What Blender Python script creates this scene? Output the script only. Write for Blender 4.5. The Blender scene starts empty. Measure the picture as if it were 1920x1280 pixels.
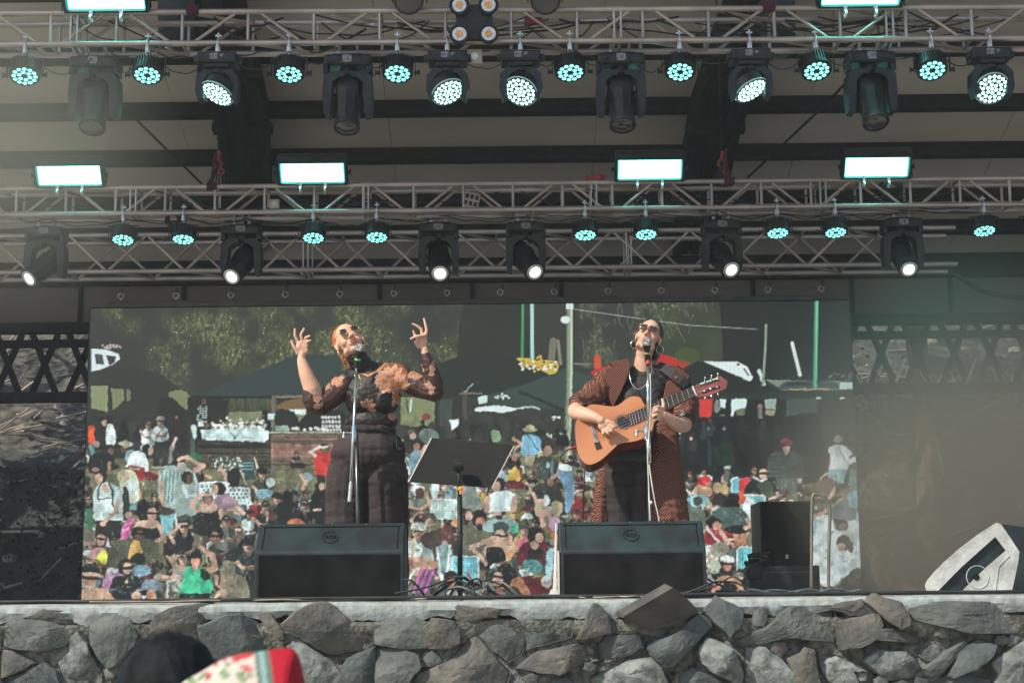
SMOKE = True; HAZE = 0.0022
import bpy, bmesh, math, random
import numpy as np
from mathutils import Vector, Matrix, noise
random.seed(7); np.random.seed(7)
SC = bpy.context.scene
COL = SC.collection
R = math.radians
PI = math.pi
# ------------------------------------------------------------------ camera
F = 3040.0; PITCH = R(9.26); ROLL = R(0.6)
CAM = Vector((0.0, 0.0, 1.46))
_F = Vector((0, math.cos(PITCH), math.sin(PITCH)))
_R0 = Vector((1, 0, 0)); _U0 = Vector((0, -math.sin(PITCH), math.cos(PITCH)))
_R = _R0*math.cos(ROLL) - _U0*math.sin(ROLL)
_U = _R0*math.sin(ROLL) + _U0*math.cos(ROLL)
def P(px, py, Y):
    d = _F + _R*((px-960)/F) + _U*((640-py)/F)
    return CAM + d*(Y/d.y)
def PX(v):
    d = Vector(v)-CAM; k = d.dot(_F)
    return 960+F*d.dot(_R)/k, 640-F*d.dot(_U)/k
cd = bpy.data.cameras.new('camera'); cam = bpy.data.objects.new('camera', cd); COL.objects.link(cam)
cd.sensor_width = 36; cd.lens = F/1920*36; cd.clip_end = 400; cd.clip_start = .1
cam.matrix_world = Matrix(((_R.x, _U.x, -_F.x, CAM.x), (_R.y, _U.y, -_F.y, CAM.y), (_R.z, _U.z, -_F.z, CAM.z), (0, 0, 0, 1)))
cd.dof.use_dof = True; cd.dof.focus_distance = 11.6; cd.dof.aperture_fstop = 7.5
SC.camera = cam
# ------------------------------------------------------------------ light
L = Vector((-.60, -.46, .70)).normalized()
sd = bpy.data.lights.new('sun', 'SUN'); sd.energy = 4.9; sd.angle = R(.5); sd.color = (1, .92, .80)
sun = bpy.data.objects.new('sun', sd); COL.objects.link(sun)
sun.rotation_euler = L.to_track_quat('Z', 'Y').to_euler(); sun.location = (-8, -6, 14)
W = bpy.data.worlds.new("World"); SC.world = W; W.use_nodes = True
nt = W.node_tree; sk = nt.nodes.new('ShaderNodeTexSky'); sk.sky_type = 'NISHITA'; sk.sun_disc = False
sk.sun_elevation = math.asin(L.z); sk.sun_rotation = math.atan2(L.x, L.y)
bg = nt.nodes['Background']; nt.links.new(sk.outputs[0], bg.inputs[0]); bg.inputs[1].default_value = .15
SC.view_settings.view_transform = 'Standard'; SC.view_settings.look = 'None'
SC.view_settings.exposure = 0.40; SC.view_settings.gamma = 1; SC.view_settings.use_curve_mapping = False
SC.cycles.max_bounces = 6; SC.cycles.diffuse_bounces = 4; SC.cycles.glossy_bounces = 3
SC.cycles.use_denoising = True; SC.cycles.volume_step_rate = 1.0; SC.cycles.volume_max_steps = 128; SC.cycles.sample_clamp_indirect = 4.0
# ------------------------------------------------------------------ materials
def lin(c):
    return tuple((x/255/12.92 if x/255 <= .04045 else ((x/255+.055)/1.055)**2.4) for x in c)
def mat(name, col, rough=.6, metal=0, var=.12, vs=6.0, bump=.0, bs=40.0, col2=None, coat=0, spec=.5, stretch=None, world=False):
    m = bpy.data.materials.new(name); m.use_nodes = True
    t = m.node_tree; N = t.nodes; K = t.links; b = N['Principled BSDF']
    b.inputs['Roughness'].default_value = rough; b.inputs['Metallic'].default_value = metal
    b.inputs['Coat Weight'].default_value = coat; b.inputs['Specular IOR Level'].default_value = spec
    tc = N.new('ShaderNodeTexCoord'); co = tc.outputs['Object']
    if stretch:
        mp = N.new('ShaderNodeMapping'); mp.inputs['Scale'].default_value = stretch; K.new(co, mp.inputs[0]); co = mp.outputs[0]
    nz = N.new('ShaderNodeTexNoise'); nz.inputs['Scale'].default_value = vs; nz.inputs['Detail'].default_value = 6; K.new(co, nz.inputs['Vector'])
    mx = N.new('ShaderNodeMix'); mx.data_type = 'RGBA'
    c2 = col2 if col2 else tuple(max(0, x*(1-var*2.2)) for x in col)
    c1 = tuple(min(1, x*(1+var)) for x in col)
    cr = N.new('ShaderNodeValToRGB'); cr.color_ramp.elements[0].position = .35; cr.color_ramp.elements[1].position = .65
    K.new(nz.outputs[0], cr.inputs[0]); K.new(cr.outputs[0], mx.inputs[0])
    mx.inputs[6].default_value = (*c2, 1); mx.inputs[7].default_value = (*c1, 1)
    K.new(mx.outputs[2], b.inputs['Base Color'])
    if bump:
        n2 = N.new('ShaderNodeTexNoise'); n2.inputs['Scale'].default_value = bs; n2.inputs['Detail'].default_value = 5; K.new(co, n2.inputs['Vector'])
        bp = N.new('ShaderNodeBump'); bp.inputs['Strength'].default_value = bump; bp.inputs['Distance'].default_value = .02
        K.new(n2.outputs[0], bp.inputs['Height']); K.new(bp.outputs[0], b.inputs['Normal'])
    return m
def emis(name, col, s, rough=.4):
    m = bpy.data.materials.new(name); m.use_nodes = True; b = m.node_tree.nodes['Principled BSDF']
    b.inputs['Base Color'].default_value = (.1, .1, .1, 1); b.inputs['Roughness'].default_value = rough
    b.inputs['Emission Color'].default_value = (*col, 1); b.inputs['Emission Strength'].default_value = s
    return m
def vcmat(name, rough=.8, bump=0, bs=60, emit=0, scale=1.0, spec=.3, sheen=0):
    m = bpy.data.materials.new(name); m.use_nodes = True; t = m.node_tree; N = t.nodes; K = t.links; b = N['Principled BSDF']
    a = N.new('ShaderNodeAttribute'); a.attribute_name = 'col'
    b.inputs['Roughness'].default_value = rough; b.inputs['Specular IOR Level'].default_value = spec
    if emit:
        b.inputs['Base Color'].default_value = (.02, .02, .02, 1)
        K.new(a.outputs['Color'], b.inputs['Emission Color']); b.inputs['Emission Strength'].default_value = emit
    else:
        K.new(a.outputs['Color'], b.inputs['Base Color'])
    if bump:
        n2 = N.new('ShaderNodeTexNoise'); n2.inputs['Scale'].default_value = bs; n2.inputs['Detail'].default_value = 5
        tc = N.new('ShaderNodeTexCoord'); K.new(tc.outputs['Object'], n2.inputs['Vector'])
        bp = N.new('ShaderNodeBump'); bp.inputs['Strength'].default_value = bump; bp.inputs['Distance'].default_value = .01
        K.new(n2.outputs[0], bp.inputs['Height']); K.new(bp.outputs[0], b.inputs['Normal'])
    return m
# ------------------------------------------------------------------ geometry helpers
def basis(ax):
    ax = Vector(ax).normalized(); h = Vector((0, 0, 1)) if abs(ax.z) < .9 else Vector((1, 0, 0))
    u = ax.cross(h).normalized(); return u, ax.cross(u).normalized(), ax
class MB:
    def __init__(s, k=1.0): s.k = k; s.v = []; s.f = []; s.mi = []; s.cur = 0
    def add(s, vs, fs):
        o = len(s.v); s.v += [Vector(v) for v in vs]; s.f += [tuple(i+o for i in f) for f in fs]; s.mi += [s.cur]*len(fs); return s
    def box(s, c, d, rot=None, bev=0):
        c = Vector(c); x, y, z = d[0]/2, d[1]/2, d[2]/2
        if bev:
            b = min(bev, x*.9, y*.9, z*.9); pts = []
            bm = bmesh.new(); bmesh.ops.create_cube(bm, size=1)
            for v in bm.verts: v.co = Vector((v.co.x*2*x, v.co.y*2*y, v.co.z*2*z))
            bmesh.ops.bevel(bm, geom=bm.edges[:], offset=b, segments=2, profile=.5, affect='EDGES')
            bm.verts.index_update()
            vs = [v.co.copy() for v in bm.verts]; fs = [tuple(v.index for v in f.verts) for f in bm.faces]; bm.free()
        else:
            vs = [Vector((i*x, j*y, k*z)) for i in (-1, 1) for j in (-1, 1) for k in (-1, 1)]
            fs = [(0, 1, 3, 2), (4, 6, 7, 5), (0, 4, 5, 1), (2, 3, 7, 6), (0, 2, 6, 4), (1, 5, 7, 3)]
        if rot is not None: vs = [rot @ v for v in vs]
        return s.add([v+c for v in vs], fs)
    def cyl(s, p0, p1, r0, r1=None, n=12, cap=True):
        p0 = Vector(p0); p1 = Vector(p1); r1 = (r0 if r1 is None else r1)*s.k; r0 = r0*s.k; u, w, a = basis(p1-p0)
        vs = []
        for p, r in ((p0, r0), (p1, r1)):
            for i in range(n):
                t = 2*PI*i/n; vs.append(p+u*(r*math.cos(t))+w*(r*math.sin(t)))
        fs = [(i, (i+1) % n, n+(i+1) % n, n+i) for i in range(n)]
        if cap: fs += [tuple(range(n-1, -1, -1)), tuple(range(n, 2*n))]
        return s.add(vs, fs)
    def tube(s, pts, r, n=6, smooth=0, cap=True):
        pts = [Vector(p) for p in pts]
        rs = list(r) if isinstance(r, (list, tuple)) else [r]*len(pts)
        if smooth:
            pts, rs = crom(pts, smooth, rs)
        vs = []; u = None
        for i, p in enumerate(pts):
            d = (pts[min(i+1, len(pts)-1)]-pts[max(i-1, 0)]).normalized()
            if u is None: u, w, _ = basis(d)
            else:
                u = (u-d*u.dot(d)).normalized(); w = d.cross(u)
            for k in range(n):
                t = 2*PI*k/n; vs.append(p+(u*math.cos(t)+w*math.sin(t))*rs[i])
        m = len(pts); fs = [(i*n+k, i*n+(k+1) % n, (i+1)*n+(k+1) % n, (i+1)*n+k) for i in range(m-1) for k in range(n)]
        if cap: fs += [tuple(range(n-1, -1, -1)), tuple(range((m-1)*n, m*n))]
        return s.add(vs, fs)
    def sph(s, c, r, n=12, rot=None):
        c = Vector(c); r = Vector(r) if hasattr(r, '__len__') else Vector((r, r, r)); r = r*s.k; h = n//2; vs = []
        for j in range(1, h):
            ph = PI*j/h
            for i in range(n):
                t = 2*PI*i/n; vs.append(Vector((r.x*math.sin(ph)*math.cos(t), r.y*math.sin(ph)*math.sin(t), r.z*math.cos(ph))))
        vs += [Vector((0, 0, r.z)), Vector((0, 0, -r.z))]
        fs = [(j*n+i, (j+1)*n+i, (j+1)*n+(i+1) % n, j*n+(i+1) % n) for j in range(h-2) for i in range(n)]
        T = len(vs)-2; fs += [(T, i, (i+1) % n) for i in range(n)] + [(T+1, (h-2)*n+(i+1) % n, (h-2)*n+i) for i in range(n)]
        if rot is not None: vs = [rot @ v for v in vs]
        return s.add([v+c for v in vs], fs)
    def chain(s, pts, rs, n=12):
        for i, p in enumerate(pts):
            s.sph(p, rs[i], n)
            if i: s.cyl(pts[i-1], p, rs[i-1], rs[i], n)
        return s
    def prism(s, front, back):
        n = len(front); fs = [tuple(range(n)), tuple(range(2*n-1, n-1, -1))]+[(i, n+i, n+(i+1) % n, (i+1) % n) for i in range(n)]
        return s.add(list(front)+list(back), fs)
    def torus(s, c, ax, Rr, r, n=20, m=6):
        c = Vector(c); u, w, a = basis(ax)
        vs = [c+(u*math.cos(2*PI*i/n)+w*math.sin(2*PI*i/n))*(Rr+r*math.cos(2*PI*k/m))+a*(r*math.sin(2*PI*k/m)) for i in range(n) for k in range(m)]
        fs = [(i*m+k, ((i+1) % n)*m+k, ((i+1) % n)*m+(k+1) % m, i*m+(k+1) % m) for i in range(n) for k in range(m)]
        return s.add(vs, fs)
    def xf(s, M):
        s.v = [M @ v for v in s.v]; return s
    def build(s, name, mats, parent=None, smooth=False, angle=None, loc=None):
        me = bpy.data.meshes.new(name)
        org = Vector(loc) if loc is not None else Vector((0, 0, 0))
        me.from_pydata([v-org for v in s.v], [], s.f)
        ms = mats if isinstance(mats, (list, tuple)) else [mats]
        for m in ms: me.materials.append(m)
        if len(ms) > 1: me.polygons.foreach_set('material_index', s.mi)
        if smooth: me.polygons.foreach_set('use_smooth', [True]*len(me.polygons))
        if angle: me.set_sharp_from_angle(angle=R(angle))
        me.update(); bm = bmesh.new(); bm.from_mesh(me); bmesh.ops.recalc_face_normals(bm, faces=bm.faces); bm.to_mesh(me); bm.free()
        o = bpy.data.objects.new(name, me); COL.objects.link(o)
        if parent is not None: o.parent = parent
        else: o.location = org
        return o
def crom(pts, k, rs=None):
    out = []; ro = []; n = len(pts); rs = rs or [0]*n
    for i in range(n-1):
        a, b, c, d = pts[max(i-1, 0)], pts[i], pts[i+1], pts[min(i+2, n-1)]
        for j in range(k):
            t = j/k; out.append(.5*((2*b)+(c-a)*t+(2*a-5*b+4*c-d)*t*t+(3*b-a-3*c+d)*t**3)); ro.append(rs[i]*(1-t)+rs[i+1]*t)
    out.append(pts[-1]); ro.append(rs[-1]); return out, ro
def tag(o, label=None, cat=None, group=None, kind=None):
    if label: o['label'] = label
    if cat: o['category'] = cat
    if group: o['group'] = group
    if kind: o['kind'] = kind
    return o
def empty(name, loc=(0, 0, 0), label=None, cat=None, group=None, rz=0):
    o = bpy.data.objects.new(name, None); COL.objects.link(o); o.location = loc; o.rotation_euler = (0, 0, rz); o.empty_display_size = .1
    return tag(o, label, cat, group)
def kids(o): return [c for c in bpy.data.objects if c.parent == o]
def copy_tree(o, parent=None):
    c = o.copy(); COL.objects.link(c); c.parent = parent
    for ch in kids(o): copy_tree(ch, c)
    return c
def shift(root, loc):   # move a root while its children keep their world place
    loc = Vector(loc); d = loc-root.location; root.location = loc
    for c in kids(root):
        c.data.transform(Matrix.Translation(-d)) if c.type == 'MESH' else None
        for g in kids(c):
            if g.type == 'MESH': g.data.transform(Matrix.Translation(-d))
    return root
def bake(o, mods):
    for k, kw in mods:
        m = o.modifiers.new(k, k)
        for a, b in kw.items(): setattr(m, a, b)
    dg = bpy.context.evaluated_depsgraph_get(); me = bpy.data.meshes.new_from_object(o.evaluated_get(dg))
    o.modifiers.clear(); old = o.data; o.data = me; bpy.data.meshes.remove(old); return o
def blob(mb, name, m, parent, vox=.006, smooth=4, fold=None, tri=None):
    """one continuous surface grown over the collected volumes (parent empties carry no rotation)"""
    o = mb.build(name, m)
    bake(o, [('REMESH', dict(mode='VOXEL', voxel_size=vox)), ('SMOOTH', dict(factor=.5, iterations=smooth))])
    me = o.data
    if fold:
        me.update(); n = len(me.vertices); co = np.empty(n*3, np.float32); me.vertices.foreach_get('co', co); co = co.reshape(-1, 3)
        no = np.array([v.normal[:] for v in me.vertices], np.float32)
        d = np.zeros(n, np.float32)
        for amp, sc, pw in fold:
            for i in range(n):
                p = co[i]; w = noise.noise(Vector((p[0]*sc[0], p[1]*sc[1], p[2]*sc[2])))
                d[i] += amp*((abs(w)*2-.4) if pw else w)
        co += no*d[:, None]; me.vertices.foreach_set('co', co.ravel()); me.update()
    me.polygons.foreach_set('use_smooth', [True]*len(me.polygons))
    if len(me.materials) == 0: me.materials.append(m)
    o.name = name
    if parent is not None:
        me.transform(Matrix.Translation(-parent.location)); o.parent = parent
    return o
def paint(o, fn, base=Vector((0, 0, 0))):
    me = o.data; a = me.color_attributes.new('col', 'FLOAT_COLOR', 'POINT'); n = len(me.vertices)
    co = np.empty(n*3, np.float32); me.vertices.foreach_get('co', co); co = co.reshape(-1, 3)+np.array(base, np.float32)
    c = np.ones((n, 4), np.float32); c[:, :3] = fn(co); a.data.foreach_set('color', c.ravel()); me.update(); return o
def npPX(co):
    d = co-np.array(CAM[:]); k = d@np.array(_F[:]); return 960+F*(d@np.array(_R[:]))/k, 640-F*(d@np.array(_U[:]))/k
def text(name, s, size, M, m, parent=None, ext=.001):
    cu = bpy.data.curves.new(name, 'FONT'); cu.body = s; cu.size = size; cu.extrude = ext; cu.align_x = 'CENTER'; cu.align_y = 'CENTER'
    t = bpy.data.objects.new('tmp', cu); COL.objects.link(t); dg = bpy.context.evaluated_depsgraph_get()
    me = bpy.data.meshes.new_from_object(t.evaluated_get(dg)); bpy.data.objects.remove(t); bpy.data.curves.remove(cu)
    me.transform(M); me.materials.clear(); me.materials.append(m); me.name = name
    o = bpy.data.objects.new(name, me); COL.objects.link(o)
    if parent is not None: o.parent = parent
    return o
STAGE_Z = 1.50
# ------------------------------------------------------------------ shared materials
M = {}
M['alu'] = mat('aluminium', (.39, .34, .31), .42, .75, var=.12, vs=3, bump=.05, bs=60)
M['blackmetal'] = mat('black metal', (.010, .014, .015), .5, .1, var=.3, vs=20, spec=.35)
M['blackplastic'] = mat('black plastic', (.008, .012, .013), .45, 0, var=.4, vs=14, bump=.1, bs=90, spec=.35)
M['finmetal'] = mat('dark heat sink metal', (.02, .026, .027), .4, .4)
M['cable'] = mat('black rubber cable', (.010, .014, .015), .6, var=.2)
M['steelclamp'] = mat('zinc steel', (.5, .5, .48), .35, .85, var=.2, vs=30)
M['ceil'] = mat('ply ceiling', (.52, .49, .44), .85, var=.09, vs=.7, bump=.15, bs=5, stretch=(.6, 1, 1))
M['timber'] = mat('dark stained timber', (.016, .017, .020), .8, var=.2, vs=2, bump=.08, bs=8, spec=.2, stretch=(6, 1, 6))
M['fascia'] = mat('brown fascia board', (.105, .088, .082), .8, var=.1, vs=1.2)
M['cyanled'] = emis('cyan led', (.30, 1.0, .93), 1.35)
M['whiteled'] = emis('white cyan led', (.50, 1.0, .95), 2.6)
M['panel_light'] = emis('strobe face', (.20, 1.0, .92), 20.0)
M['panel_rim'] = emis('strobe rim glow', (.02, .75, .68), 1.0)
M['lampwhite'] = emis('spot lens lit', (.80, 1.0, .93), 2.2)
M['warm'] = mat('amber lamp glass', (.75, .36, .08), .3, var=.2, vs=60)
M['silver'] = mat('silver reflector', (.62, .58, .52), .3, .6, var=.1, vs=40)
M['glassdark'] = mat('dark lens', (.012, .014, .016), .08, var=.2, coat=1)
M['lcd'] = mat('grey display', (.16, .15, .14), .2, var=.35, vs=40, coat=.5)
M['sling'] = mat('magenta sling', (.05, .006, .022), .9)
M['redhook'] = mat('red paint', (.25, .012, .02), .5)
M['beige'] = mat('beige plastic box', (.42, .36, .30), .6)
M['concrete'] = mat('worn concrete coping', (.26, .30, .29), .9, var=.16, vs=16, col2=(.21, .225, .21), bump=.5, bs=30)
M['stage'] = mat('stage boards', (.38, .36, .33), .7, var=.2, vs=5, bump=.2, bs=20)
M['mortar'] = mat('mortar and soil', (.13, .13, .11), .95, var=.5, vs=22, bump=1.0, bs=45, col2=(.05, .05, .044))
# ------------------------------------------------------------------ ground
g = MB(); g.add([(-150, -60, 0), (150, -60, 0), (150, 200, 0), (-150, 200, 0)], [(0, 1, 2, 3)])
tag(g.build('ground', mat('dry grass ground', (.32, .29, .22), .95, var=.25, vs=2, bump=.3, bs=20)), kind='structure')
# ------------------------------------------------------------------ stage platform
ST_Y = 9.32
st = empty('stage_platform', (0, ST_Y+.2, 0), 'raised dark stage floor with pale worn concrete front edge above the rubble wall', 'stage')
o = MB().box((0, (ST_Y+.36+20.4)/2-.0, STAGE_Z-.06), (24, 20.4-ST_Y-.36, .12)).build('deck', M['stage'], None)
o.parent = st; o.data.transform(Matrix.Translation(-st.location))
cop = MB(); nx = 420; prof = []
for i in range(nx+1):
    x = -7+14*i/nx
    n1 = noise.noise(Vector((x*1.3, 0, 0)))*.012+noise.noise(Vector((x*7, 2, 0)))*.006
    dep = .098+.045*noise.noise(Vector((x*2.1, 5, 0)))+.045*noise.noise(Vector((x*8, 5, 0)))+.02*noise.noise(Vector((x*25, 5, 0)))
    fr = ST_Y-.0+.012*noise.noise(Vector((x*5, 9, 0)))
    top = STAGE_Z-.004+n1*.5
    prof.append([(x, fr+.37, top), (x, fr+.10, top), (x, fr+.03, top-.006), (x, fr+.006+.004*noise.noise(Vector((x*22, 1, 0))), top-.022), (x, fr, top-.05),
                 (x, fr+.008+.006*noise.noise(Vector((x*18, 3, 0))), top-dep*.7), (x, fr+.02, top-dep), (x, fr+.08, top-dep-.01), (x, fr+.37, top-dep-.01)])
k = len(prof[0]); vs = [p for r in prof for p in r]
cop.add(vs, [(i*k+j, (i+1)*k+j, (i+1)*k+j+1, i*k+j+1) for i in range(nx) for j in range(k-1)])
o = cop.build('coping', M['concrete'], None, smooth=True, angle=35); o.parent = st; o.data.transform(Matrix.Translation(-st.location))
# ------------------------------------------------------------------ rubble retaining wall
RW = empty('stone_wall', (0, ST_Y+.1, 0), 'rubble retaining wall of large angular grey stones set in mortar under the stage edge', 'wall')
nxw, nzw = 300, 60; vs = []
for i in range(nxw+1):
    for j in range(nzw+1):
        x = -7+14*i/nxw; z = -.02+(STAGE_Z-.1)*j/nzw
        y = ST_Y+.056-.045*min(1, max(0, (z-1.25)/.1))+.03*noise.noise(Vector((x*4, z*4, 1)))+.018*noise.noise(Vector((x*14, z*14, 1)))+.012*noise.noise(Vector((x*40, z*40, 1)))
        vs.append((x, y, z))
mm = MB(); mm.add(vs, [(i*(nzw+1)+j, (i+1)*(nzw+1)+j, (i+1)*(nzw+1)+j+1, i*(nzw+1)+j+1) for i in range(nxw) for j in range(nzw)])
o = mm.build('mortar', M['mortar'], None, smooth=True); o.parent = RW; o.data.transform(Matrix.Translation(-RW.location))
def stone_mat(name, c, c2, vs):
    m = mat(name, c, .88, var=.2, vs=vs, bump=.6, bs=26, col2=c2); return m
SM = [stone_mat('grey stone', (.094, .103, .093), (.052, .064, .061), 7), stone_mat('blue grey stone', (.064, .078, .076), (.036, .046, .047), 6),
      stone_mat('brown grey stone', (.106, .097, .083), (.055, .061, .057), 8), stone_mat('lichen stone', (.165, .185, .17), (.06, .075, .07), 16), stone_mat('dark slab', (.070, .062, .056), (.045, .042, .040), 7)]
STO = [  # traced outlines in photo pixels, material, push-out, tilt
 ([(0,1163),(45,1158),(75,1163),(130,1178),(138,1190),(120,1210),(70,1222),(10,1214),(0,1210)],0,.05),
 ([(45,1158),(80,1142),(125,1143),(165,1156),(170,1166),(155,1184),(125,1172)],2,.01),
 ([(163,1170),(190,1150),(222,1146),(240,1152),(256,1190),(248,1210),(215,1245),(200,1254),(185,1240),(168,1210)],0,.05),
 ([(130,1192),(143,1187),(158,1200),(168,1225),(185,1258),(186,1300),(120,1300),(108,1242),(128,1222)],3,.02),
 ([(0,1215),(20,1220),(62,1242),(40,1256),(0,1272)],2,.03),
 ([(0,1275),(40,1262),(80,1240),(100,1258),(112,1300),(0,1300)],1,.02),
 ([(279,1168),(290,1152),(330,1135),(392,1130),(390,1162),(366,1180),(320,1190),(280,1186)],2,.06),
 ([(196,1300),(225,1250),(262,1205),(300,1190),(350,1186),(372,1200),(340,1300)],2,.01),
 ([(372,1176),(420,1155),(450,1150),(480,1168),(520,1196),(527,1215),(520,1260),(430,1300),(385,1260)],1,.04),
 ([(480,1150),(505,1147),(530,1180),(533,1196),(525,1200),(500,1178)],2,.03),
 ([(530,1170),(556,1145),(600,1128),(630,1138),(655,1160),(690,1175),(700,1200),(680,1220),(640,1226),(620,1230),(590,1214),(560,1195),(538,1186)],2,.07),
 ([(538,1214),(557,1195),(590,1220),(615,1236),(640,1262),(646,1300),(560,1300),(548,1235)],3,.03),
 ([(632,1262),(650,1236),(700,1212),(705,1250),(712,1300),(640,1300)],1,.02),
 ([(700,1180),(725,1162),(775,1153),(800,1168),(800,1215),(760,1216),(704,1208)],0,.05),
 ([(792,1178),(810,1158),(848,1163),(862,1178),(864,1204),(842,1217),(795,1216),(800,1196)],2,.08),
 ([(835,1137),(860,1134),(900,1138),(940,1140),(930,1158),(900,1160),(895,1169),(855,1163),(838,1152)],2,.05),
 ([(700,1214),(760,1216),(785,1230),(790,1250),(770,1272),(760,1300),(706,1300)],0,.05),
 ([(880,1200),(893,1190),(955,1262),(950,1270),(945,1300),(770,1300),(780,1262),(840,1240)],2,.06),
 ([(893,1168),(930,1160),(980,1165),(985,1200),(975,1228),(950,1240),(920,1215),(897,1192)],0,.02),
 ([(970,1252),(1010,1222),(1082,1206),(1100,1208),(1125,1236),(1080,1250),(1050,1264),(1010,1262)],2,.06),
 ([(1079,1198),(1085,1192),(1112,1130),(1120,1132),(1142,1152),(1147,1186),(1118,1194),(1094,1199)],2,.08),
 ([(985,1170),(1030,1165),(1072,1180),(1070,1195),(1030,1205),(990,1215)],0,.0),
 ([(1120,1212),(1135,1192),(1180,1190),(1200,1188),(1208,1214),(1170,1232),(1128,1242)],1,.03),
 ([(1110,1270),(1180,1236),(1230,1232),(1240,1232),(1245,1262),(1262,1300),(1105,1300)],3,.04),
 ([(1216,1210),(1228,1200),(1270,1185),(1310,1150),(1336,1164),(1338,1174),(1300,1212),(1262,1250),(1246,1252),(1222,1228)],1,.10),
 ([(1320,1145),(1345,1118),(1390,1138),(1396,1148),(1392,1170),(1368,1195),(1345,1170)],1,.09),
 ([(1310,1222),(1326,1193),(1375,1215),(1398,1262),(1396,1290),(1340,1262),(1318,1246)],3,.09),
 ([(1400,1215),(1436,1212),(1460,1230),(1490,1262),(1500,1300),(1402,1300)],3,.03),
 ([(1415,1150),(1426,1137),(1440,1140),(1435,1176),(1412,1172)],0,.04),
 ([(1385,1200),(1440,1175),(1480,1138),(1540,1135),(1565,1148),(1572,1170),(1570,1206),(1520,1200),(1480,1196),(1440,1205),(1390,1210)],0,.07),
 ([(1480,1236),(1500,1226),(1510,1214),(1530,1218),(1534,1250),(1545,1300),(1500,1300)],2,.05),
 ([(1570,1165),(1620,1155),(1650,1150),(1655,1168),(1640,1178),(1680,1178),(1740,1200),(1725,1206),(1640,1200),(1612,1215),(1582,1215)],2,.10),
 ([(1624,1128),(1645,1113),(1690,1130),(1705,1150),(1710,1168),(1690,1180),(1660,1162)],2,.11),
 ([(1568,1132),(1618,1121),(1622,1140),(1600,1146),(1560,1140)],2,.06),
 ([(1710,1140),(1760,1128),(1860,1128),(1915,1135),(1930,1150),(1930,1186),(1820,1186),(1780,1178),(1712,1160)],0,.10),
 ([(1540,1226),(1570,1230),(1610,1246),(1625,1258),(1600,1255),(1612,1285),(1580,1300),(1546,1262)],3,.04),
 ([(1622,1240),(1650,1218),(1700,1222),(1722,1240),(1740,1265),(1700,1275),(1668,1275)],3,.06),
 ([(1735,1252),(1770,1225),(1815,1200),(1825,1212),(1790,1235),(1768,1262),(1748,1268)],0,.07),
 ([(1780,1265),(1800,1225),(1838,1197),(1870,1210),(1860,1230),(1830,1255),(1790,1272)],1,.09),
 ([(1860,1242),(1920,1205),(1945,1205),(1945,1300),(1860,1300),(1872,1262)],3,.05),
 ([(1262,1265),(1300,1252),(1345,1270),(1400,1300),(1262,1300)],1,.02),
 ([(1745,1275),(1800,1262),(1860,1272),(1855,1300),(1750,1300)],1,.03),
]
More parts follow.
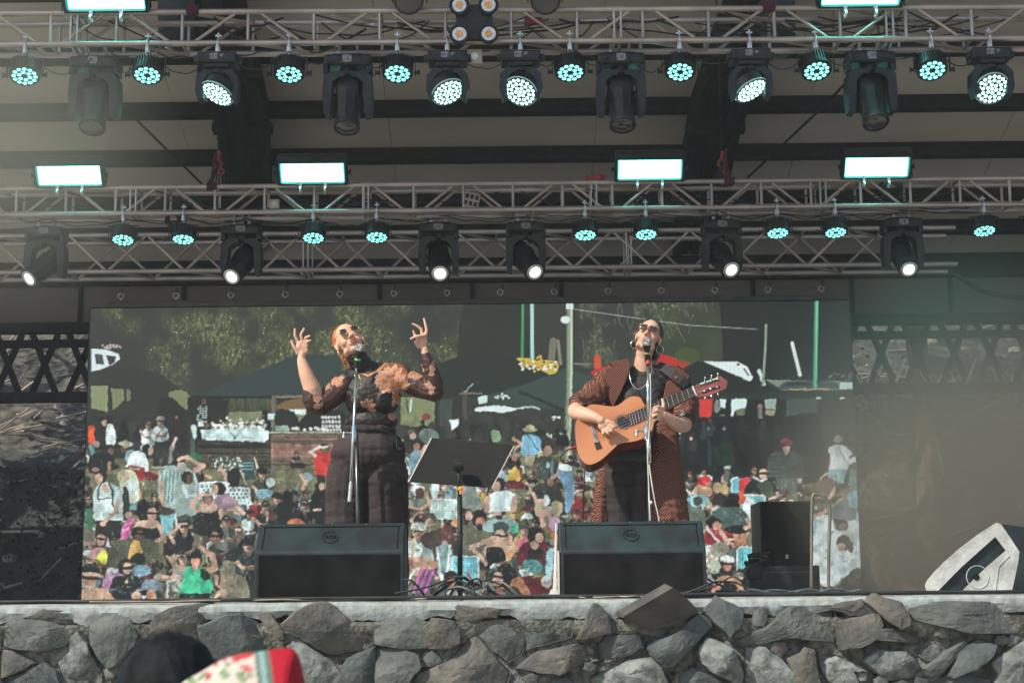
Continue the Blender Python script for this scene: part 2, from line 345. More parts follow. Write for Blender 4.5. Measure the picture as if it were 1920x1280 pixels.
# rest of the wall outside the frame and down to the ground: rows of random stones
def rand_stone(cx, cz, w, h):
    n = random.randint(6, 9); return [(cx+w*.5*math.cos(2*PI*i/n)*random.uniform(.8, 1.1), cz+h*.5*math.sin(2*PI*i/n)*random.uniform(.8, 1.1)) for i in range(n)]
extra = []
for row in range(5):
    z = .13+row*.22; x = -6.8
    while x < 6.8:
        w = random.uniform(.25, .5)
        pz = z+random.uniform(-.03, .03)
        if not (abs(x) < 3.1 and pz > .93): extra.append((rand_stone(x+w/2, pz, w, .25), random.randint(0, 3), random.uniform(.02, .08)))
        x += w*.95
for x in [i*.36 for i in range(-19, 20)]:
    if abs(x) > 3.15: extra.append((rand_stone(x, 1.22, .38, .28), random.randint(0, 3), random.uniform(.02, .08)))
sb = MB()
def stone(pts, mi, push, bevel=.82):
    """irregular block: outline ring at the mortar, inner ring proud of it, faceted broken face"""
    c = sum(pts, Vector())/len(pts); n = len(pts); tx = random.uniform(-.14, .14); tz = random.uniform(-.25, .12)
    dense = []
    for i in range(n):
        a, b = pts[i], pts[(i+1) % n]; k = 3
        for j in range(k): dense.append(a.lerp(b, j/k)+Vector((random.uniform(-1, 1), 0, random.uniform(-1, 1)))*.004)
    fac = [(random.uniform(0, 2*PI), random.uniform(.12, .38), random.uniform(.0, .05)) for _ in range(4)]
    rings = []; ex = max(abs(p.x-c.x) for p in pts); ez = max(abs(p.z-c.z) for p in pts); ph0 = math.atan2(dense[0].z-c.z, dense[0].x-c.x); ccw = sum(dense[i].x*dense[(i+1) % len(dense)].z-dense[(i+1) % len(dense)].x*dense[i].z for i in range(len(dense)))
    if ccw < 0: dense = [dense[0]]+dense[:0:-1]
    for (sc, dy) in ((1.03, .09), (1.06, .0), (1.035, -push*.8), (.985, -push-.006), (.8, -push-.008), (.62, -push-.009), (.42, -push-.01), (.2, -push-.01)):
        rg = []
        for ii, p in enumerate(dense):
            q = c+(p-c)*sc
            if sc < .9:
                t_ = 2*PI*ii/len(dense)+ph0; sm_ = c+Vector((math.cos(t_)*ex*sc, 0, math.sin(t_)*ez*sc)); q = q.lerp(sm_, .25*(1-sc))+Vector((random.uniform(-1, 1), 0, random.uniform(-1, 1)))*.005
            y = ST_Y+.03+dy
            if dy < -.001:
                y += tx*(q.x-c.x)+tz*(q.z-c.z)
                for fa, fs_, fo in fac: y += max(0, ((q.x-c.x)*math.cos(fa)+(q.z-c.z)*math.sin(fa)-fo)*fs_)
                y += .005*noise.noise(Vector((q.x*12, q.z*12, c.x)))+.003*noise.noise(Vector((q.x*40, q.z*40, c.x)))
            rg.append(Vector((q.x, y, q.z)))
        rings.append(rg)
    m = len(dense); vs = [v for r in rings for v in r]+[Vector((c.x, rings[-1][0].y, c.z))]
    fs = [(r*m+i, r*m+(i+1) % m, (r+1)*m+(i+1) % m, (r+1)*m+i) for r in range(len(rings)-1) for i in range(m)]
    l = (len(rings)-1)*m; fs += [(l+i, l+(i+1) % m, len(vs)-1) for i in range(m)]
    sb.cur = mi; sb.add(vs, fs)
for pts, mi, push in STO:
    stone([P(x, y, ST_Y-push*.5) for x, y in pts], mi, push)
for pts, mi, push in extra:
    stone([Vector((x, ST_Y, z)) for x, z in pts], mi, push)
# small packing stones in the gaps of the visible part
occ = [[(P(x, y, ST_Y).x, P(x, y, ST_Y).z) for x, y in pts] for pts, mi, push in STO]+[pts for pts, mi, push in extra]
def pdist(x, z, poly):
    ins = False; dm = 9
    for (ax, az), (bx, bz) in zip(poly, poly[1:]+poly[:1]):
        if (az > z) != (bz > z) and x < (bx-ax)*(z-az)/(bz-az)+ax: ins = not ins
        L2 = (bx-ax)**2+(bz-az)**2+1e-9; t = min(1, max(0, ((x-ax)*(bx-ax)+(z-az)*(bz-az))/L2)); dm = min(dm, math.hypot(x-ax-t*(bx-ax), z-az-t*(bz-az)))
    return -1 if ins else dm
for i in range(1500):
    x = random.uniform(-3.6, 3.6); z = random.uniform(.75, 1.37); d = min(pdist(x, z, pl_) for pl_ in occ if abs(pl_[0][0]-x) < .8) if any(abs(pl_[0][0]-x) < .8 for pl_ in occ) else .1
    if d < .03: continue
    d = min(d*1.1, .12); n_ = random.randint(5, 7); a0 = random.uniform(0, 6); pl_ = [(x+d*random.uniform(.8, 1.25)*math.cos(a0+2*PI*k_/n_)*1.2, z+d*random.uniform(.7, 1.1)*math.sin(a0+2*PI*k_/n_)) for k_ in range(n_)]
    occ.append(pl_); stone([Vector((a, ST_Y, b)) for a, b in pl_], random.choice([0, 0, 1, 2, 3]), random.uniform(.0, .03))
# the big slab leaning over the coping
sb.cur = 4
fr = [P(1168,1158,ST_Y-.12), P(1172,1153,ST_Y-.17), P(1262,1101,ST_Y-.20), P(1285,1118,ST_Y-.13), P(1312,1146,ST_Y-.07), P(1300,1152,ST_Y-.05), P(1262,1172,ST_Y-.03), P(1215,1180,ST_Y-.03)]
bk = [p+Vector((-.034, .14, .024)) for p in fr]
sb.prism(fr, bk)
o = sb.build('stonework', SM, None); o.parent = RW; o.data.transform(Matrix.Translation(-RW.location))
# little dry grass tufts in the joints
tf = MB()
for i in range(520):
    x = random.uniform(-3.4, 3.4); z = random.choice([STAGE_Z-.16, 1.28, 1.15, 1.05])+random.uniform(-.04, .04)
    if noise.noise(Vector((x*2.3, z*4, 7))) < .02: continue
    b = Vector((x, ST_Y+.01, z))
    for k in range(5):
        t = b+Vector((random.uniform(-.03, .03), random.uniform(-.05, -.0), random.uniform(-.02, .035)))
        tf.tube([b, b.lerp(t, .5)+Vector((0, -.008, .004)), t], [.0012, .001, .0004], n=3)
tag(tf.build('dry_grass', mat('dry grass blades', (.16, .14, .09), .9)), 'wispy dry grass growing in the joints of the stone wall', 'grass', kind='stuff')
# ------------------------------------------------------------------ pavilion roof
def zc(Y): return 1.46+10.28-.30*Y            # underside of the sloping ceiling
RY0, RY1 = 6.8, 20.0
pv = empty('stage_pavilion', (0, 13, 0), 'dark timber open pavilion roof with beige panelled ceiling over the stage', 'pavilion')
def own(o, root=None):
    root = root or pv; o.parent = root; o.data.transform(Matrix.Translation(-root.location)); return o
PUR = []   # purlin depth positions solved from the photograph's bands
for py in (-40, 82, 187, 276, 357, 421, 492):
    d = P(960, py, 1)-CAM; PUR.append(10.28/(d.z+.30))
ys = sorted([RY0]+[7.6, 9.2, 10.8, 12.4]+PUR+[RY1+.3])
# ceiling boards: separate sheets with thin gaps
W2 = 12.6; xs = [-W2+i*1.22*1.85 for i in range(13)]
cb = MB()
for i in range(len(xs)-1):
    for j in range(len(ys)-1):
        x0, x1, y0, y1 = xs[i]+.003, xs[i+1]-.003, ys[j], ys[j+1]
        dz = random.uniform(0, .006)
        A = [(x0, y0, zc(y0)+dz), (x1, y0, zc(y0)+dz), (x1, y1, zc(y1)+dz), (x0, y1, zc(y1)+dz)]
        cb.add(A+[(a, b, c+.03) for a, b, c in A], [(3, 2, 1, 0), (4, 5, 6, 7), (0, 1, 5, 4), (1, 2, 6, 5), (2, 3, 7, 6), (3, 0, 4, 7)])
own(cb.build('ceiling', M['ceil']))
own(MB().add([(-W2-.4, RY0-.02, zc(RY0-.02)+.12), (W2+.4, RY0-.02, zc(RY0-.02)+.12), (W2+.4, RY1+.6, zc(RY1+.6)+.12), (-W2-.4, RY1+.6, zc(RY1+.6)+.12),
               (-W2-.4, RY0-.02, zc(RY0-.02)+.2), (W2+.4, RY0-.02, zc(RY0-.02)+.2), (W2+.4, RY1+.6, zc(RY1+.6)+.2), (-W2-.4, RY1+.6, zc(RY1+.6)+.2)],
              [(3, 2, 1, 0), (4, 5, 6, 7), (0, 1, 5, 4), (1, 2, 6, 5), (2, 3, 7, 6), (3, 0, 4, 7)]).build('roof_covering', mat('grey roof sheet', (.2, .2, .2), .6)))
ang = math.atan(-.30)
for Y in [7.6, 9.2, 10.8, 12.4]+PUR:
    h = .17; own(MB().box((0, Y, zc(Y)-h/2-.004), (2*W2, .10, h), Matrix.Rotation(ang, 3, 'X'), bev=.006).build('purlin', M['timber']))
# heavy built-up rafters
def rafter(path, widths, seed):
    rnd = random.Random(seed)
    mb = MB()
    for k in range(5):
        off = (k-2)*.105+rnd.uniform(-.01, .01); a = rnd.randint(0, 1); b = len(path)-rnd.randint(0, 1)
        for i in range(a, b-1):
            p, q = path[i], path[i+1]; w = .11; hh = .34+rnd.uniform(-.06, .12)
            d = (q-p); ln = d.length; u, v, ax = basis(d)
            rot = d.to_track_quat('Y', 'Z').to_matrix()
            mb.box((p+q)/2+Vector((off, 0, -.03*rnd.random())), (w, ln+.05, hh), rot, bev=.008)
    # gusset plates and cross cleats
    for i in range(1, len(path)-1):
        mb.box(path[i]+Vector((0, 0, -.15)), (.62, .16, .10), None, bev=.006)
    return mb
lp = [P(372, -120, 12.6), P(398, 0, 14.2), P(432, 110, 15.3), P(455, 215, 16.5), P(466, 330, 17.8), P(468, 450, 19.6)]
rp = [P(1470, -120, 12.6), P(1425, 0, 14.2), P(1378, 110, 15.3), P(1340, 215, 16.5), P(1318, 330, 17.8), P(1300, 450, 19.6)]
own(rafter(lp, None, 3).build('rafter', M['timber'])); own(rafter(rp, None, 5).build('rafter', M['timber']))
for a, b in (((228, 198, 15.9), (396, 362, 17.9)), ((1548, 196, 15.9), (1400, 335, 17.6)), ((1610, 130, 15.2), (1548, 196, 15.9)), ((1400, 0, 14.4), (1300, -90, 13.4))):
    own(MB().cyl(P(*a), P(*b), .013, n=8).build('tie_rod', M['blackmetal']))
# fascia wall and lattice girder at the back
FY = 20.0
def zpx(py, Y): return P(960, py, Y).z
ztop, zf, zg0, zg1 = zc(FY), zpx(598, FY), zpx(628, FY), zpx(738, FY)
fb = MB()
seams = [P(x, 560, FY).x for x in (-340, -150, 152, 345, 712, 886, 1052, 1412, 1597, 1782, 1990, 2200)]
for a, b in zip(seams[:-1], seams[1:]):
    fb.box(((a+b)/2, FY, (ztop+zf)/2), (b-a-.004, .03, ztop-zf))
own(fb.build('fascia_board', M['fascia']))
for x in seams: own(MB().box((x, FY-.035, (ztop+zf)/2), (.05, .03, ztop-zf)).build('batten', M['timber']))
own(MB().box((0, FY-.05, ztop-.12), (2*W2, .12, .3)).build('wall_plate', M['timber']))
own(MB().box((0, FY-.03, (zf+zpx(617, FY))/2), (2*W2, .16, zf-zpx(617, FY)), bev=.005).build('top_chord', M['timber']))
own(MB().box((0, FY+.02, zpx(635, FY)), (2*W2, .10, .09)).build('inner_chord', M['timber']))
own(MB().box((0, FY-.03, (zpx(728, FY)+zpx(745, FY))/2), (2*W2, .16, .12), bev=.005).build('bottom_chord', M['timber']))
za, zb = zpx(617, FY), zpx(728, FY)
sp = .885; x = P(-190, 700, FY).x
rot = None
while x < W2-1:
    for s in (-1, 1):
        p = Vector((x-s*.155, FY-.02*s, za)); q = Vector((x+s*.155, FY-.02*s, zb)); d = q-p
        rt = d.to_track_quat('Y', 'Z').to_matrix()
        own(MB().box((p+q)/2, (.03, d.length, .078), rt).build('lattice_brace', M['timber']))
    x += sp/1.95
# thin white rods standing in for sun glints on the right-hand braces
M['glint_white'] = mat('white sun glint', (.85, .85, .8), .5)
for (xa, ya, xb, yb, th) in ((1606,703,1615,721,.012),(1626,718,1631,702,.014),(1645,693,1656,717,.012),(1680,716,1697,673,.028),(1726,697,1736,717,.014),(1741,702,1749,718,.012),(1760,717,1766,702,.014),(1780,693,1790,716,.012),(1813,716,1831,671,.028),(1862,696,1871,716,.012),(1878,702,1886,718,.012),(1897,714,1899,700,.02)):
    own(MB().cyl(P(xa, ya, FY-.075), P(xb, yb, FY-.075), th*.6, n=8).build('brace_glint', M['glint_white']))
# posts at the sides
for (x, y) in ((-12.4, 7.2), (12.4, 7.2), (-12.4, 19.6), (12.4, 19.6), (-12.4, 13.3), (12.4, 13.3)):
    own(MB().box((x, y, zc(y)/2-.05), (.28, .28, zc(y)-.1), bev=.01).build('post', M['timber']))
# ------------------------------------------------------------------ raster drawing board (used for the picture the LED wall shows and for a printed top)
class Art:
    def __init__(s, x0, y0, x1, y1, sc, bg):
        s.x0, s.y0, s.sc = x0, y0, sc; s.w, s.h = int((x1-x0)*sc), int((y1-y0)*sc)
        s.a = np.zeros((s.h, s.w, 3), np.float32); s.a[:] = bg; s.rs = np.random.RandomState(11)
    def reg(s, x0, y0, x1, y1):
        i0 = max(0, int((x0-s.x0)*s.sc)-2); i1 = min(s.w, int((x1-s.x0)*s.sc)+3); j0 = max(0, int((y0-s.y0)*s.sc)-2); j1 = min(s.h, int((y1-s.y0)*s.sc)+3)
        if i1 <= i0 or j1 <= j0: return None
        X = (np.arange(i0, i1)+.5)/s.sc+s.x0; Y = (np.arange(j0, j1)+.5)/s.sc+s.y0; X, Y = np.meshgrid(X, Y); return (slice(j0, j1), slice(i0, i1)), X, Y
    def put(s, sl, al, c):
        al = np.clip(al, 0, 1)[..., None]; s.a[sl] = s.a[sl]*(1-al)+np.array(c, np.float32)*al
    def poly(s, pts, c, sm=0, al=1.0, fn=None):
        if sm:
            q = [Vector((x, y, 0)) for x, y in pts]; n = len(q); out = []
            for i in range(n):
                a, b, cc, d = q[i-1], q[i], q[(i+1) % n], q[(i+2) % n]
                for j in range(sm):
                    t = j/sm; v = .5*((2*b)+(cc-a)*t+(2*a-5*b+4*cc-d)*t*t+(3*b-a-3*cc+d)*t**3); out.append((v.x, v.y))
            pts = out
        p = np.array(pts); r = s.reg(p[:, 0].min(), p[:, 1].min(), p[:, 0].max(), p[:, 1].max())
        if r is None: return
        sl, X, Y = r; acc = np.zeros(X.shape, np.float32); k = .25/s.sc
        for dx, dy in ((-k, -k), (k, -k), (-k, k), (k, k)):
            ins = np.zeros(X.shape, bool); xx = X+dx; yy = Y+dy
            for (ax, ay), (bx, by) in zip(pts, pts[1:]+pts[:1]):
                if ay == by: continue
                cnd = ((ay > yy) != (by > yy)) & (xx < (bx-ax)*(yy-ay)/(by-ay)+ax); ins ^= cnd
            acc += ins
        m = acc*.25*al
        if fn is not None: m = m*fn(X, Y)
        s.put(sl, m, c)
    def ell(s, cx, cy, rx, ry, c, ang=0, al=1.0, half=None):
        m = max(rx, ry)+1; r = s.reg(cx-m, cy-m, cx+m, cy+m)
        if r is None: return
        sl, X, Y = r; u = (X-cx)*math.cos(ang)+(Y-cy)*math.sin(ang); v = -(X-cx)*math.sin(ang)+(Y-cy)*math.cos(ang)
        d = np.sqrt((u/rx)**2+(v/ry)**2); a = (1-d)*min(rx, ry)*s.sc+.5
        a = np.clip(a, 0, 1)
        if half is not None: a = a*((u*half[0]+v*half[1]) > half[2])
        s.put(sl, a*al, c)
    def line(s, pts, w, c, al=1.0):
        w2 = w if isinstance(w, (tuple, list)) else (w, w); n = len(pts)-1
        for i in range(n):
            (ax, ay), (bx, by) = pts[i], pts[i+1]; wa = w2[0]+(w2[1]-w2[0])*i/n; wb = w2[0]+(w2[1]-w2[0])*(i+1)/n; m = max(wa, wb)
            r = s.reg(min(ax, bx)-m, min(ay, by)-m, max(ax, bx)+m, max(ay, by)+m)
            if r is None: continue
            sl, X, Y = r; L2 = (bx-ax)**2+(by-ay)**2+1e-6; t = np.clip(((X-ax)*(bx-ax)+(Y-ay)*(by-ay))/L2, 0, 1)
            d = np.hypot(X-ax-t*(bx-ax), Y-ay-t*(by-ay)); s.put(sl, ((wa+(wb-wa)*t)/2-d)*s.sc+.5 if True else 0, c) if al == 1 else s.put(sl, np.clip(((wa+(wb-wa)*t)/2-d)*s.sc+.5, 0, 1)*al, c)
    def noise(s, cell, seed=0):
        """smooth value noise over the board, 0..1"""
        rs = np.random.RandomState(seed); gw = int(s.w/s.sc/cell[0])+3; gh = int(s.h/s.sc/cell[1])+3; g = rs.rand(gh, gw).astype(np.float32)
        X = np.arange(s.w)/s.sc/cell[0]; Y = np.arange(s.h)/s.sc/cell[1]; i = X.astype(int); j = Y.astype(int); fx = X-i; fy = Y-j; fx = fx*fx*(3-2*fx); fy = fy*fy*(3-2*fy)
        a = g[j][:, i]; b = g[j][:, i+1]; c = g[j+1][:, i]; d = g[j+1][:, i+1]; fx = fx[None]; fy = fy[:, None]
        return (a*(1-fx)+b*fx)*(1-fy)+(c*(1-fx)+d*fx)*fy
WHT = (214, 240, 236); SKN = (196, 160, 138); SKD = (112, 84, 74); DRK = (62, 60, 56); HAIR = (58, 52, 50)
def shade(c, k): return tuple(min(255, x*k) for x in c)
A = Art(150, 562, 1625, 1132, .66, (70, 70, 65))
rr = random.Random(4)
# --- backdrop of trees
n1 = A.noise((46, 52), 1)*.6+A.noise((18, 22), 2)*.4; n2 = A.noise((4, 6), 3); n3 = A.noise((2.2, 3), 9)
YY, XX = np.mgrid[0:A.h, 0:A.w]; XP = XX/A.sc+A.x0; YP = YY/A.sc+A.y0
ml = np.clip((n1-.34)*2.8, 0, 1)*(XP < 905)*(YP < 790)*np.clip((905-XP)/60, 0, 1)*np.clip((XP-165-np.clip(YP-585, 0, 90)*1.1)/50, 0, 1)
ml = ml*np.clip((735-YP)/60+.25, 0, 1)
fol = np.stack([74+66*n2*n3*1.3, 78+68*n2*n3*1.3, 62+44*n2*n3], -1)
A.a = A.a*(1-ml[..., None])+fol*ml[..., None]
mr = np.clip((n1-.47)*6, 0, 1)*(XP > 1085)*(XP < 1360)*(YP < 690)*np.clip((1360-XP)/50, 0, 1)
fol2 = np.stack([72+60*n2*n3*1.3, 78+62*n2*n3*1.3, 68+44*n2*n3], -1); A.a = A.a*(1-mr[..., None]*.8)+fol2*mr[..., None]*.8
sp = (A.rs.rand(A.h, A.w) > .9955)*(ml+mr*.6 > .4); A.a[sp] = (170, 178, 150)
A.poly([(1190,600),(1330,575),(1355,640),(1340,690),(1262,690),(1240,640)], (74,84,58), 6, .5)
A.poly([(1350,562),(1630,562),(1630,720),(1360,720)], (50,54,52)); A.poly([(880,562),(975,562),(985,700),(870,700),(860,640)], (60,62,58), 4, .8)
for i in range(60):
    x, y = rr.gauss(1215, 60), rr.gauss(600, 30); A.line([(x, y), (x+rr.uniform(-8, 8), y+rr.uniform(6, 18))], 2.2, (128, 126, 112), .5)
A.line([(1075,580),(1180,595),(1290,610),(1420,618)], 1.6, (170,178,170), .7)
# --- ground of the field (sunlit grass)
gr = A.noise((40, 3), 5)*.6+A.noise((9, 4), 6)*.4
mg = np.clip((YP-842)/8, 0, 1); gc = np.stack([98+40*gr, 98+36*gr, 76+24*gr], -1); A.a = A.a*(1-mg[..., None])+gc*mg[..., None]
# --- van, tents and grass seen below them, left
A.poly([(172,654),(200,656),(223,664),(226,674),(212,684),(190,693),(172,697)], (200,236,230)); A.poly([(178,664),(193,665),(196,684),(181,683)], (84,92,90)); A.poly([(199,666),(218,669),(216,680),(206,686)], (70,74,72))
for i in range(22): A.ell(172+rr.uniform(18, 55), 650+rr.uniform(-3, 4), 2, 2, (190, 170, 160), 0, .8)
A.poly([(166,700),(240,686),(300,700),(345,735),(350,860),(166,860)], (66,66,60))
A.poly([(171,724),(203,724),(203,772),(190,770),(171,765)], (140,150,108)); A.poly([(209,728),(233,730),(233,752),(212,770)], (128,138,100)); A.poly([(238,730),(246,732),(244,750),(238,752)], (118,126,96))
A.poly([(318,735),(352,735),(352,768),(338,772),(322,756)], (132,136,98), 3)
A.poly([(362,744),(470,700),(560,664),(640,668),(640,744)], (66,78,76)); A.poly([(362,742),(640,742),(640,750),(362,750)], (52,54,50))
A.line([(512,745),(560,744),(625,742)], 4, (150,122,110)); A.poly([(515,767),(545,750),(590,745),(632,752),(622,770)], (132,104,70), 3)
A.poly([(430,768),(505,768),(505,792),(430,795)], (132,136,104)); A.poly([(553,765),(575,765),(575,795),(556,797)], (138,144,110)); A.poly([(540,767),(575,767),(575,777),(540,777)], (214,240,236))
A.poly([(418,748),(508,748),(505,772),(430,772)], (72,76,60)); 
for i in range(60): x = rr.uniform(420, 510); A.line([(x, 748), (x+rr.uniform(-2, 2), 748+rr.uniform(8, 24))], 2, (100, 104, 76), .5)
A.poly([(352,745),(430,750),(420,800),(395,850),(352,860)], (56,56,52)); A.ell(498, 780, 8, 11, (46,46,44)); A.poly([(480,800),(492,785),(506,785),(508,812),(480,812)], (46,46,44), 3)
A.line([(513,745),(512,880)], 6, (118,112,100)); A.line([(518,745),(518,800)], 3, (96,96,88)); A.poly([(503,776),(517,776),(517,787),(503,787)], (190,226,224))
A.poly([(520,770),(552,772),(560,800),(520,800)], (60,58,54), 3); A.poly([(575,778),(640,768),(640,800),(565,803)], (54,54,50), 3)
# --- the stalls
def planks(x0, y0, x1, y1, cs, seed):
    r2 = random.Random(seed); y = y0
    while y < y1:
        h = r2.uniform(3, 8); c = r2.choice(cs); A.poly([(x0, y), (x1, y+1), (x1, min(y+h, y1)), (x0, min(y+h, y1))], shade(c, r2.uniform(.8, 1.12)))
        for k in range(3):
            xa = r2.uniform(x0, x1-20); A.line([(xa, y+h*.6), (xa+r2.uniform(10, 50), y+h*.6+1)], 1.3, shade(c, r2.uniform(.6, 1.35)), .7)
        y += h
planks(371, 826, 509, 880, [(98,88,74), (84,76,66), (74,68,60)], 1); planks(510, 812, 642, 878, [(140,122,104), (120,108,90), (150,110,96), (96,90,74)], 2)
A.poly([(376,806),(506,808),(504,824),(496,829),(380,825)], (196,230,226)); A.line([(384,818),(398,820),(415,815)], 1.5, (120,150,150), .7); A.line([(434,812),(442,822),(447,816)], 1.6, (70,90,92)); A.line([(455,820),(480,822)], 1.4, (120,150,150), .6)
A.poly([(398,800),(410,796),(495,799),(498,808),(396,807)], (180,204,196), 0)
for i in range(95):
    A.ell(rr.uniform(395, 500), 804-abs(rr.gauss(0, 9)), rr.uniform(1.6, 3.6), rr.uniform(1.6, 3.2), rr.choice([(222,236,226), (170,176,160), (120,112,98), (236,240,230)]))
for r0 in range(4):
    for c0 in range(6): A.ell(605+c0*6.2+r0, 783+r0*8, 2.5, 2.9, (226,238,228))
for i in range(30): A.ell(rr.uniform(520, 640), 806-abs(rr.gauss(0, 3)), rr.uniform(1.5, 3.4), rr.uniform(1.6, 3.2), (214,228,220))
A.poly([(516,798),(541,798),(543,809),(517,809)], (140,170,160)); A.line([(505,811),(642,811)], 2.2, (190,180,150))
for c0 in range(4):
    for r0 in range(8):
        if rr.random() < .85: A.ell(372+c0*5, 763+r0*4, 1.9, 1.3, (190,214,208))
A.poly([(372,790),(383,790),(382,800),(373,800)], (204,232,228)); A.ell(388, 799, 5, 5, (128,94,82)); A.ell(383, 753, 5, 5, (110,84,74))
# --- behind the music stand: tents, scaffold, digger, poles
A.poly([(752,745),(816,745),(816,790),(800,800),(770,800),(752,795)], (134,142,100)); A.line([(772,750),(770,770)], 4, (190,215,210)); A.line([(762,748),(766,772)], 2.4, (70,74,64))
A.poly([(800,690),(905,655),(960,668),(1062,690),(1000,728),(930,745),(800,745)], (58,62,58)); A.poly([(915,742),(1000,716),(1060,690),(1140,716),(1185,744),(1185,775),(925,760)], (70,84,78))
A.line([(975,735),(1060,770)], 6, (50,56,54), .8); A.poly([(816,745),(860,742),(880,760),(870,830),(816,830)], (62,64,60)); A.poly([(824,750),(850,748),(846,800),(824,800)], (78,84,78))
A.line([(872,735),(872,785)], 9, (92,84,74)); A.line([(862,738),(905,738)], 2.6, (130,120,104)); A.line([(872,735),(888,720)], 2, (150,176,170))
A.poly([(896,745),(914,742),(915,755),(897,757)], (190,226,220)); A.poly([(894,765),(930,761),(966,765),(967,769),(945,774),(915,771),(894,772)], (206,238,232), 4); A.line([(968,767),(1000,762),(1012,768)], 3, (170,196,190))
for i in range(14): A.ell(rr.uniform(928, 955), rr.uniform(738, 748), 2, 1.8, (214,232,226)); 
for i in range(9): A.ell(rr.uniform(1035, 1052), rr.uniform(781, 787), 2, 1.8, (214,232,226))
for i in range(40): A.ell(rr.uniform(1020, 1062), rr.uniform(812, 824), 1.6, 1.6, (190,214,204))
A.line([(981,572),(980,672)], 5, (74,150,104)); A.line([(998,568),(999,672)], 6.5, (156,206,196)); A.line([(1038,640),(1034,682)], 13, (122,122,104)); A.line([(1047,640),(1052,682)], 6, (134,130,110))
A.poly([(968,672),(990,672),(1010,676),(1046,678),(1045,698),(1030,702),(1012,692),(985,682)], (206,176,70), 2)
for i in range(46): A.ell(rr.uniform(972, 1045), 680+rr.uniform(-6, 10)+(rr.random()*8), rr.uniform(1.4, 3.4), rr.uniform(1.4, 2.4), rr.choice([(226,236,214), (216,170,60), (90,84,60), (240,244,230)]))
A.line([(1008,672),(1014,668),(1016,676)], 4, (206,160,60))
A.line([(1069,562),(1069,700),(1064,870)], 12, (146,156,132)); A.line([(1072,562),(1072,700),(1067,870)], 3, (190,204,180)); A.line([(1064,562),(1064,700),(1060,870)], 2.2, (104,112,94)); A.ell(1061, 600, 9, 7, (206,238,230)); A.poly([(1062,568),(1076,568),(1076,580),(1062,580)], (186,220,210))
A.line([(1075,682),(1105,684)], 4, (112,118,110)); A.poly([(1116,667),(1126,668),(1128,690),(1115,692)], (226,82,48), 2); A.ell(1120, 665, 3, 3, (150,110,80)); A.poly([(1108,698),(1120,692),(1145,686),(1150,708),(1120,710)], (206,52,48))
A.poly([(1225,700),(1240,664),(1298,681),(1262,700)], (206,44,46)); A.ell(1290, 668, 24, 16, (92,104,56), 0, .55)
A.poly([(1255,712),(1308,677),(1360,690),(1475,737),(1475,746),(1255,746)], (50,56,54)); A.poly([(1320,678),(1384,679),(1402,688),(1412,708),(1408,716),(1390,708)], (206,238,234)); A.ell(1385, 684, 3, 2.4, (150,40,40)); A.line([(1396,692),(1404,704)], 3, (90,110,112))
A.line([(1424,696),(1433,720)], 7, (180,214,210)); A.poly([(1435,712),(1600,716),(1600,732),(1470,732)], (128,140,124)); A.poly([(1462,724),(1475,715),(1540,713),(1572,718),(1580,730),(1462,730)], (78,90,88)); A.poly([(1470,723),(1480,717),(1520,716),(1520,724)], (56,64,64)); A.poly([(1576,718),(1602,718),(1602,730),(1576,730)], (190,226,224))
A.line([(1437,610),(1436,650),(1431,722)], 4.5, (132,144,132)); A.line([(1486,644),(1501,704)], 6.5, (196,226,218)); A.line([(1532,562),(1529,728)], 7.5, (76,168,122)); A.line([(1533,562),(1530,728)], 2, (120,205,160))
for i in range(24): A.ell(rr.uniform(1555, 1600), rr.uniform(700, 716), 2.5, 2, (120,116,98), 0, .7)
A.poly([(1262,744),(1604,730),(1604,746),(1262,750)], (58,64,62)); A.line([(1483,730),(1556,730)], 2, (196,160,120)); A.ell(1535, 747, 5, 2.6, (210,236,228)); A.ell(1580, 747, 5, 2.6, (210,236,228))
A.poly([(1262,748),(1476,748),(1476,795),(1262,800)], (48,50,48)); A.poly([(1288,748),(1337,748),(1335,780),(1320,784),(1290,784)], (226,62,56)); A.line([(1308,748),(1308,800)], 9, (52,46,46)); A.poly([(1318,784),(1360,778),(1358,790),(1322,792)], (142,136,98))
A.ell(1345, 762, 6, 12, (124,136,126)); A.poly([(1350,748),(1362,748),(1360,766),(1352,764)], (196,226,222)); A.poly([(1372,748),(1400,748),(1400,766),(1380,768),(1376,782),(1372,780)], (196,226,222)); A.poly([(1434,748),(1456,748),(1455,768),(1436,766)], (150,168,158)); A.poly([(1380,768),(1398,766),(1398,778),(1382,780)], (120,122,90)); A.poly([(1436,768),(1455,770),(1452,780),(1436,778)], (160,150,110))
A.ell(1426, 763, 5, 5, (150,110,96)); A.line([(1426,770),(1426,790)], 9, (112,120,116)); A.poly([(1476,748),(1534,748),(1533,776),(1500,772),(1476,790)], (78,94,92), 0, .7)
A.poly([(1255,790),(1350,780),(1440,786),(1520,775),(1625,790),(1625,905),(1255,905)], (42,46,46)); A.poly([(1340,828),(1372,828),(1378,850),(1372,875),(1345,870)], (38,70,54), 3, .8); A.line([(1330,826),(1332,872)], 8, (60,72,74)); A.poly([(1375,800),(1420,800),(1420,870),(1380,870)], (56,44,46), 3, .7)
A.poly([(1534,748),(1610,748),(1614,860),(1545,850)], (66,66,60))
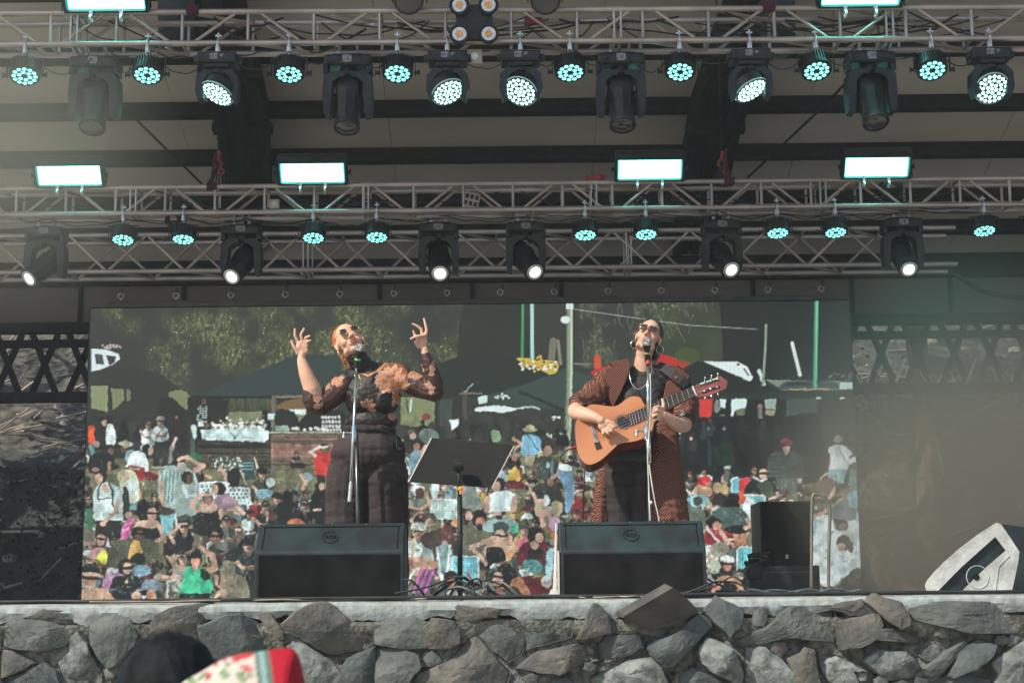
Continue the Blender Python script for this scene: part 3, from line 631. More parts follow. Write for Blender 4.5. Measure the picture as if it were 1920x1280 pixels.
# crowd in the shade of the far tents
for i in range(90):
    x = rr.choice([rr.uniform(750, 1062), rr.uniform(1270, 1480), rr.uniform(166, 370)]); y = rr.uniform(788, 836) if x > 500 else rr.uniform(790, 850)
    d = rr.uniform(.65, 1.25); A.ell(x, y, 4, 5, shade((70, 60, 56), d)); A.poly([(x-8, y+26), (x-7, y+8), (x, y+5), (x+7, y+8), (x+8, y+26)], shade(rr.choice([(58,58,54), (66,58,54), (52,58,58)]), d), 2)
    if rr.random() < .22: A.ell(x+rr.uniform(-8, 8), y+rr.uniform(0, 16), 3, 3, rr.choice([(190,214,208), (170,120,100), (196,160,136), (110,140,140), (160,50,50)]), 0, .9)
def person(x, y, r, shirt, hair=HAIR, cap=None, cover=True, seat=True, skin=SKN, face=0, arms=None, h=5.6, glasses=None):
    """a spectator of head radius r (px) with head centre x, y; sun from the upper left"""
    sd = shade(shirt, .62); sk = shade(skin, .62); w = r*2.05; b = y+r*h
    A.poly([(x-w*1.0, b), (x-w*.98, y+r*2.6), (x-w*.75, y+r*1.65), (x-r*.5, y+r*1.2), (x+r*.5, y+r*1.2), (x+w*.75, y+r*1.65), (x+w*.98, y+r*2.6), (x+w, b)], shirt, 3)
    A.poly([(x+r*.35, y+r*1.3), (x+w*.75, y+r*1.65), (x+w*.98, y+r*2.6), (x+w, b), (x+r*.2, b), (x+r*.55, y+r*3)], sd, 3, .85)
    for k in range(3): A.line([(x-w*.6+k*r*.9, y+r*(2.4+.5*k)), (x-w*.4+k*r*.8, y+r*(3.6+.5*k))], r*.22, shade(shirt, .74), .7)
    A.line([(x, y+r*.6), (x+r*.1, y+r*1.45)], r*.95, shade(sk, 1.1))
    if arms is None: arms = rr.choice(['lap', 'lap', 'shade', 'cross'])
    if arms == 'lap':
        A.line([(x-w*.95, y+r*3.0), (x-w*.9, y+r*4.4), (x-r*.3, y+r*4.9)], (r*.75, r*.5), skin); A.line([(x+w*.95, y+r*3.0), (x+w*.85, y+r*4.4), (x+r*.4, y+r*4.9)], (r*.7, r*.5), sk)
    elif arms == 'cross':
        A.line([(x-w*.9, y+r*3.0), (x-w*.5, y+r*3.9), (x+r*.8, y+r*3.7)], (r*.7, r*.5), skin); A.line([(x+w*.9, y+r*3), (x+w*.6, y+r*3.9), (x-r*.4, y+r*3.9)], (r*.7, r*.5), sk)
    A.ell(x, y-r*.1, r*1.02, r*1.2, hair); A.ell(x+face*r*.28, y+r*.14, r*.8, r*1.0, skin); A.ell(x+face*r*.28+r*.32, y+r*.3, r*.46, r*.8, sk, 0, .8)
    A.poly([(x-r*.75, y-r*.55), (x+r*.8, y-r*.55), (x+r*.85, y-r*.15), (x-r*.72, y-r*.2)], shade(hair, .9) if not cap else shade(cap, .6), 2, .9)
    if glasses or (glasses is None and rr.random() < .5): A.poly([(x+face*r*.3-r*.72, y-r*.08), (x+face*r*.3+r*.72, y-r*.08), (x+face*r*.3+r*.62, y+r*.25), (x+face*r*.3+r*.1, y+r*.1), (x+face*r*.3-r*.62, y+r*.26)], (38, 34, 34))
    else: A.line([(x+face*r*.3-r*.5, y+r*.06), (x+face*r*.3+r*.5, y+r*.06)], r*.2, (86, 60, 54), .8)
    A.line([(x+face*r*.3, y+r*.15), (x+face*r*.42, y+r*.42)], r*.16, (150,112,96), .9); A.line([(x+face*r*.3-r*.25, y+r*.66), (x+face*r*.3+r*.28, y+r*.66)], r*.18, (150, 84, 78), .9)
    if cap:
        A.poly([(x-r*1.02, y-r*.35), (x-r*.9, y-r*1.1), (x, y-r*1.42), (x+r*.9, y-r*1.1), (x+r*1.0, y-r*.35)], cap, 3); A.poly([(x+r*.2, y-r*1.35), (x+r*.9, y-r*1.1), (x+r*1.0, y-r*.35), (x+r*.4, y-r*.4)], shade(cap, .7), 2, .8); A.line([(x-r*.7+face*r*.5, y-r*.32), (x+r*.7+face*r*.9, y-r*.25)], r*.3, shade(cap, .85))
    if arms == 'shade':
        A.line([(x-w*.95, y+r*2.8), (x-w*1.35, y+r*1.4), (x-r*.7, y-r*.45)], (r*.75, r*.5), skin); A.line([(x-r*.9, y-r*.5), (x+r*.5, y-r*.6)], r*.42, shade(skin, 1.08)); A.line([(x+w*.95, y+r*3.0), (x+w*.85, y+r*4.4), (x+r*.4, y+r*4.9)], (r*.7, r*.5), sk)
def chair(x, y, w, h, c, frame=(214,230,224)):
    A.poly([(x, y), (x+w, y+1), (x+w-2, y+h), (x+2, y+h)], c)
    for k in range(int(w//6)): A.line([(x+3+k*6, y+1), (x+4+k*6, y+h)], 1.2, shade(c, .8), .8)
    A.line([(x-1, y+h), (x-1, y+1), (x+4, y-2), (x+w-4, y-1), (x+w+1, y+2), (x+w+1, y+h)], 3, frame)
shirts = [WHT, (196,214,208), (52,50,50), (60,62,58), (48,52,52), (70,72,68), (56,58,56), (62,60,58), (110,118,110), (96,120,126), (130,124,104), (150,160,150), (52,50,50), (120,70,76), (140,176,184), (90,88,72), (196,166,92), (170,60,60), (84,92,88)]
# random spectators, back rows to front rows
rows = [(848, 4.4, 30), (866, 4.8, 30), (886, 5.4, 28), (908, 6.2, 27), (932, 6.8, 25), (958, 7.6, 24), (986, 8.3, 22), (1016, 9.2, 20), (1048, 10.2, 18), (1082, 11.0, 16), (1112, 11.8, 15)]
for yb, r, n in rows:
    for k in range(int(n*1.25)):
        x = 160+(1470)*(k+rr.uniform(-.35, .35))/(n*1.25); y = yb+rr.uniform(-9, 9)
        if yb < 915 and 165 < x < 640 and rr.random() < .86: continue
        if yb < 880 and x > 1270: continue
        c = rr.choice(shirts); q = rr.random()
        if rr.random() < .2: chair(x-r*2, y+r*1.2, r*4, r*3.6, rr.choice([(120,196,204), (150,204,200), (170,196,190), (90,110,108)]))
        A.ell(x+r*1.6, y+r*5.2, r*2.6, r*1.3, (48, 48, 44), 0, .8)
        person(x, y, r*rr.uniform(.85, 1.05), c, rr.choice([HAIR, (70,58,50), (48,44,44), (120,96,66)]), rr.choice([None, None, None, (190,204,196), (60,60,60), (150,150,130), (110,60,66)]), face=rr.choice([-1, 0, 1, 1]), h=rr.uniform(5, 7), skin=shade(SKN, rr.uniform(.8, 1.05)))
def strokes(n, y0, y1, cols, l, w, al=.85):
    for i in range(n):
        y = rr.uniform(y0, y1); x = rr.uniform(158, 1618)
        if y < 905 and 165 < x < 640: continue
        if y < 890 and x > 1270: continue
        k = .6+.7*(y-y0)/(y1-y0); a = rr.uniform(0, 3.2); ll = rr.uniform(*l)*k; A.line([(x, y), (x+ll*math.cos(a), y+ll*math.sin(a)*.7)], rr.uniform(*w)*k, shade(rr.choice(cols), rr.uniform(.75, 1.1)), al)
strokes(900, 845, 1130, [(48,46,44), (56,54,50), (70,68,62), SKN, SKD, (210,236,230), (150,180,180), (90,100,96), (150,110,96)], (2, 9), (2, 5))
# --- the people one can tell apart
# left edge, standing group
A.poly([(300,745),(350,770),(352,850),(300,850)], (58,58,54), 2); A.poly([(166,800),(176,799),(181,812),(179,832),(168,836)], (226,84,52), 2); A.line([(171,838),(178,858)], 9, (110,150,160))
A.poly([(178,798),(200,796),(203,835),(182,836)], (58,58,54), 2); A.ell(192, 788, 6, 7, (54,50,48)); A.ell(196, 793, 5, 6, SKN); A.poly([(201,796),(211,796),(216,808),(217,834),(200,832)], (214,240,238), 2); A.ell(206, 787, 6, 7, (50,46,44))
person(279, 797, 6, (214,236,230), (96,80,62), arms='cross', h=6); A.poly([(267,834),(286,834),(284,846),(265,845)], (150,180,180), 2)
A.poly([(291,820),(314,820),(317,872),(304,873),(302,835),(300,873),(288,873)], (66,66,62)); person(301, 790, 7, WHT, HAIR, (150,150,140), arms='cross', h=5, glasses=True); A.line([(313,795),(298,812),(292,822)], 1.6, (70,70,70))
A.line([(286,876),(318,876)], 3, (196,206,190)); A.line([(333,782),(334,800),(330,824)], 9, (70,48,52)); A.ell(332, 783, 3, 4, (150,96,90)); A.line([(330,822),(324,840)], 6, (190,160,150)); A.line([(322,840),(320,866)], 7, (130,140,130))
A.poly([(355,800),(366,798),(372,822),(362,826),(352,818)], (66,72,68), 2); A.poly([(359,799),(369,799),(369,822),(364,822)], (196,224,220), 2); A.line([(362,826),(363,850)], 8, (86,92,90))
# reclining dark figure, cap man, white tee and red trousers
A.poly([(170,856),(195,846),(212,852),(215,872),(195,888),(168,886)], (52,52,50), 3); A.ell(207, 842, 8, 9, (46,42,42)); A.ell(209, 846, 6, 7, SKD); A.line([(206,868),(205,886)], 6, (160,124,108)); A.ell(182, 834, 6, 6, (176,150,140)); A.ell(180,881,8,4,(170,120,110))
A.poly([(236,848),(250,844),(258,860),(240,870)], (140,180,176), 2); A.ell(234, 840, 7, 8, SKD); A.ell(237, 836, 6, 5, SKN); A.poly([(222,832),(232,826),(246,828),(249,836),(240,838)], (176,184,160), 3)
A.poly([(238,872),(246,852),(258,846),(272,850),(280,872),(276,888),(262,876),(238,876)], (214,240,240), 2); A.ell(275, 842, 8, 9, (50,46,46)); A.ell(283, 846, 5, 7, SKN); A.poly([(241,874),(262,875),(272,880),(270,900),(250,900)], (150,48,54), 2); A.poly([(272,884),(288,886),(300,898),(275,900)], (120,44,48), 2)
A.line([(245,878),(262,880)], 3.5, SKN)
# backpack man and blonde woman
A.poly([(224,892),(236,882),(252,884),(260,905),(262,938),(232,945)], (204,214,180), 3); A.ell(231, 893, 10, 13, (176,170,134)); A.ell(238, 893, 6, 8, SKN); A.poly([(240,900),(256,902),(258,928),(240,930)], (210,236,232), 2); A.poly([(243,944),(258,942),(258,956),(244,956)], (110,150,160)); A.line([(262,920),(266,940)], 4, SKN)
A.poly([(178,918),(192,905),(206,906),(226,918),(232,945),(228,978),(180,978),(176,945)], (196,218,212), 3); A.poly([(206,908),(226,918),(232,940),(222,950),(206,930)], (170,196,194), 3, .8); A.line([(205,908),(212,920),(212,945),(222,962)], 4, (74,80,76)); A.line([(190,908),(184,922),(186,940)], 3, (84,90,86)); A.line([(184,936),(212,934)], 2, (74,80,76))
A.poly([(180,976),(228,976),(226,1010),(178,1010)], (54,54,52)); A.ell(190, 894, 11, 13, (62,56,50)); A.ell(186, 898, 8, 9, SKN); A.line([(222,940),(218,958),(196,980)], (9, 6), SKN); A.ell(194, 982, 6, 5, SKN); A.line([(197,912),(200,920)], 10, SKN); A.poly([(232,915),(242,920),(244,970),(232,968)], (66,74,64), 2)
A.poly([(160,952),(176,952),(175,994),(160,994)], (80,130,104)); A.poly([(158,994),(180,994),(178,1014),(158,1014)], (122,112,96))
# striped shirt men shading their eyes
A.poly([(296,920),(304,885),(324,872),(348,876),(366,888),(372,915),(352,950),(310,950)], (160,190,184), 3)
for k in range(9): A.line([(306+k*7, 884), (302+k*7, 940)], 1.8, (84,104,100), .9)
A.line([(303,905),(304,935),(308,948)], (9, 6), SKN); A.ell(337, 866, 11, 12, (60,56,54)); A.ell(341, 876, 9, 10, (176,170,156)); A.line([(336,862),(352,856),(366,866),(382,874),(366,882)], (6, 9), SKN); A.poly([(354,852),(372,850),(380,862),(362,860)], (60,130,90), 2)
A.poly([(330,906),(345,892),(362,896),(370,915),(372,960),(335,975),(328,940)], (150,168,162), 3); A.ell(352, 895, 11, 12, (66,56,50)); A.ell(357, 898, 7, 9, SKD); A.line([(344,912),(352,930),(368,928)], 7, (184,206,200)); A.line([(333,972),(350,968),(362,975)], 8, (90,96,90))
# bent figure with leafy shirt, menu board, cap man, red-shirt child
A.poly([(396,872),(404,858),(430,856),(450,864),(458,876),(440,884),(412,888)], (96,104,92), 3)
for i in range(70): A.ell(rr.uniform(400, 455), rr.uniform(858, 882), 1.8, 1.8, rr.choice([(206,220,206), (70,76,66)]))
A.line([(414,878),(424,890),(424,902),(426,910)], (8, 5), SKN); A.poly([(428,884),(452,878),(448,912),(430,915)], (54,54,52), 2); A.poly([(456,864),(476,866),(480,900),(462,900)], (62,90,92))
for k in range(3): A.line([(456,868+k*6),(475,868+k*6)], 2, (150,196,200), .8)
A.line([(477,858),(485,882)], 3.4, (186,180,156)); A.line([(452,882),(462,910)], 4, (176,170,146)); A.line([(396,896),(386,892)], 4, SKN)
person(491, 888, 8.5, (72,78,74), HAIR, (48,50,52), arms='cross', h=5, face=1); A.ell(508, 905, 8, 9, (200,226,222)); A.poly([(482,920),(508,918),(512,930),(485,934)], (120,160,176), 2)
A.poly([(590,850),(600,846),(622,846),(628,852),(622,892),(592,890)], (214,60,58), 2); A.ell(609, 840, 9, 9, (56,46,44)); A.ell(609, 845, 7, 6, (140,100,88)); A.line([(592,854),(584,848),(600,838),(614,838)], (6, 4.5), (206,190,176)); A.poly([(595,890),(612,892),(610,905),(596,905)], (66,66,64))
A.ell(577, 895, 10, 8, (140,168,174)); A.line([(566,892),(574,906),(568,916)], (8, 6), SKN); A.ell(600, 916, 9, 12, (44,40,42)); A.ell(604, 912, 5, 7, SKN); A.poly([(584,932),(600,922),(616,930),(616,980),(584,980)], (46,44,46), 2); A.line([(590,956),(603,956)], 4, SKN); A.poly([(560,942),(580,942),(578,962),(562,956)], (130,190,196))
# woven lawn chairs
chair(376, 906, 52, 30, (196,224,222)); chair(426, 916, 42, 30, (196,224,222))
for cx0 in (378, 428):
    for k in range(5):
        for j in range(4): A.poly([(cx0+k*8+(j % 2)*3, 910+j*7), (cx0+k*8+4+(j % 2)*3, 910+j*7), (cx0+k*8+4+(j % 2)*3, 914+j*7), (cx0+k*8+(j % 2)*3, 914+j*7)], (82,92,90))
# mauve shirt, black tank shading eyes
A.poly([(402,938),(414,924),(430,928),(448,944),(430,960),(404,962)], (158,128,142), 3); A.ell(412, 916, 12, 12, (50,44,44)); A.ell(404, 918, 7, 9, SKN); A.line([(430,956),(446,952),(458,962)], 7, SKN)
A.poly([(364,1000),(370,958),(382,946),(400,946),(414,958),(416,1000)], (52,52,50), 3); A.poly([(372,944),(392,940),(408,948),(404,960),(376,960)], SKN, 3); A.ell(390, 934, 10, 12, (52,46,44)); A.ell(390, 938, 8, 8, (150,116,98)); A.line([(372,958),(360,946),(374,930),(398,926)], (8, 6), SKN); A.line([(414,958),(420,980),(412,992)], (9, 6), SKN)
# brunette in black tank, pink fabric
A.ell(270, 958, 13, 22, (48,44,44)); A.ell(286, 963, 9, 12, SKN); A.line([(279,962),(297,963)], 4.5, (36,32,34)); A.line([(280,985),(284,975)], 12, SKN); A.poly([(246,1010),(252,985),(266,976),(296,978),(308,990),(310,1010)], SKN, 3); A.poly([(260,1012),(262,990),(274,990),(286,992),(296,988),(300,1012)], (52,52,50), 2); A.line([(307,990),(309,1008),(290,1016)], (8, 6), SKN)
A.poly([(228,1012),(230,988),(240,975),(252,972),(246,990),(240,1012)], (214,96,160), 2); A.line([(234,985),(246,980)], 2, (240,160,200)); A.line([(232,996),(243,990)], 2, (240,170,206)); A.ell(241, 966, 6, 7, SKN)
A.poly([(300,964),(330,964),(322,1002),(308,1002)], (130,200,206)); A.ell(313, 960, 15, 6, (92,82,76)); A.line([(330,966),(332,985)], 4, (214,232,228))
# plaid jacket man, girl with yellow, bare shoulders, mauve cap, bucket hat, glasses man
A.poly([(202,1045),(210,1022),(236,1010),(262,1008),(288,1014),(300,1032),(296,1045),(262,1062),(205,1064)], (96,96,78), 3)
for k in range(16): A.line([(206+k*6, 1012), (203+k*6, 1060)], 1.2, (62,62,52), .7)
for k in range(8): A.line([(206, 1014+k*6), (296, 1012+k*6)], 1.1, (128,124,98), .5)
A.poly([(240,1044),(248,1016),(262,1014),(268,1044),(254,1050)], (206,160,84), 2); A.ell(260, 1000, 14, 13, (50,50,46)); A.ell(263, 1005, 9, 10, SKD); A.line([(256,1001),(274,1001)], 4, (34,32,32))
A.ell(191, 1014, 11, 14, (92,72,62)); A.ell(190, 1012, 8, 11, SKN); A.line([(183,1010),(198,1012)], 4, (90,40,50)); A.poly([(166,1046),(172,1030),(190,1026),(200,1034),(192,1046)], (184,140,140), 2); A.poly([(182,1048),(196,1030),(202,1044),(198,1058)], (206,220,70), 2); A.line([(158,1020),(178,1017)], 7, (160,130,112))
A.ell(238, 1065, 16, 18, (50,46,44)); A.ell(240, 1066, 9, 11, SKN); A.line([(231,1066),(250,1064)], 6, (34,30,32)); A.ell(260, 1048, 14, 11, (46,46,44)); A.poly([(250,1064),(276,1060),(284,1076),(252,1080)], (120,156,176), 2)
A.poly([(192,1092),(200,1078),(218,1074),(236,1080),(228,1094),(204,1106),(194,1104)], (178,128,166), 3); A.poly([(214,1084),(240,1080),(266,1084),(276,1100),(270,1130),(206,1130)], (48,50,50), 3); A.ell(238, 1090, 3, 3, (190,180,120))
A.ell(170, 1070, 18, 14, (40,42,42)); A.ell(168, 1086, 14, 12, (176,124,98)); A.line([(156,1076),(176,1076),(192,1080)], 6, (200,170,150)); A.line([(156,1083),(186,1085)], 6, (46,36,36)); A.poly([(152,1132),(155,1106),(172,1100),(196,1104),(212,1118),(214,1132)], (206,160,128), 3)
A.poly([(262,1104),(272,1090),(286,1086),(300,1092),(306,1108),(290,1108),(270,1106)], (120,136,150), 3); A.ell(256, 1118, 9, 9, (206,168,142)); A.ell(284, 1116, 9, 10, (196,140,108)); A.ell(270, 1119, 5, 3.5, (222,240,240)); A.line([(256,1108),(268,1104)], 4, (150,160,160))
# green halter woman, hands over eyes
A.line([(356,1072),(330,1062),(322,1050),(345,1030),(362,1028)], (12, 9), (176,148,126)); A.line([(386,1072),(404,1066),(400,1042),(378,1028)], (12, 9), (190,150,126)); A.ell(366, 1046, 15, 16, (50,46,44)); A.ell(368, 1052, 9, 10, (206,140,116)); A.line([(358,1045),(378,1044)], 6, (48,44,44)); A.line([(366,1062),(368,1074)], 12, SKN)
A.poly([(336,1114),(342,1092),(346,1068),(356,1062),(366,1070),(380,1064),(390,1072),(398,1088),(394,1114)], (66,200,146), 2); A.poly([(380,1064),(390,1072),(396,1084),(384,1090),(376,1078)], (48,56,50), 2); A.line([(342,1092),(392,1092)], 1.2, (50,170,122), .7); A.poly([(338,1113),(394,1113),(396,1132),(334,1132)], (50,46,46))
A.line([(316,1096),(314,1120)], 5, (214,232,228)); A.line([(314,1092),(326,1086)], 5, (214,232,228)); A.line([(304,1080),(320,1084),(332,1080)], 6, SKN)
# olive shirt man
A.poly([(413,1080),(424,1048),(440,1040),(462,1040),(474,1055),(476,1132),(424,1132)], (136,130,108), 3); A.line([(418,1082),(420,1118)], 10, (176,140,116)); A.line([(448,1040),(464,1080),(474,1118)], 6, (50,50,46)); A.ell(450, 1030, 9, 10, (150,112,98)); A.poly([(438,1030),(442,1016),(454,1012),(466,1020),(466,1030)], (206,218,206), 3); A.poly([(470,1050),(480,1030),(480,1132),(470,1132)], (60,60,58))
person(446, 1000, 10, (60,62,60), HAIR, None, arms='shade', h=5); person(466, 1022, 11, (70,76,74), HAIR, (50,50,52), arms='cross', h=5); person(425, 978, 9, (112,116,108), HAIR, None, arms='cross'); A.ell(404, 1000, 15, 17, (42,40,40)); A.ell(404, 1008, 10, 10, (150,110,96)); A.line([(395,1005),(414,1006)], 5, (30,28,30)); person(346, 988, 10, (56,54,54), HAIR, None, arms='shade', h=5)
person(498, 950, 9, (58,58,56), arms='cross'); person(572, 948, 9, (60,56,56), arms='lap'); person(520, 935, 9, (84,84,80), HAIR, (60,60,58), arms='lap'); A.poly([(505,985),(518,950),(540,938),(562,950),(570,985)], (50,50,48), 3); A.ell(540, 932, 11, 13, (46,44,44)); A.ell(512, 968, 8, 9, SKD); A.poly([(540,978),(560,972),(575,985),(545,985)], (196,110,70), 2)
# --- centre
person(785, 996, 12, WHT, (150,130,100), (206,214,200), arms='none', h=5); A.poly([(757,1052),(775,1044),(800,1046),(820,1055),(820,1072),(757,1078)], (206,160,132), 3); A.line([(768,1052),(776,1064)], 7, (184,130,104)); A.line([(778,1010),(774,1042)], 5, (204,190,140))
A.ell(786, 920, 11, 9, (220,236,232)); A.ell(788, 924, 8, 10, (110,80,70)); A.line([(800,925),(806,945),(790,955),(768,950)], (7, 6), SKN); A.poly([(772,938),(796,934),(796,948),(776,950)], (120,128,126)); A.ell(816, 918, 8, 18, (196,220,216))
chair(810, 938, 46, 36, (186,214,206)); A.poly([(858,912),(884,905),(900,935),(898,955),(862,950)], (140,150,144), 3); A.ell(868, 918, 6, 8, SKN)
A.ell(806, 972, 13, 11, (88,78,62)); A.ell(806, 980, 9, 8, (170,140,124)); A.poly([(790,1012),(812,996),(835,990),(850,1000),(852,1030),(805,1030)], (86,74,68), 3); A.ell(838, 1000, 11, 16, (120,74,68)); A.line([(834,1018),(836,1030)], 10, (186,140,116)); A.poly([(822,1024),(846,1022),(848,1068),(826,1070)], (130,160,160), 2); A.line([(820,1028),(826,1072)], 5, (214,236,232)); A.line([(844,1024),(840,1072)], 5, (200,226,224))
A.line([(860,1020),(858,1050)], 16, (70,60,58)); A.ell(856,980,10,8,(206,150,96))
A.poly([(868,1012),(874,985),(895,975),(918,985),(925,1012),(920,1050),(868,1050)], (110,110,92), 3); A.ell(899, 972, 14, 17, (56,46,42)); A.ell(902, 980, 9, 10, (176,118,98)); A.ell(902, 988, 8, 7, (74,60,54))
A.ell(880, 965, 9, 11, (100,80,72)); A.ell(880, 967, 7, 9, (196,150,130)); 
A.poly([(905,985),(915,976),(945,968),(965,975),(972,992),(950,998),(910,996)], (150,182,176), 3); A.ell(936, 958, 12, 13, (58,48,46)); A.ell(934, 961, 9, 11, (206,166,150)); A.ell(936, 970, 7, 4, (90,66,60)); A.poly([(958,986),(972,984),(974,996),(962,1000)], (90,190,150), 2)
A.poly([(910,1045),(918,1010),(934,1004),(955,1010),(960,1050)], SKN, 3); A.ell(940, 990, 15, 12, (84,94,88)); A.ell(938, 1002, 10, 9, SKN); A.line([(930,1003),(950,1006)], 4, (40,36,36)); A.line([(920,1012),(884,1026),(905,1048),(912,1058)], (9, 6), SKN); A.line([(955,1008),(966,1030),(940,1030),(918,1020)], (9, 6), SKN); A.poly([(914,1028),(940,1026),(950,1050),(916,1056)], (52,46,48), 2); A.poly([(952,1035),(966,1032),(960,1048),(952,1046)], (196,140,90), 2)
A.poly([(915,960),(920,928),(936,920),(960,922),(968,940),(966,956),(925,960)], (206,232,230), 3); A.ell(937, 908, 12, 13, (66,54,50)); A.ell(932, 912, 8, 10, SKN); A.line([(916,935),(914,955)], 11, SKN); A.line([(966,935),(962,955)], 11, SKN)
A.poly([(996,948),(1000,915),(1020,905),(1045,910),(1056,930),(1054,945),(1026,950)], (70,70,64), 3); A.ell(1030, 899, 10, 12, (66,56,52)); A.ell(1033, 902, 7, 9, (150,110,96)); A.poly([(1004,945),(1022,942),(1028,960),(1018,972),(1006,966)], (168,156,124), 2); A.poly([(1034,942),(1054,942),(1056,958),(1042,970)], (168,156,124), 2); A.ell(1025, 938, 6, 11, (206,232,234)); A.line([(1000,925),(1006,940),(1020,938)], 7, SKN)
A.poly([(1000,890),(1004,862),(1020,854),(1040,858),(1052,872),(1050,892),(1020,900)], (74,80,74), 3); A.ell(1028, 843, 11, 12, (66,56,52)); A.ell(1027, 846, 8, 10, (160,124,106)); A.ell(1028, 872, 4, 6, (150,180,176)); A.line([(1036,866),(1036,892)], 5, (120,156,156), .7); A.line([(1052,870),(1048,888),(1036,896)], 6, SKN); A.line([(1003,872),(1006,890)], 6, SKD)
A.poly([(1047,880),(1066,875),(1076,892),(1078,920),(1070,958),(1060,958),(1060,920),(1052,900)], (112,150,180), 2); A.poly([(1050,872),(1066,870),(1074,882),(1052,882)], (196,218,216), 2)
A.poly([(978,852),(980,820),(990,814),(1008,818),(1016,830),(1012,850),(995,856)], (116,170,196), 3); A.poly([(984,854),(1004,854),(998,872),(988,872)], (160,148,124), 2); A.ell(994, 806, 14, 4, (178,166,128)); A.ell(994, 801, 8, 5, (190,178,138)); A.line([(990,814),(1010,845)], 1.6, (60,80,90))
A.ell(965, 868, 12, 14, (62,50,46)); A.ell(966, 858, 6, 7, (190,140,120)); A.poly([(950,900),(958,884),(968,874),(976,890),(976,902)], (216,176,76), 2); A.poly([(948,904),(978,902),(982,915),(952,916)], (120,50,60), 2); A.line([(958,852),(946,862)], 5, SKN)
A.line([(962,822),(978,832),(966,842)], (6, 5), (190,150,130)); A.ell(772, 812, 8, 6, (110,104,84)); A.ell(775, 818, 6, 6, (196,160,146)); A.ell(805, 818, 20, 14, (120,136,128), .2, .9); A.poly([(768,880),(772,850),(786,842),(795,856),(790,885)], (120,160,176), 3); A.ell(776, 834, 10, 9, (58,50,46)); A.ell(782, 838, 6, 7, (176,130,110)); A.line([(790,852),(800,836)], 7, SKN)
A.poly([(843,788),(862,785),(858,800),(848,808)], (196,226,226)); A.ell(800, 782, 9, 6, (150,70,76)); A.poly([(922,810),(935,806),(940,825),(926,828)], (120,150,112), 3); A.line([(900,800),(884,800),(888,830)], 8, (60,56,54))
person(990, 975, 9, (150,140,110), (66,56,52), (204,220,216), arms='none', h=5); person(983, 990, 10, (206,160,110), (60,50,48), (92,92,76), arms='cross', h=4.4, glasses=True); A.poly([(968,1020),(984,1008),(992,1016),(976,1028)], (220,110,130), 2)
A.poly([(968,1050),(978,1022),(998,1014),(1020,1018),(1034,1036),(1034,1060),(975,1060)], (116,44,60), 3); A.poly([(990,1048),(996,1022),(1014,1022),(1018,1048)], (58,52,50), 2); A.ell(1004, 1004, 14, 17, (52,48,46)); A.ell(1012, 1008, 8, 9, SKN); A.poly([(994,1020),(1002,1014),(1012,1022),(1003,1031)], SKN, 2)
A.ell(1000, 1062, 20, 13, (86,140,140), .3); A.line([(964,1048),(972,1080)], 9, (74,84,78)); A.poly([(975,1085),(1015,1076),(1035,1080),(1032,1112),(985,1112)], (112,44,54), 2); A.ell(1026, 1090, 10, 12, (196,186,180)); A.poly([(1000,1078),(1020,1076),(1016,1082),(998,1084)], (130,140,90))
A.line([(1015,960),(1020,985)], 9, (196,150,136)); A.line([(1024,958),(1042,985)], 9, SKN); A.ell(1040, 982, 12, 13, (190,156,180)); A.line([(1030,995),(1044,1010)], 10, (190,120,70)); A.poly([(1026,1035),(1040,1030),(1034,1082),(1024,1080)], (150,196,206), 2)
chair(849, 1045, 48, 46, (112,196,212)); A.poly([(776,1108),(788,1068),(822,1066),(804,1118),(780,1118)], (110,96,116))
for k in range(3): A.line([(792+k*11,1067),(776+k*11,1110)], 4.4, (200,92,170))
A.line([(762,1095),(776,1070),(784,1066)], 5, (206,232,228)); A.line([(824,1070),(830,1085)], 7, (206,232,228))
A.ell(847, 1084, 14, 14, (60,46,44)); A.ell(848, 1094, 10, 13, (170,116,98)); A.ell(949, 1078, 20, 22, (54,46,46)); A.poly([(952,1120),(958,1092),(975,1082),(990,1100),(996,1130),(950,1130)], (196,128,92), 3); A.poly([(948,1130),(955,1100),(974,1104),(984,1130)], (70,70,60), 2); A.ell(925, 1080, 14, 15, (54,58,54)); A.ell(934, 1085, 10, 13, (206,160,140)); A.line([(924,1080),(946,1083)], 5, (34,30,32)); A.poly([(905,1130),(912,1095),(925,1100),(930,1130)], (66,60,54), 2); A.ell(936, 1106, 8, 6, (150,100,86))
# --- right
A.poly([(1446,852),(1462,846),(1478,844),(1496,848),(1506,865),(1508,892),(1496,898),(1454,898),(1440,892),(1440,870)], (78,88,78), 3)
for k in range(6): A.line([(1444,856+k*8),(1505,856+k*8)], 1.6, (46,54,50), .9)
A.poly([(1456,896),(1496,896),(1494,925),(1478,925),(1476,905),(1472,925),(1460,925)], (92,98,94)); A.ell(1476, 836, 9, 11, (100,80,74)); A.ell(1475, 842, 7, 7, (190,156,140)); A.poly([(1465,832),(1470,823),(1482,822),(1487,833)], (130,60,78), 2); A.line([(1468,836),(1486,836)], 3.4, (52,42,44)); A.ell(1500, 901, 5, 5, SKN); A.poly([(1470,848),(1478,848),(1475,856)], SKN)
A.poly([(1552,846),(1562,836),(1578,834),(1592,842),(1600,852),(1592,858),(1591,880),(1555,879),(1558,852)], (214,240,238), 2); A.poly([(1556,880),(1590,880),(1582,906),(1572,906),(1570,890),(1566,906),(1556,904)], (130,170,176)); A.ell(1573, 824, 9, 7, (130,132,120)); A.line([(1555,858),(1552,884)], 5, SKD); A.line([(1572,838),(1588,866)], 1.5, (90,100,100))
A.poly([(1592,862),(1606,856),(1610,870),(1596,872)], (206,230,224), 2); A.poly([(1594,880),(1606,874),(1612,890),(1612,925),(1596,920)], (110,160,146), 2); A.ell(1602, 874, 6, 7, SKD)
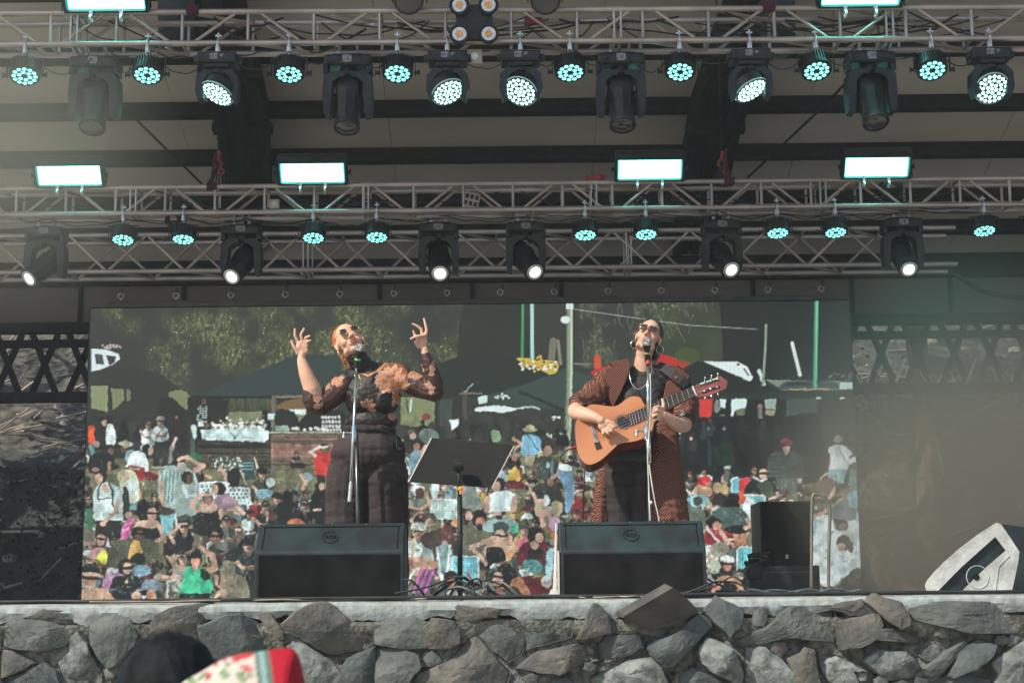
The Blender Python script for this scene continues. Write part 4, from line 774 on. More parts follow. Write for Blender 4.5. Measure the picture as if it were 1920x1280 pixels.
A.poly([(1300,925),(1305,912),(1322,908),(1334,915),(1334,930)], (206,168,130), 3); A.ell(1321, 902, 11, 10, (206,44,46)); A.ell(1328, 906, 6, 7, (176,130,108)); A.poly([(1306,908),(1315,895),(1330,894),(1333,902),(1318,905)], (220,50,50), 3); A.poly([(1288,935),(1310,926),(1325,932),(1333,945),(1320,950),(1290,950)], (140,200,206), 3)
A.ell(1346, 915, 9, 9, (206,166,130)); A.ell(1359, 918, 8, 10, (196,170,120)); A.poly([(1336,945),(1345,925),(1360,928),(1368,945)], (70,62,58), 3); A.poly([(1370,898),(1378,896),(1410,896),(1402,930),(1375,930)], (96,196,214)); A.poly([(1387,896),(1410,896),(1400,930),(1386,930)], (216,66,62)); A.line([(1372,930),(1373,900),(1382,895)], 4, (210,236,236))
A.poly([(1396,925),(1404,905),(1425,900),(1450,905),(1462,930),(1440,942),(1400,940)], (48,50,48), 3); A.poly([(1420,906),(1446,904),(1450,936),(1426,938)], (84,92,72), 3); A.ell(1430, 888, 11, 12, (56,48,46)); A.ell(1432, 889, 8, 10, SKN); A.line([(1424,888),(1441,888)], 4, (38,34,34)); A.line([(1415,895),(1426,902),(1438,898)], 4, (206,226,222)); A.line([(1458,925),(1462,930),(1444,936)], 6, SKN); A.ell(1417, 922, 10, 9, (44,40,40)); A.ell(1416, 927, 7, 7, SKD)
chair(1388, 930, 46, 60, (130,206,210)); A.poly([(1392,970),(1396,940),(1404,932),(1418,945),(1424,968)], (214,238,238), 3); A.ell(1387, 935, 12, 11, (206,90,66)); A.ell(1376, 934, 12, 11, (56,54,50)); A.ell(1372, 950, 16, 14, (40,42,42)); A.ell(1372, 958, 7, 6, (190,110,110))
A.poly([(1330,985),(1338,962),(1352,952),(1385,952),(1402,965),(1404,985),(1375,994)], (84,104,98), 3)
for k in range(6): A.line([(1336,958+k*6),(1402,958+k*6)], 1.2, (112,132,124), .6)
A.line([(1378,992),(1384,1018)], 12, (190,130,98)); A.line([(1398,990),(1394,1018)], 12, (190,136,104)); A.poly([(1362,988),(1404,985),(1400,1000),(1368,1000)], (48,52,50), 2); A.line([(1402,975),(1410,985),(1398,990)], 8, SKN)
A.poly([(1320,1012),(1328,990),(1345,985),(1362,1000),(1350,1020),(1332,1022)], (170,56,64), 3); A.line([(1328,992),(1348,1016)], 4, (220,226,224)); A.ell(1338, 980, 14, 11, (46,42,42)); A.ell(1345, 986, 9, 8, (206,140,120)); A.line([(1352,996),(1366,1018),(1352,1024)], (8, 7), SKN); A.ell(1350, 1030, 18, 14, (150,146,128)); A.ell(1340, 1062, 12, 14, (176,184,164)); A.line([(1404,1000),(1406,1014),(1402,1024)], 4, (210,226,226)); A.poly([(1404,1000),(1428,996),(1430,1024),(1402,1024)], (130,124,100), 2)
chair(1384, 1028, 44, 38, (110,206,214)); A.ell(1364, 1056, 11, 14, (96,76,66)); A.ell(1364, 1060, 8, 11, (190,130,110)); A.line([(1355,1057),(1374,1058)], 4, (40,34,34)); A.poly([(1352,1052),(1354,1044),(1364,1041),(1374,1044),(1377,1054)], (222,236,232), 3); A.poly([(1336,1104),(1345,1085),(1360,1078),(1374,1082),(1390,1092),(1394,1110),(1340,1112)], (206,146,118), 3); A.poly([(1352,1112),(1358,1092),(1378,1094),(1382,1112)], (60,56,50), 2)
A.poly([(1288,940),(1300,950),(1318,955),(1322,975),(1290,978)], (112,122,110), 3); A.ell(1309, 940, 9, 10, (90,80,76)); A.ell(1330,948,6,8,(196,160,140))
# right of the sub: white clothed people
for (x, y, w, h) in ((1545, 985, 20, 20), (1598, 985, 18, 30), (1540, 1040, 26, 50), (1592, 1050, 30, 36), (1555, 1075, 24, 26)): A.ell(x, y, w, h, (212,238,234))
A.poly([(1530,985),(1545,972),(1560,975),(1552,998),(1530,1000)], (206,232,230), 3); A.ell(1580, 985, 11, 12, (52,52,54)); A.ell(1581, 988, 7, 8, (150,120,110)); A.poly([(1560,1000),(1590,995),(1616,1010),(1614,1030),(1565,1030)], (206,234,232), 3); A.ell(1583, 1018, 14, 15, (56,50,50)); A.ell(1578, 1026, 8, 8, (196,160,146)); A.line([(1596,1020),(1596,1045)], 8, (60,52,52)); A.poly([(1552,1078),(1560,1040),(1582,1034),(1610,1042),(1617,1060),(1612,1080)], (212,238,236), 3); A.poly([(1570,1105),(1590,1078),(1614,1066),(1620,1132),(1570,1132)], (62,62,58), 3)
A.line([(1522,968),(1540,965),(1548,958)], 7, (190,150,134)); A.line([(1530,975),(1528,1000)], 5, (150,200,216)); A.poly([(1545,1105),(1560,1100),(1572,1132),(1540,1132)], (60,60,56), 2)
A.poly([(1560,955),(1575,940),(1600,945),(1606,975),(1565,970)], (110,120,126), 3); A.ell(1590,930,12,9,(160,110,100)); A.poly([(1530,905),(1560,898),(1565,925),(1535,930)], (120,96,86), 3); A.line([(1556,935),(1566,915)], 7, SKN); A.poly([(1590,925),(1612,920),(1614,950),(1594,950)], (140,196,204), 2)
# organic edges: warp the drawn picture a little with noise, soften and mute it
for i in range(5600):
    y = 1130-(rr.random()**1.25)*330; x = rr.uniform(156, 1620); k = .55+.8*(y-800)/330; a = rr.gauss(1.3, .9); l_ = rr.uniform(2, 5.5)*k
    if y < 880 and x > 1290: continue
    dk = rr.random() < .55; A.line([(x, y), (x+l_*math.cos(a), y+l_*math.sin(a))], rr.uniform(1.2, 2.6)*k, (48,46,43) if dk else (222,236,228), rr.uniform(.10, .38) if dk else rr.uniform(.08, .36))
gl = (A.noise((5, 5), 31)-.5)*2.6; gm = (A.noise((5, 5), 33)-.5)*2.6
msk = (YP > 700)*1.0
fi = np.clip(np.arange(A.w)[None, :]+gl*A.sc*msk, 0, A.w-1.01); fj = np.clip(np.arange(A.h)[:, None]+gm*A.sc*msk, 0, A.h-1.01); wi = fi.astype(int); wj = fj.astype(int); ux = (fi-wi)[..., None]; uy = (fj-wj)[..., None]
A.a = (A.a[wj, wi]*(1-ux)+A.a[wj, wi+1]*ux)*(1-uy)+(A.a[wj+1, wi]*(1-ux)+A.a[wj+1, wi+1]*ux)*uy

def blur(a, n):
    for _ in range(n):
        a = (a+np.roll(a, 1, 0)+np.roll(a, -1, 0))/3; a = (a+np.roll(a, 1, 1)+np.roll(a, -1, 1))/3
    return a
A.a = 103+(A.a-106)*1.17
A.a = np.clip(A.a+(A.a-blur(A.a, 2))*.8, 34, 246)
sh_ = (A.noise((10, 13), 41)-.5)*.40+(A.noise((5, 5), 42)-.5)*.16; sh_ = sh_*np.clip((YP-760)/40, 0, 1); A.a = A.a*(1+sh_)[..., None]
lum = A.a.mean(-1, keepdims=True); A.a = lum+(A.a-lum)*.78; A.a = A.a*.97+np.array([0, 3, 2], np.float32)
# speckle, LED rows and colour cast of the wall
A.a *= (1+(.5-A.rs.rand(A.h, A.w))*.08)[..., None]
A.a *= (1-.09*((np.arange(A.h) % 3) < 1)).astype(np.float32)[:, None, None]
A.a *= (1-.05*((np.arange(A.w) % 5) == 0)).astype(np.float32)[None, :, None]
A.a = np.clip(A.a, 0, 255)
def tolin(a): a = a/255.0; return np.where(a <= .04045, a/12.92, ((a+.055)/1.055)**2.4)
LIN = tolin(A.a)
def sample(art, lin, px, py):
    i = np.clip(((px-art.x0)*art.sc), 0, art.w-1.001); j = np.clip(((py-art.y0)*art.sc), 0, art.h-1.001); i0 = i.astype(int); j0 = j.astype(int); fx = (i-i0)[:, None]; fy = (j-j0)[:, None]
    return (lin[j0, i0]*(1-fx)+lin[j0, i0+1]*fx)*(1-fy)+(lin[j0+1, i0]*(1-fx)+lin[j0+1, i0+1]*fx)*fy
# ------------------------------------------------------------------ the LED wall itself
SY = 15.2
SL, SRt = P(163, 800, SY).x, P(1602, 800, SY).x; ZT, ZB = P(880, 571, SY).z, STAGE_Z+.03
scr = empty('led_screen', ((SL+SRt)/2, SY, STAGE_Z), 'huge LED video wall showing the sunlit festival crowd, standing behind the two singers', 'video screen')
nu, nv = 973, 376
us = np.linspace(SL, SRt, nu); vsz = np.linspace(ZB, ZT, nv); UX, VZ = np.meshgrid(us, vsz); co = np.stack([UX.ravel(), np.full(UX.size, SY), VZ.ravel()], -1)
me = bpy.data.meshes.new('display'); idx = np.arange(nu*nv).reshape(nv, nu); q = np.stack([idx[:-1, :-1], idx[:-1, 1:], idx[1:, 1:], idx[1:, :-1]], -1).reshape(-1, 4)
me.vertices.add(nu*nv); me.vertices.foreach_set('co', (co-np.array(scr.location[:])).astype(np.float32).ravel())
me.loops.add(q.size); me.loops.foreach_set('vertex_index', q.ravel().astype(np.int32)); me.polygons.add(len(q)); me.polygons.foreach_set('loop_start', np.arange(0, q.size, 4, dtype=np.int32)); me.polygons.foreach_set('loop_total', np.full(len(q), 4, np.int32)); me.update(calc_edges=True)
dis = bpy.data.objects.new('display', me); COL.objects.link(dis); dis.parent = scr
me.materials.append(vcmat('led display picture', rough=.6, emit=.80))
def scrcol(c):
    px, py = npPX(c); return sample(A, LIN, px, py)
paint(dis, scrcol, Vector(scr.location))
fm = MB(); fm.box(((SL+SRt)/2, SY+.06, (ZT+ZB)/2), (SRt-SL+.03, .10, ZT-ZB+.02)); fm.box(((SL+SRt)/2, SY+.2, (ZT+ZB)/2), (SRt-SL-.3, .16, ZT-ZB-.2))
own(fm.build('cabinet_back', M['blackplastic']), scr)
M['greybar'] = mat('grey bumper bar', (.07, .066, .064), .6, .3)
hb = MB(); hb.box(((SL+SRt)/2, SY+.02, ZT+.028), (SRt-SL, .08, .046), bev=.008); own(hb.build('header_bar', M['greybar']), scr)
RX = [P(x, 548, SY).x for x in (227, 330, 433, 535, 637, 738, 838, 938, 1039, 1140, 1240, 1340, 1440, 1540)]
# ------------------------------------------------------------------ trusses
def truss(name, pl, pr, Y, s, label, r=.021, pitch=.44, xl=None, xr=None, plates=(), dbl=False, inv=False):
    """box truss; pl/pr: photo heights of its lower front chord at the two frame edges"""
    a, b = P(0, pl, Y), P(1920, pr, Y); sl = (b.z-a.z)/(b.x-a.x)
    x0 = xl if xl is not None else -5.2; x1 = xr if xr is not None else 5.2
    zz = lambda x: a.z+(x-a.x)*sl
    root = empty(name, (0, Y, zz(0)), label, 'truss')
    C0 = lambda x, j, k: Vector((x, Y+j*s, zz(x)+k*s))
    for j in (0, 1):
        for k in (0, 1): own(MB().cyl(C0(x0, j, k), C0(x1, j, k), r, n=12).build('chord', M['alu'], smooth=True, angle=40), root)
    n = int((x1-x0)/pitch); rb = r*.55; nb = 0
    for i in range(n):
        xa = x0+i*pitch+.02; xb = xa+pitch
        up = (i % 2 == 0)
        mb = MB()
        if dbl:
            mb.cyl(C0(xa, 0, 0 if up else 1), C0(xb, 0, 1 if up else 0), rb, n=7); mb.cyl(C0(xa, 1, 1 if up else 0), C0(xb, 1, 0 if up else 1), rb, n=7)
        else:
            mb.cyl(C0(xa, 0, 0), C0(xa, 0, 1), rb, n=7)
            mb.cyl(C0(xa+.07, 0, 1 if up else 0), C0(xb-.07, 0, 0 if up else 1), rb, n=7)
            mb.cyl(C0(xa, 1, 0), C0(xa, 1, 1), rb, n=7); mb.cyl(C0(xa+.07, 1, 1 if up else 0), C0(xb-.07, 1, 0 if up else 1), rb, n=7)
        mb.cyl(C0(xa, 0, 0), C0(xb, 1, 0) if up else C0(xa, 1, 0), rb, n=6)
        mb.cyl(C0(xa, 0, 1), C0(xb, 1, 1) if not up else C0(xa, 1, 1), rb, n=6)
        if nb < 92: own(mb.build('brace', M['alu'], smooth=True, angle=40), root); nb += 1
    for x in plates:
        mb = MB()
        for dx in (-.022, .022):
            for j in (0, 1): mb.box(C0(x+dx, j, .5), (.012, .03, s+.03))
            for k in (0, 1): mb.box(C0(x+dx, .5, k), (.012, s, .03))
            for j in (0, 1):
                for k in (0, 1): mb.cyl(C0(x+dx-.02, j, k), C0(x+dx+.02, j, k), r*1.12, n=12)
        own(mb.build('joint_plate', M['alu']), root)
    return root, zz
S1, S2, S3 = .215, .215, .345
Y1, Y2, Y3 = 10.2, 12.7, 14.7
px_x = lambda px, Y: P(px, 300, Y).x
T1, z1 = truss('lighting_truss', 84, 72, Y1, S1, 'brushed aluminium box truss across the top carrying the nearest row of lamps', plates=[px_x(x, Y1) for x in (131, 1163, 1680)], pitch=.433)
T2, z2 = truss('lighting_truss', 403, 383, Y2, S2, 'brushed aluminium box truss at mid height carrying four teal strobe panels', plates=[px_x(x, Y2) for x in (252, 686, 1112, 1540)], pitch=.40)
T3, z3 = truss('lighting_truss', 511, 494, Y3, S3, 'rear box truss with crossed braces directly above the LED wall', r=.024, pitch=.36, xr=P(1795, 500, Y3).x, dbl=True, plates=[px_x(x, Y3) for x in (575, 1175)])
# ------------------------------------------------------------------ fixtures, each built once
def clamp(root, z0=0, w=.03):
    m = MB(); m.torus((0, 0, 0), (1, 0, 0), .027, .008, n=16, m=6); m.box((0, 0, -.045), (w, .035, .05), bev=.004); m.box((0, -.02, -.03), (w*.5, .02, .07)); m.cyl((0, 0, -.06), (0, 0, z0), .007, n=8)
    m.cyl((0, .0, .02), (0, -.0, .07), .006, n=8); m.box((0, 0, .05), (w*1.3, .01, .012)); return m.build('clamp', M['steelclamp'], root)
def led_ring(rings, rad, dot, z, dome=.004):
    m = MB()
    for (n, rr_, ph) in rings:
        for i in range(max(1, n)):
            t = 2*PI*i/max(1, n)+ph; c = Vector((rr_*rad*math.cos(t), rr_*rad*math.sin(t), z)); m.sph(c, (dot, dot, dome), 8)
    return m
def par_can():
    r = empty('par_light'); clamp(r, -.10)
    y = MB(); y.box((0, 0, -.102), (.235, .02, .006)); y.box((-.117, 0, -.165), (.005, .02, .13)); y.box((.117, 0, -.165), (.005, .02, .13)); y.build('yoke', M['blackmetal'], r)
    for s in (-1, 1): MB().cyl((s*.112, 0, -.21), (s*.14, 0, -.21), .012, n=8).box((s*.143, 0, -.21), (.008, .012, .042), bev=.003).build('knob', M['blackmetal'], r)
    h = MB(); h.cyl((0, 0, .0), (0, 0, .085), .099, .090, n=28); h.cyl((0, 0, .085), (0, 0, .115), .074, .05, n=20); h.cyl((0, 0, -.004), (0, 0, .012), .102, .102, n=28)
    for i in range(30):
        t = 2*PI*i/30; c, s_ = math.cos(t), math.sin(t); h.box((c*.094, s_*.094, .05), (.018, .005, .085), Matrix.Rotation(t, 3, 'Z'))
    hd = h.build('housing', M['finmetal'], r); hd.location = (0, 0, -.21)
    lp_ = MB(); lp_.cyl((0, 0, -.007), (0, 0, -.003), .088, n=28); lp_.build('face_plate', M['blackplastic'], hd)
    led_ring([(6, .40, .3), (12, .78, 0)], .088, .0155, -.010).build('led_cluster', M['cyanled'], hd, smooth=True)
    return r, hd
def wash_head():
    r = empty('moving_head_light'); clamp(r, -.08); 
    b = MB(); b.box((0, .02, -.115), (.26, .17, .075), bev=.012); b.box((0, .02, -.165), (.17, .15, .04), bev=.015); b.box((-.14, 0, -.115), (.03, .06, .04), bev=.006); b.box((.14, 0, -.115), (.03, .06, .04), bev=.006); b.build('base', M['blackplastic'], r)
    d = MB(); d.box((-.015, -.067, -.11), (.05, .006, .04)); d.box((.035, -.067, -.105), (.025, .004, .02)); d.build('display', M['lcd'], r)
    yk = empty('tmp'); bpy.data.objects.remove(yk)
    y = MB(); y.cyl((0, .02, -.16), (0, .02, -.21), .06, n=20); 
    for s in (-1, 1):
        pts = [(s*.03, -.19), (s*.09, -.19), (s*.135, -.235), (s*.14, -.33), (s*.12, -.40), (s*.088, -.38), (s*.09, -.27), (s*.06, -.225), (s*.03, -.22)]
        y.prism([Vector((x, -.035, z)) for x, z in pts], [Vector((x, .075, z)) for x, z in pts])
    y.box((.142, .0, -.30), (.004, .02, .05)); yo = y.build('yoke', M['blackplastic'], r)
    h = MB(); h.cyl((0, 0, .0), (0, 0, .06), .112, .112, n=30); h.cyl((0, 0, .06), (0, 0, .13), .11, .075, n=30); h.cyl((0, 0, .13), (0, 0, .16), .06, .045, n=20)
    for i in range(20):
        t = 2*PI*i/20; h.box((math.cos(t)*.088, math.sin(t)*.088, .09), (.02, .005, .05), Matrix.Rotation(t, 3, 'Z'))
    hd = h.build('lamp_head', M['blackplastic'], r, smooth=True, angle=35); hd.location = (0, .01, -.335)
    t_ = MB(); t_.torus((0, 0, -.004), (0, 0, 1), .112, .006, n=32, m=6); t_.build('front_ring', M['glassring'], hd, smooth=True)
    MB().cyl((0, 0, -.012), (0, 0, -.001), .108, n=30).build('face_plate', M['finmetal'], hd)
    led_ring([(1, 0, 0), (6, .3, .2), (12, .60, 0), (18, .89, .1)], .102, .0125, -.014).build('led_cluster', M['whiteled'], hd, smooth=True)
    return r, hd
M['glassring'] = mat('clear acrylic rim', (.35, .62, .62), .15, var=.1, coat=1)
def spot_head(lit):
    r = empty('moving_head_light')
    for s in (-1, 1): MB().torus((s*.06, 0, 0), (1, 0, 0), .027, .008, n=14, m=6).box((s*.06, 0, -.04), (.026, .035, .04), bev=.004).build('clamp', M['steelclamp'], r)
    b = MB(); b.box((0, .02, -.105), (.31, .20, .075), bev=.016); b.box((0, .02, -.07), (.2, .16, .03), bev=.01); b.box((-.145, .0, -.15), (.035, .12, .08), bev=.008); b.box((.145, .0, -.15), (.035, .12, .08), bev=.008); b.build('base', M['blackplastic'], r)
    d = MB(); d.box((0, -.083, -.10), (.075 if lit else .06, .006, .05)); d.build('display', M['lcd'], r)
    y = MB(); y.cyl((0, .02, -.14), (0, .02, -.19), .05, n=16)
    for s in (-1, 1):
        pts = [(s*.02, -.175), (s*.11, -.178), (s*.158, -.21), (s*.165, -.33), (s*.155, -.46), (s*.115, -.47), (s*.105, -.33), (s*.10, -.25), (s*.06, -.215), (s*.02, -.21)]
        y.prism([Vector((x, -.05, z)) for x, z in pts], [Vector((x, .09, z)) for x, z in pts])
    y.build('yoke', M['blackplastic'], r)
    h = MB(); h.box((0, 0, .10), (.165, .16, .16), bev=.03); h.cyl((0, 0, .05), (0, 0, -.17), .10, .078, n=10); h.cyl((0, 0, -.16), (0, 0, -.20), .086, .088, n=28); h.box((0, -.075, -.02), (.06, .02, .16), bev=.006); h.box((0, .03, .2), (.12, .1, .05), bev=.015)
    hd = h.build('lamp_head', M['blackplastic'], r, smooth=True, angle=35); hd.location = (0, .02, -.37)
    if lit:
        MB().torus((0, 0, -.203), (0, 0, 1), .058, .012, n=28, m=8).build('lens_rim', M['silver'], hd, smooth=True)
        MB().sph((0, 0, -.198), (.046, .046, .016), 20).build('lens', M['lampwhite'], hd, smooth=True)
    else:
        MB().sph((0, 0, -.19), (.078, .078, .028), 24).build('lens', M['glassdark'], hd, smooth=True)
        MB().torus((0, 0, -.2), (0, 0, 1), .082, .007, n=28, m=6).build('lens_rim', M['blackmetal'], hd, smooth=True)
    return r, hd
def strobe():
    r = empty('strobe_light'); 
    for s in (-1, 1): MB().torus((s*.1, .03, -.02), (1, 0, 0), .026, .008, n=14, m=6).box((s*.1, .03, .025), (.022, .03, .05)).build('clamp', M['steelclamp'], r)
    for s in (-1, 1): MB().cyl((s*.262, 0, .12), (s*.30, 0, .12), .014, n=8).box((s*.303, 0, .12), (.01, .014, .045), bev=.003).box((s*.285, .01, .08), (.006, .025, .1)).build('yoke', M['blackmetal'], r)
    h = MB(); fr = [(-.26, .0), (.26, .0), (.26, .17), (-.26, .17)]
    h.box((0, .045, .02), (.555, .08, .235), bev=.01)
    for i in range(24): h.box((-.24+i*.021, .09, 0), (.005, .04, .16))
    for (c, d) in (((0, -.014, .112), (.555, .034, .05)), ((0, -.014, -.09), (.555, .034, .014)), ((-.268, -.014, .0), (.018, .034, .19)), ((.268, -.014, .0), (.018, .034, .19))): h.box(c, d)
    hd = h.build('housing', M['blackplastic'], r); hd.location = (0, 0, .12)
    MB().box((0, -.006, 0), (.49, .008, .145)).build('light_panel', M['panel_light'], hd)
    MB().box((0, -.003, 0), (.514, .006, .166)).build('panel_rim', M['panel_rim'], hd)
    return r, hd
def aim(hd, el, yaw=0, roll=0):
    """turn a head whose beam leaves along local -Z: el = degrees below the horizon, yaw = degrees toward photo right"""
    d = Vector((math.sin(R(yaw))*math.cos(R(el)), -math.cos(R(yaw))*math.cos(R(el)), -math.sin(R(el))))
    q = d.to_track_quat('-Z', 'Y').to_matrix() @ Matrix.Rotation(R(roll), 3, 'Z'); hd.rotation_euler = q.to_euler()
def place(proto, x, z, Y, el, yaw, label, cat, group, first):
    root, hd = proto
    if first[0]: first[0] = False; r, h = root, hd
    else: r = copy_tree(root); h = [c for c in kids(r) if c.data and c.data.name.split('.')[0] in ('housing', 'lamp_head')][0]
    r.location = (x, Y, z); aim(h, el, yaw); tag(r, label, cat, group); return r
pr = par_can(); fp = [True]
PAR1 = [(40, 66, 14, 'leftmost teal LED par light on the top truss'), (272, 68, 4, 'teal LED par light with green lit fins under the top left strobe panel'), (540, 70, 2, 'teal LED par light between two large moving heads on the top truss, left of centre'),
        (745, 68, -2, 'teal LED par light on the top truss just left of the four lamp blinder'), (1072, 68, 6, 'teal LED par light on the top truss right of the centre wash light'), (1280, 66, -8, 'teal LED par light on the top truss against the right rafter'), (1538, 64, 8, 'teal LED par light under the left end of the top right strobe panel'), (1757, 62, 2, 'rightmost teal LED par light on the top truss')]
for px, el, yw, lb in PAR1:
    x = px_x(px, Y1); place(pr, x, z1(x), Y1, el, yw, lb, 'stage light', 'LED par lights on the top truss', fp)
PAR2 = [(235, 72, 'leftmost teal LED par light on the middle truss'), (347, 76, 'teal LED par light in the dark body, second from the left on the middle truss'), (589, 72, 'green finned teal LED par light below the second strobe panel of the middle truss'), (707, 73, 'teal LED par light on the middle truss right of the green finned one'),
        (1095, 74, 'teal LED par light on the middle truss just left of the third strobe panel'), (1208, 73, 'teal LED par light directly under the third strobe panel of the middle truss'), (1453, 74, 'left one of two neighbouring teal par lights left of the fourth strobe panel'), (1561, 74, 'right one of two neighbouring teal par lights left of the fourth strobe panel'),
        (1838, 73, 'teal LED par light near the right end of the middle truss'), (1932, 73, 'teal LED par light cut off by the right photo edge')]
for px, el, lb in PAR2:
    x = px_x(px, Y2); place(pr, x, z2(x), Y2, el, 3, lb, 'stage light', 'LED par lights on the middle truss', fp)
ws = wash_head(); fw = [True]
for px, el, yw, lb in ((405, 60, -48, 'round white LED wash light turned to the left beside the left rafter'), (840, 57, 44, 'round white LED wash light turned right, left of the centre on the top truss'), (978, 50, -30, 'round white LED wash light near the centre of the top truss, right of the blinder'),
                       (1413, 60, 56, 'round white LED wash light turned sharply sideways right of the right rafter'), (1868, 46, 6, 'round white LED wash light facing the camera at the right end of the top truss')):
    x = px_x(px, Y1); place(ws, x, z1(x), Y1, el, yw, lb, 'stage light', 'LED wash moving heads on the top truss', fw)
s0 = spot_head(False); f0 = [True]
for px, el, yw, lb in ((182, 66, 4, 'unlit black moving head with a large dark lens under the top left strobe panel'), (655, 72, -4, 'unlit black moving head with amber display left of centre on the top truss'), (1165, 70, 3, 'unlit black moving head with glowing orange display right of centre on the top truss'), (1632, 66, 6, 'unlit black moving head washed teal under the top right strobe panel')):
    x = px_x(px, Y1+S1); place(s0, x, z1(x), Y1+S1*.5, el, yw, lb, 'stage light', 'unlit spot moving heads on the top truss', f0)
s1 = spot_head(True); f1 = [True]
for px, el, yw, lb in ((92, 40, -38, 'moving head with a lit white lens swung far left at the left photo edge'), (456, 42, -22, 'moving head with a lit white lens in front of the left rafter foot'), (822, 40, 6, 'moving head with a lit white lens facing the camera left of centre'), (984, 38, 26, 'moving head with a lit white lens turned right near the centre'),
                       (1348, 38, 20, 'moving head with a lit white lens in front of the right rafter foot'), (1684, 42, 4, 'moving head with the brightest white lens, below the fourth strobe panel')):
    x = px_x(px, Y2+S2); place(s1, x, z2(x), Y2+S2, el, yw, lb, 'stage light', 'lit spot moving heads under the middle truss', f1)
sb_ = strobe(); fs_ = [True]
def place_strobe(px, py, Y, el, zt, lb, grp):
    x = P(px, py, Y).x; r = sb_[0] if fs_[0] else copy_tree(sb_[0]); fs_[0] = False
    r.location = (x, Y-.07, zt); tag(r, lb, 'strobe light', grp)
    h = [c for c in kids(r) if c.data.name.split('.')[0] == 'housing'][0]; h.rotation_euler = (R(el), 0, 0); return r
for px, lb in ((135, 'glowing teal strobe panel at the left of the middle truss'), (588, 'glowing teal strobe panel left of centre on the middle truss'), (1217, 'glowing teal strobe panel right of centre on the middle truss'), (1640, 'glowing teal strobe panel at the right of the middle truss')):
    x = px_x(px, Y2); place_strobe(px, 325, Y2, 34, z2(x)+S2-.03, lb, 'strobe panels on the middle truss')
for px, lb in ((203, 'large teal strobe panel cut by the top photo edge at the left'), (1610, 'large teal strobe panel cut by the top photo edge at the right')):
    x = px_x(px, Y1); place_strobe(px, 5, Y1, 38, z1(x)+S1-.04, lb, 'strobe panels on the top truss')
# four lamp blinder in the middle of the top truss
c = P(889, 42, Y1-.08); bl = empty('blinder_light', c, 'four lamp amber blinder with a black cross shaped body on the top truss', 'blinder light')
m = MB(); m.box((0, 0, -.005), (.16, .05, .24), bev=.01); m.box((0, 0, 0), (.24, .045, .14), bev=.01); m.box((0, .05, .05), (.04, .08, .03)); m.build('body', M['blackmetal'], bl)
for sx in (-1, 1):
    for sz in (-1, 1):
        q = Vector((sx*.095, -.03, sz*.098)); lm = MB().cyl(q+Vector((0, .04, 0)), q+Vector((0, -.02, 0)), .052, .062, n=26).torus(q+Vector((0, -.02, 0)), (0, 1, 0), .060, .007, n=26, m=6).build('lamp', M['blackmetal'], bl, smooth=True, angle=40)
        MB().cyl(q+Vector((0, -.024, 0)), q+Vector((0, -.02, 0)), .046, n=24).build('reflector', M['silver'], lm); MB().cyl(q+Vector((0, -.03, 0)), q+Vector((0, -.024, 0)), .024, n=18).build('bulb', M['warm'], lm)
for px, lb in ((768, 'dark round profile lamp hanging into the top edge left of the blinder'), (1022, 'dark round profile lamp hanging into the top edge right of the blinder')):
    q = P(px, -2, Y1-.05); r = empty('profile_lamp', q, lb, 'stage light', 'dark profile lamps beside the blinder')
    m = MB(); m.cyl((0, -.06, -.03), (0, .1, .06), .095, .08, n=24); m.cyl((0, -.1, -.045), (0, -.06, -.03), .1, .098, n=24); m.build('housing', M['blackmetal'], r, smooth=True, angle=40)
    MB().cyl((0, -.103, -.046), (0, -.098, -.044), .085, n=22).build('lens', M['glassdark'], r)
    m = MB(); m.box((-.112, 0, .05), (.005, .02, .16)); m.box((.112, 0, .05), (.005, .02, .16)); m.box((0, 0, .13), (.23, .02, .006)); m.cyl((-.125, 0, 0), (-.105, 0, 0), .012, n=8); m.cyl((.105, 0, 0), (.125, 0, 0), .012, n=8); m.box((0, .06, .12), (.03, .13, .02)); m.build('yoke', M['blackmetal'], r)
# chain hoists in black bags, slings, hooks
for px, lb in ((330, 'black bagged chain hoist behind the top truss at the left'), (1458, 'black bagged chain hoist behind the top truss at the right')):
    q = P(px, 50, Y1+.45); r = empty('chain_hoist', q, lb, 'chain hoist', 'chain hoists')
    m = MB(); m.cyl((0, 0, .17), (0, 0, -.16), .128, .118, n=20); m.cyl((0, 0, -.16), (0, 0, -.21), .118, .06, n=20); m.cyl((0, 0, .17), (0, 0, .2), .128, .1, n=20); m.build('bag', M['cable'], r, smooth=True, angle=50)
    m = MB(); zt = zc(q.y)-q.z
    for k in range(60):
        z = .2+k*.045
        if z > zt: break
        m.torus((0, 0, z), (1, 0, 0) if k % 2 else (0, 1, 0), .018, .005, n=8, m=4)
    m.build('chain', M['blackmetal'], r)
for (px, py, Y, lb) in ((362, 20, Y1, 'magenta sling wrapped round the top truss at the left'), (1441, 14, Y1, 'magenta sling wrapped round the top truss at the right'), (398, 349, Y2, 'magenta sling wrapped round the middle truss at the left'), (1367, 340, Y2, 'magenta sling wrapped round the middle truss at the right')):
    q = P(px, py, Y); r = MB()
    for k in range(7): r.torus((q.x-.03+k*.01, Y, q.z), (1, .06*(k-3), 0), .031, .007, n=14, m=5)
    r.tube([(q.x, Y-.02, q.z+.02), (q.x-.01, Y+.05, q.z+.12), (q.x, Y+.12, q.z+.3)], .012, n=6, smooth=4)
    tag(r.build('round_sling', M['sling'], loc=q), lb, 'sling', 'magenta slings on the trusses')
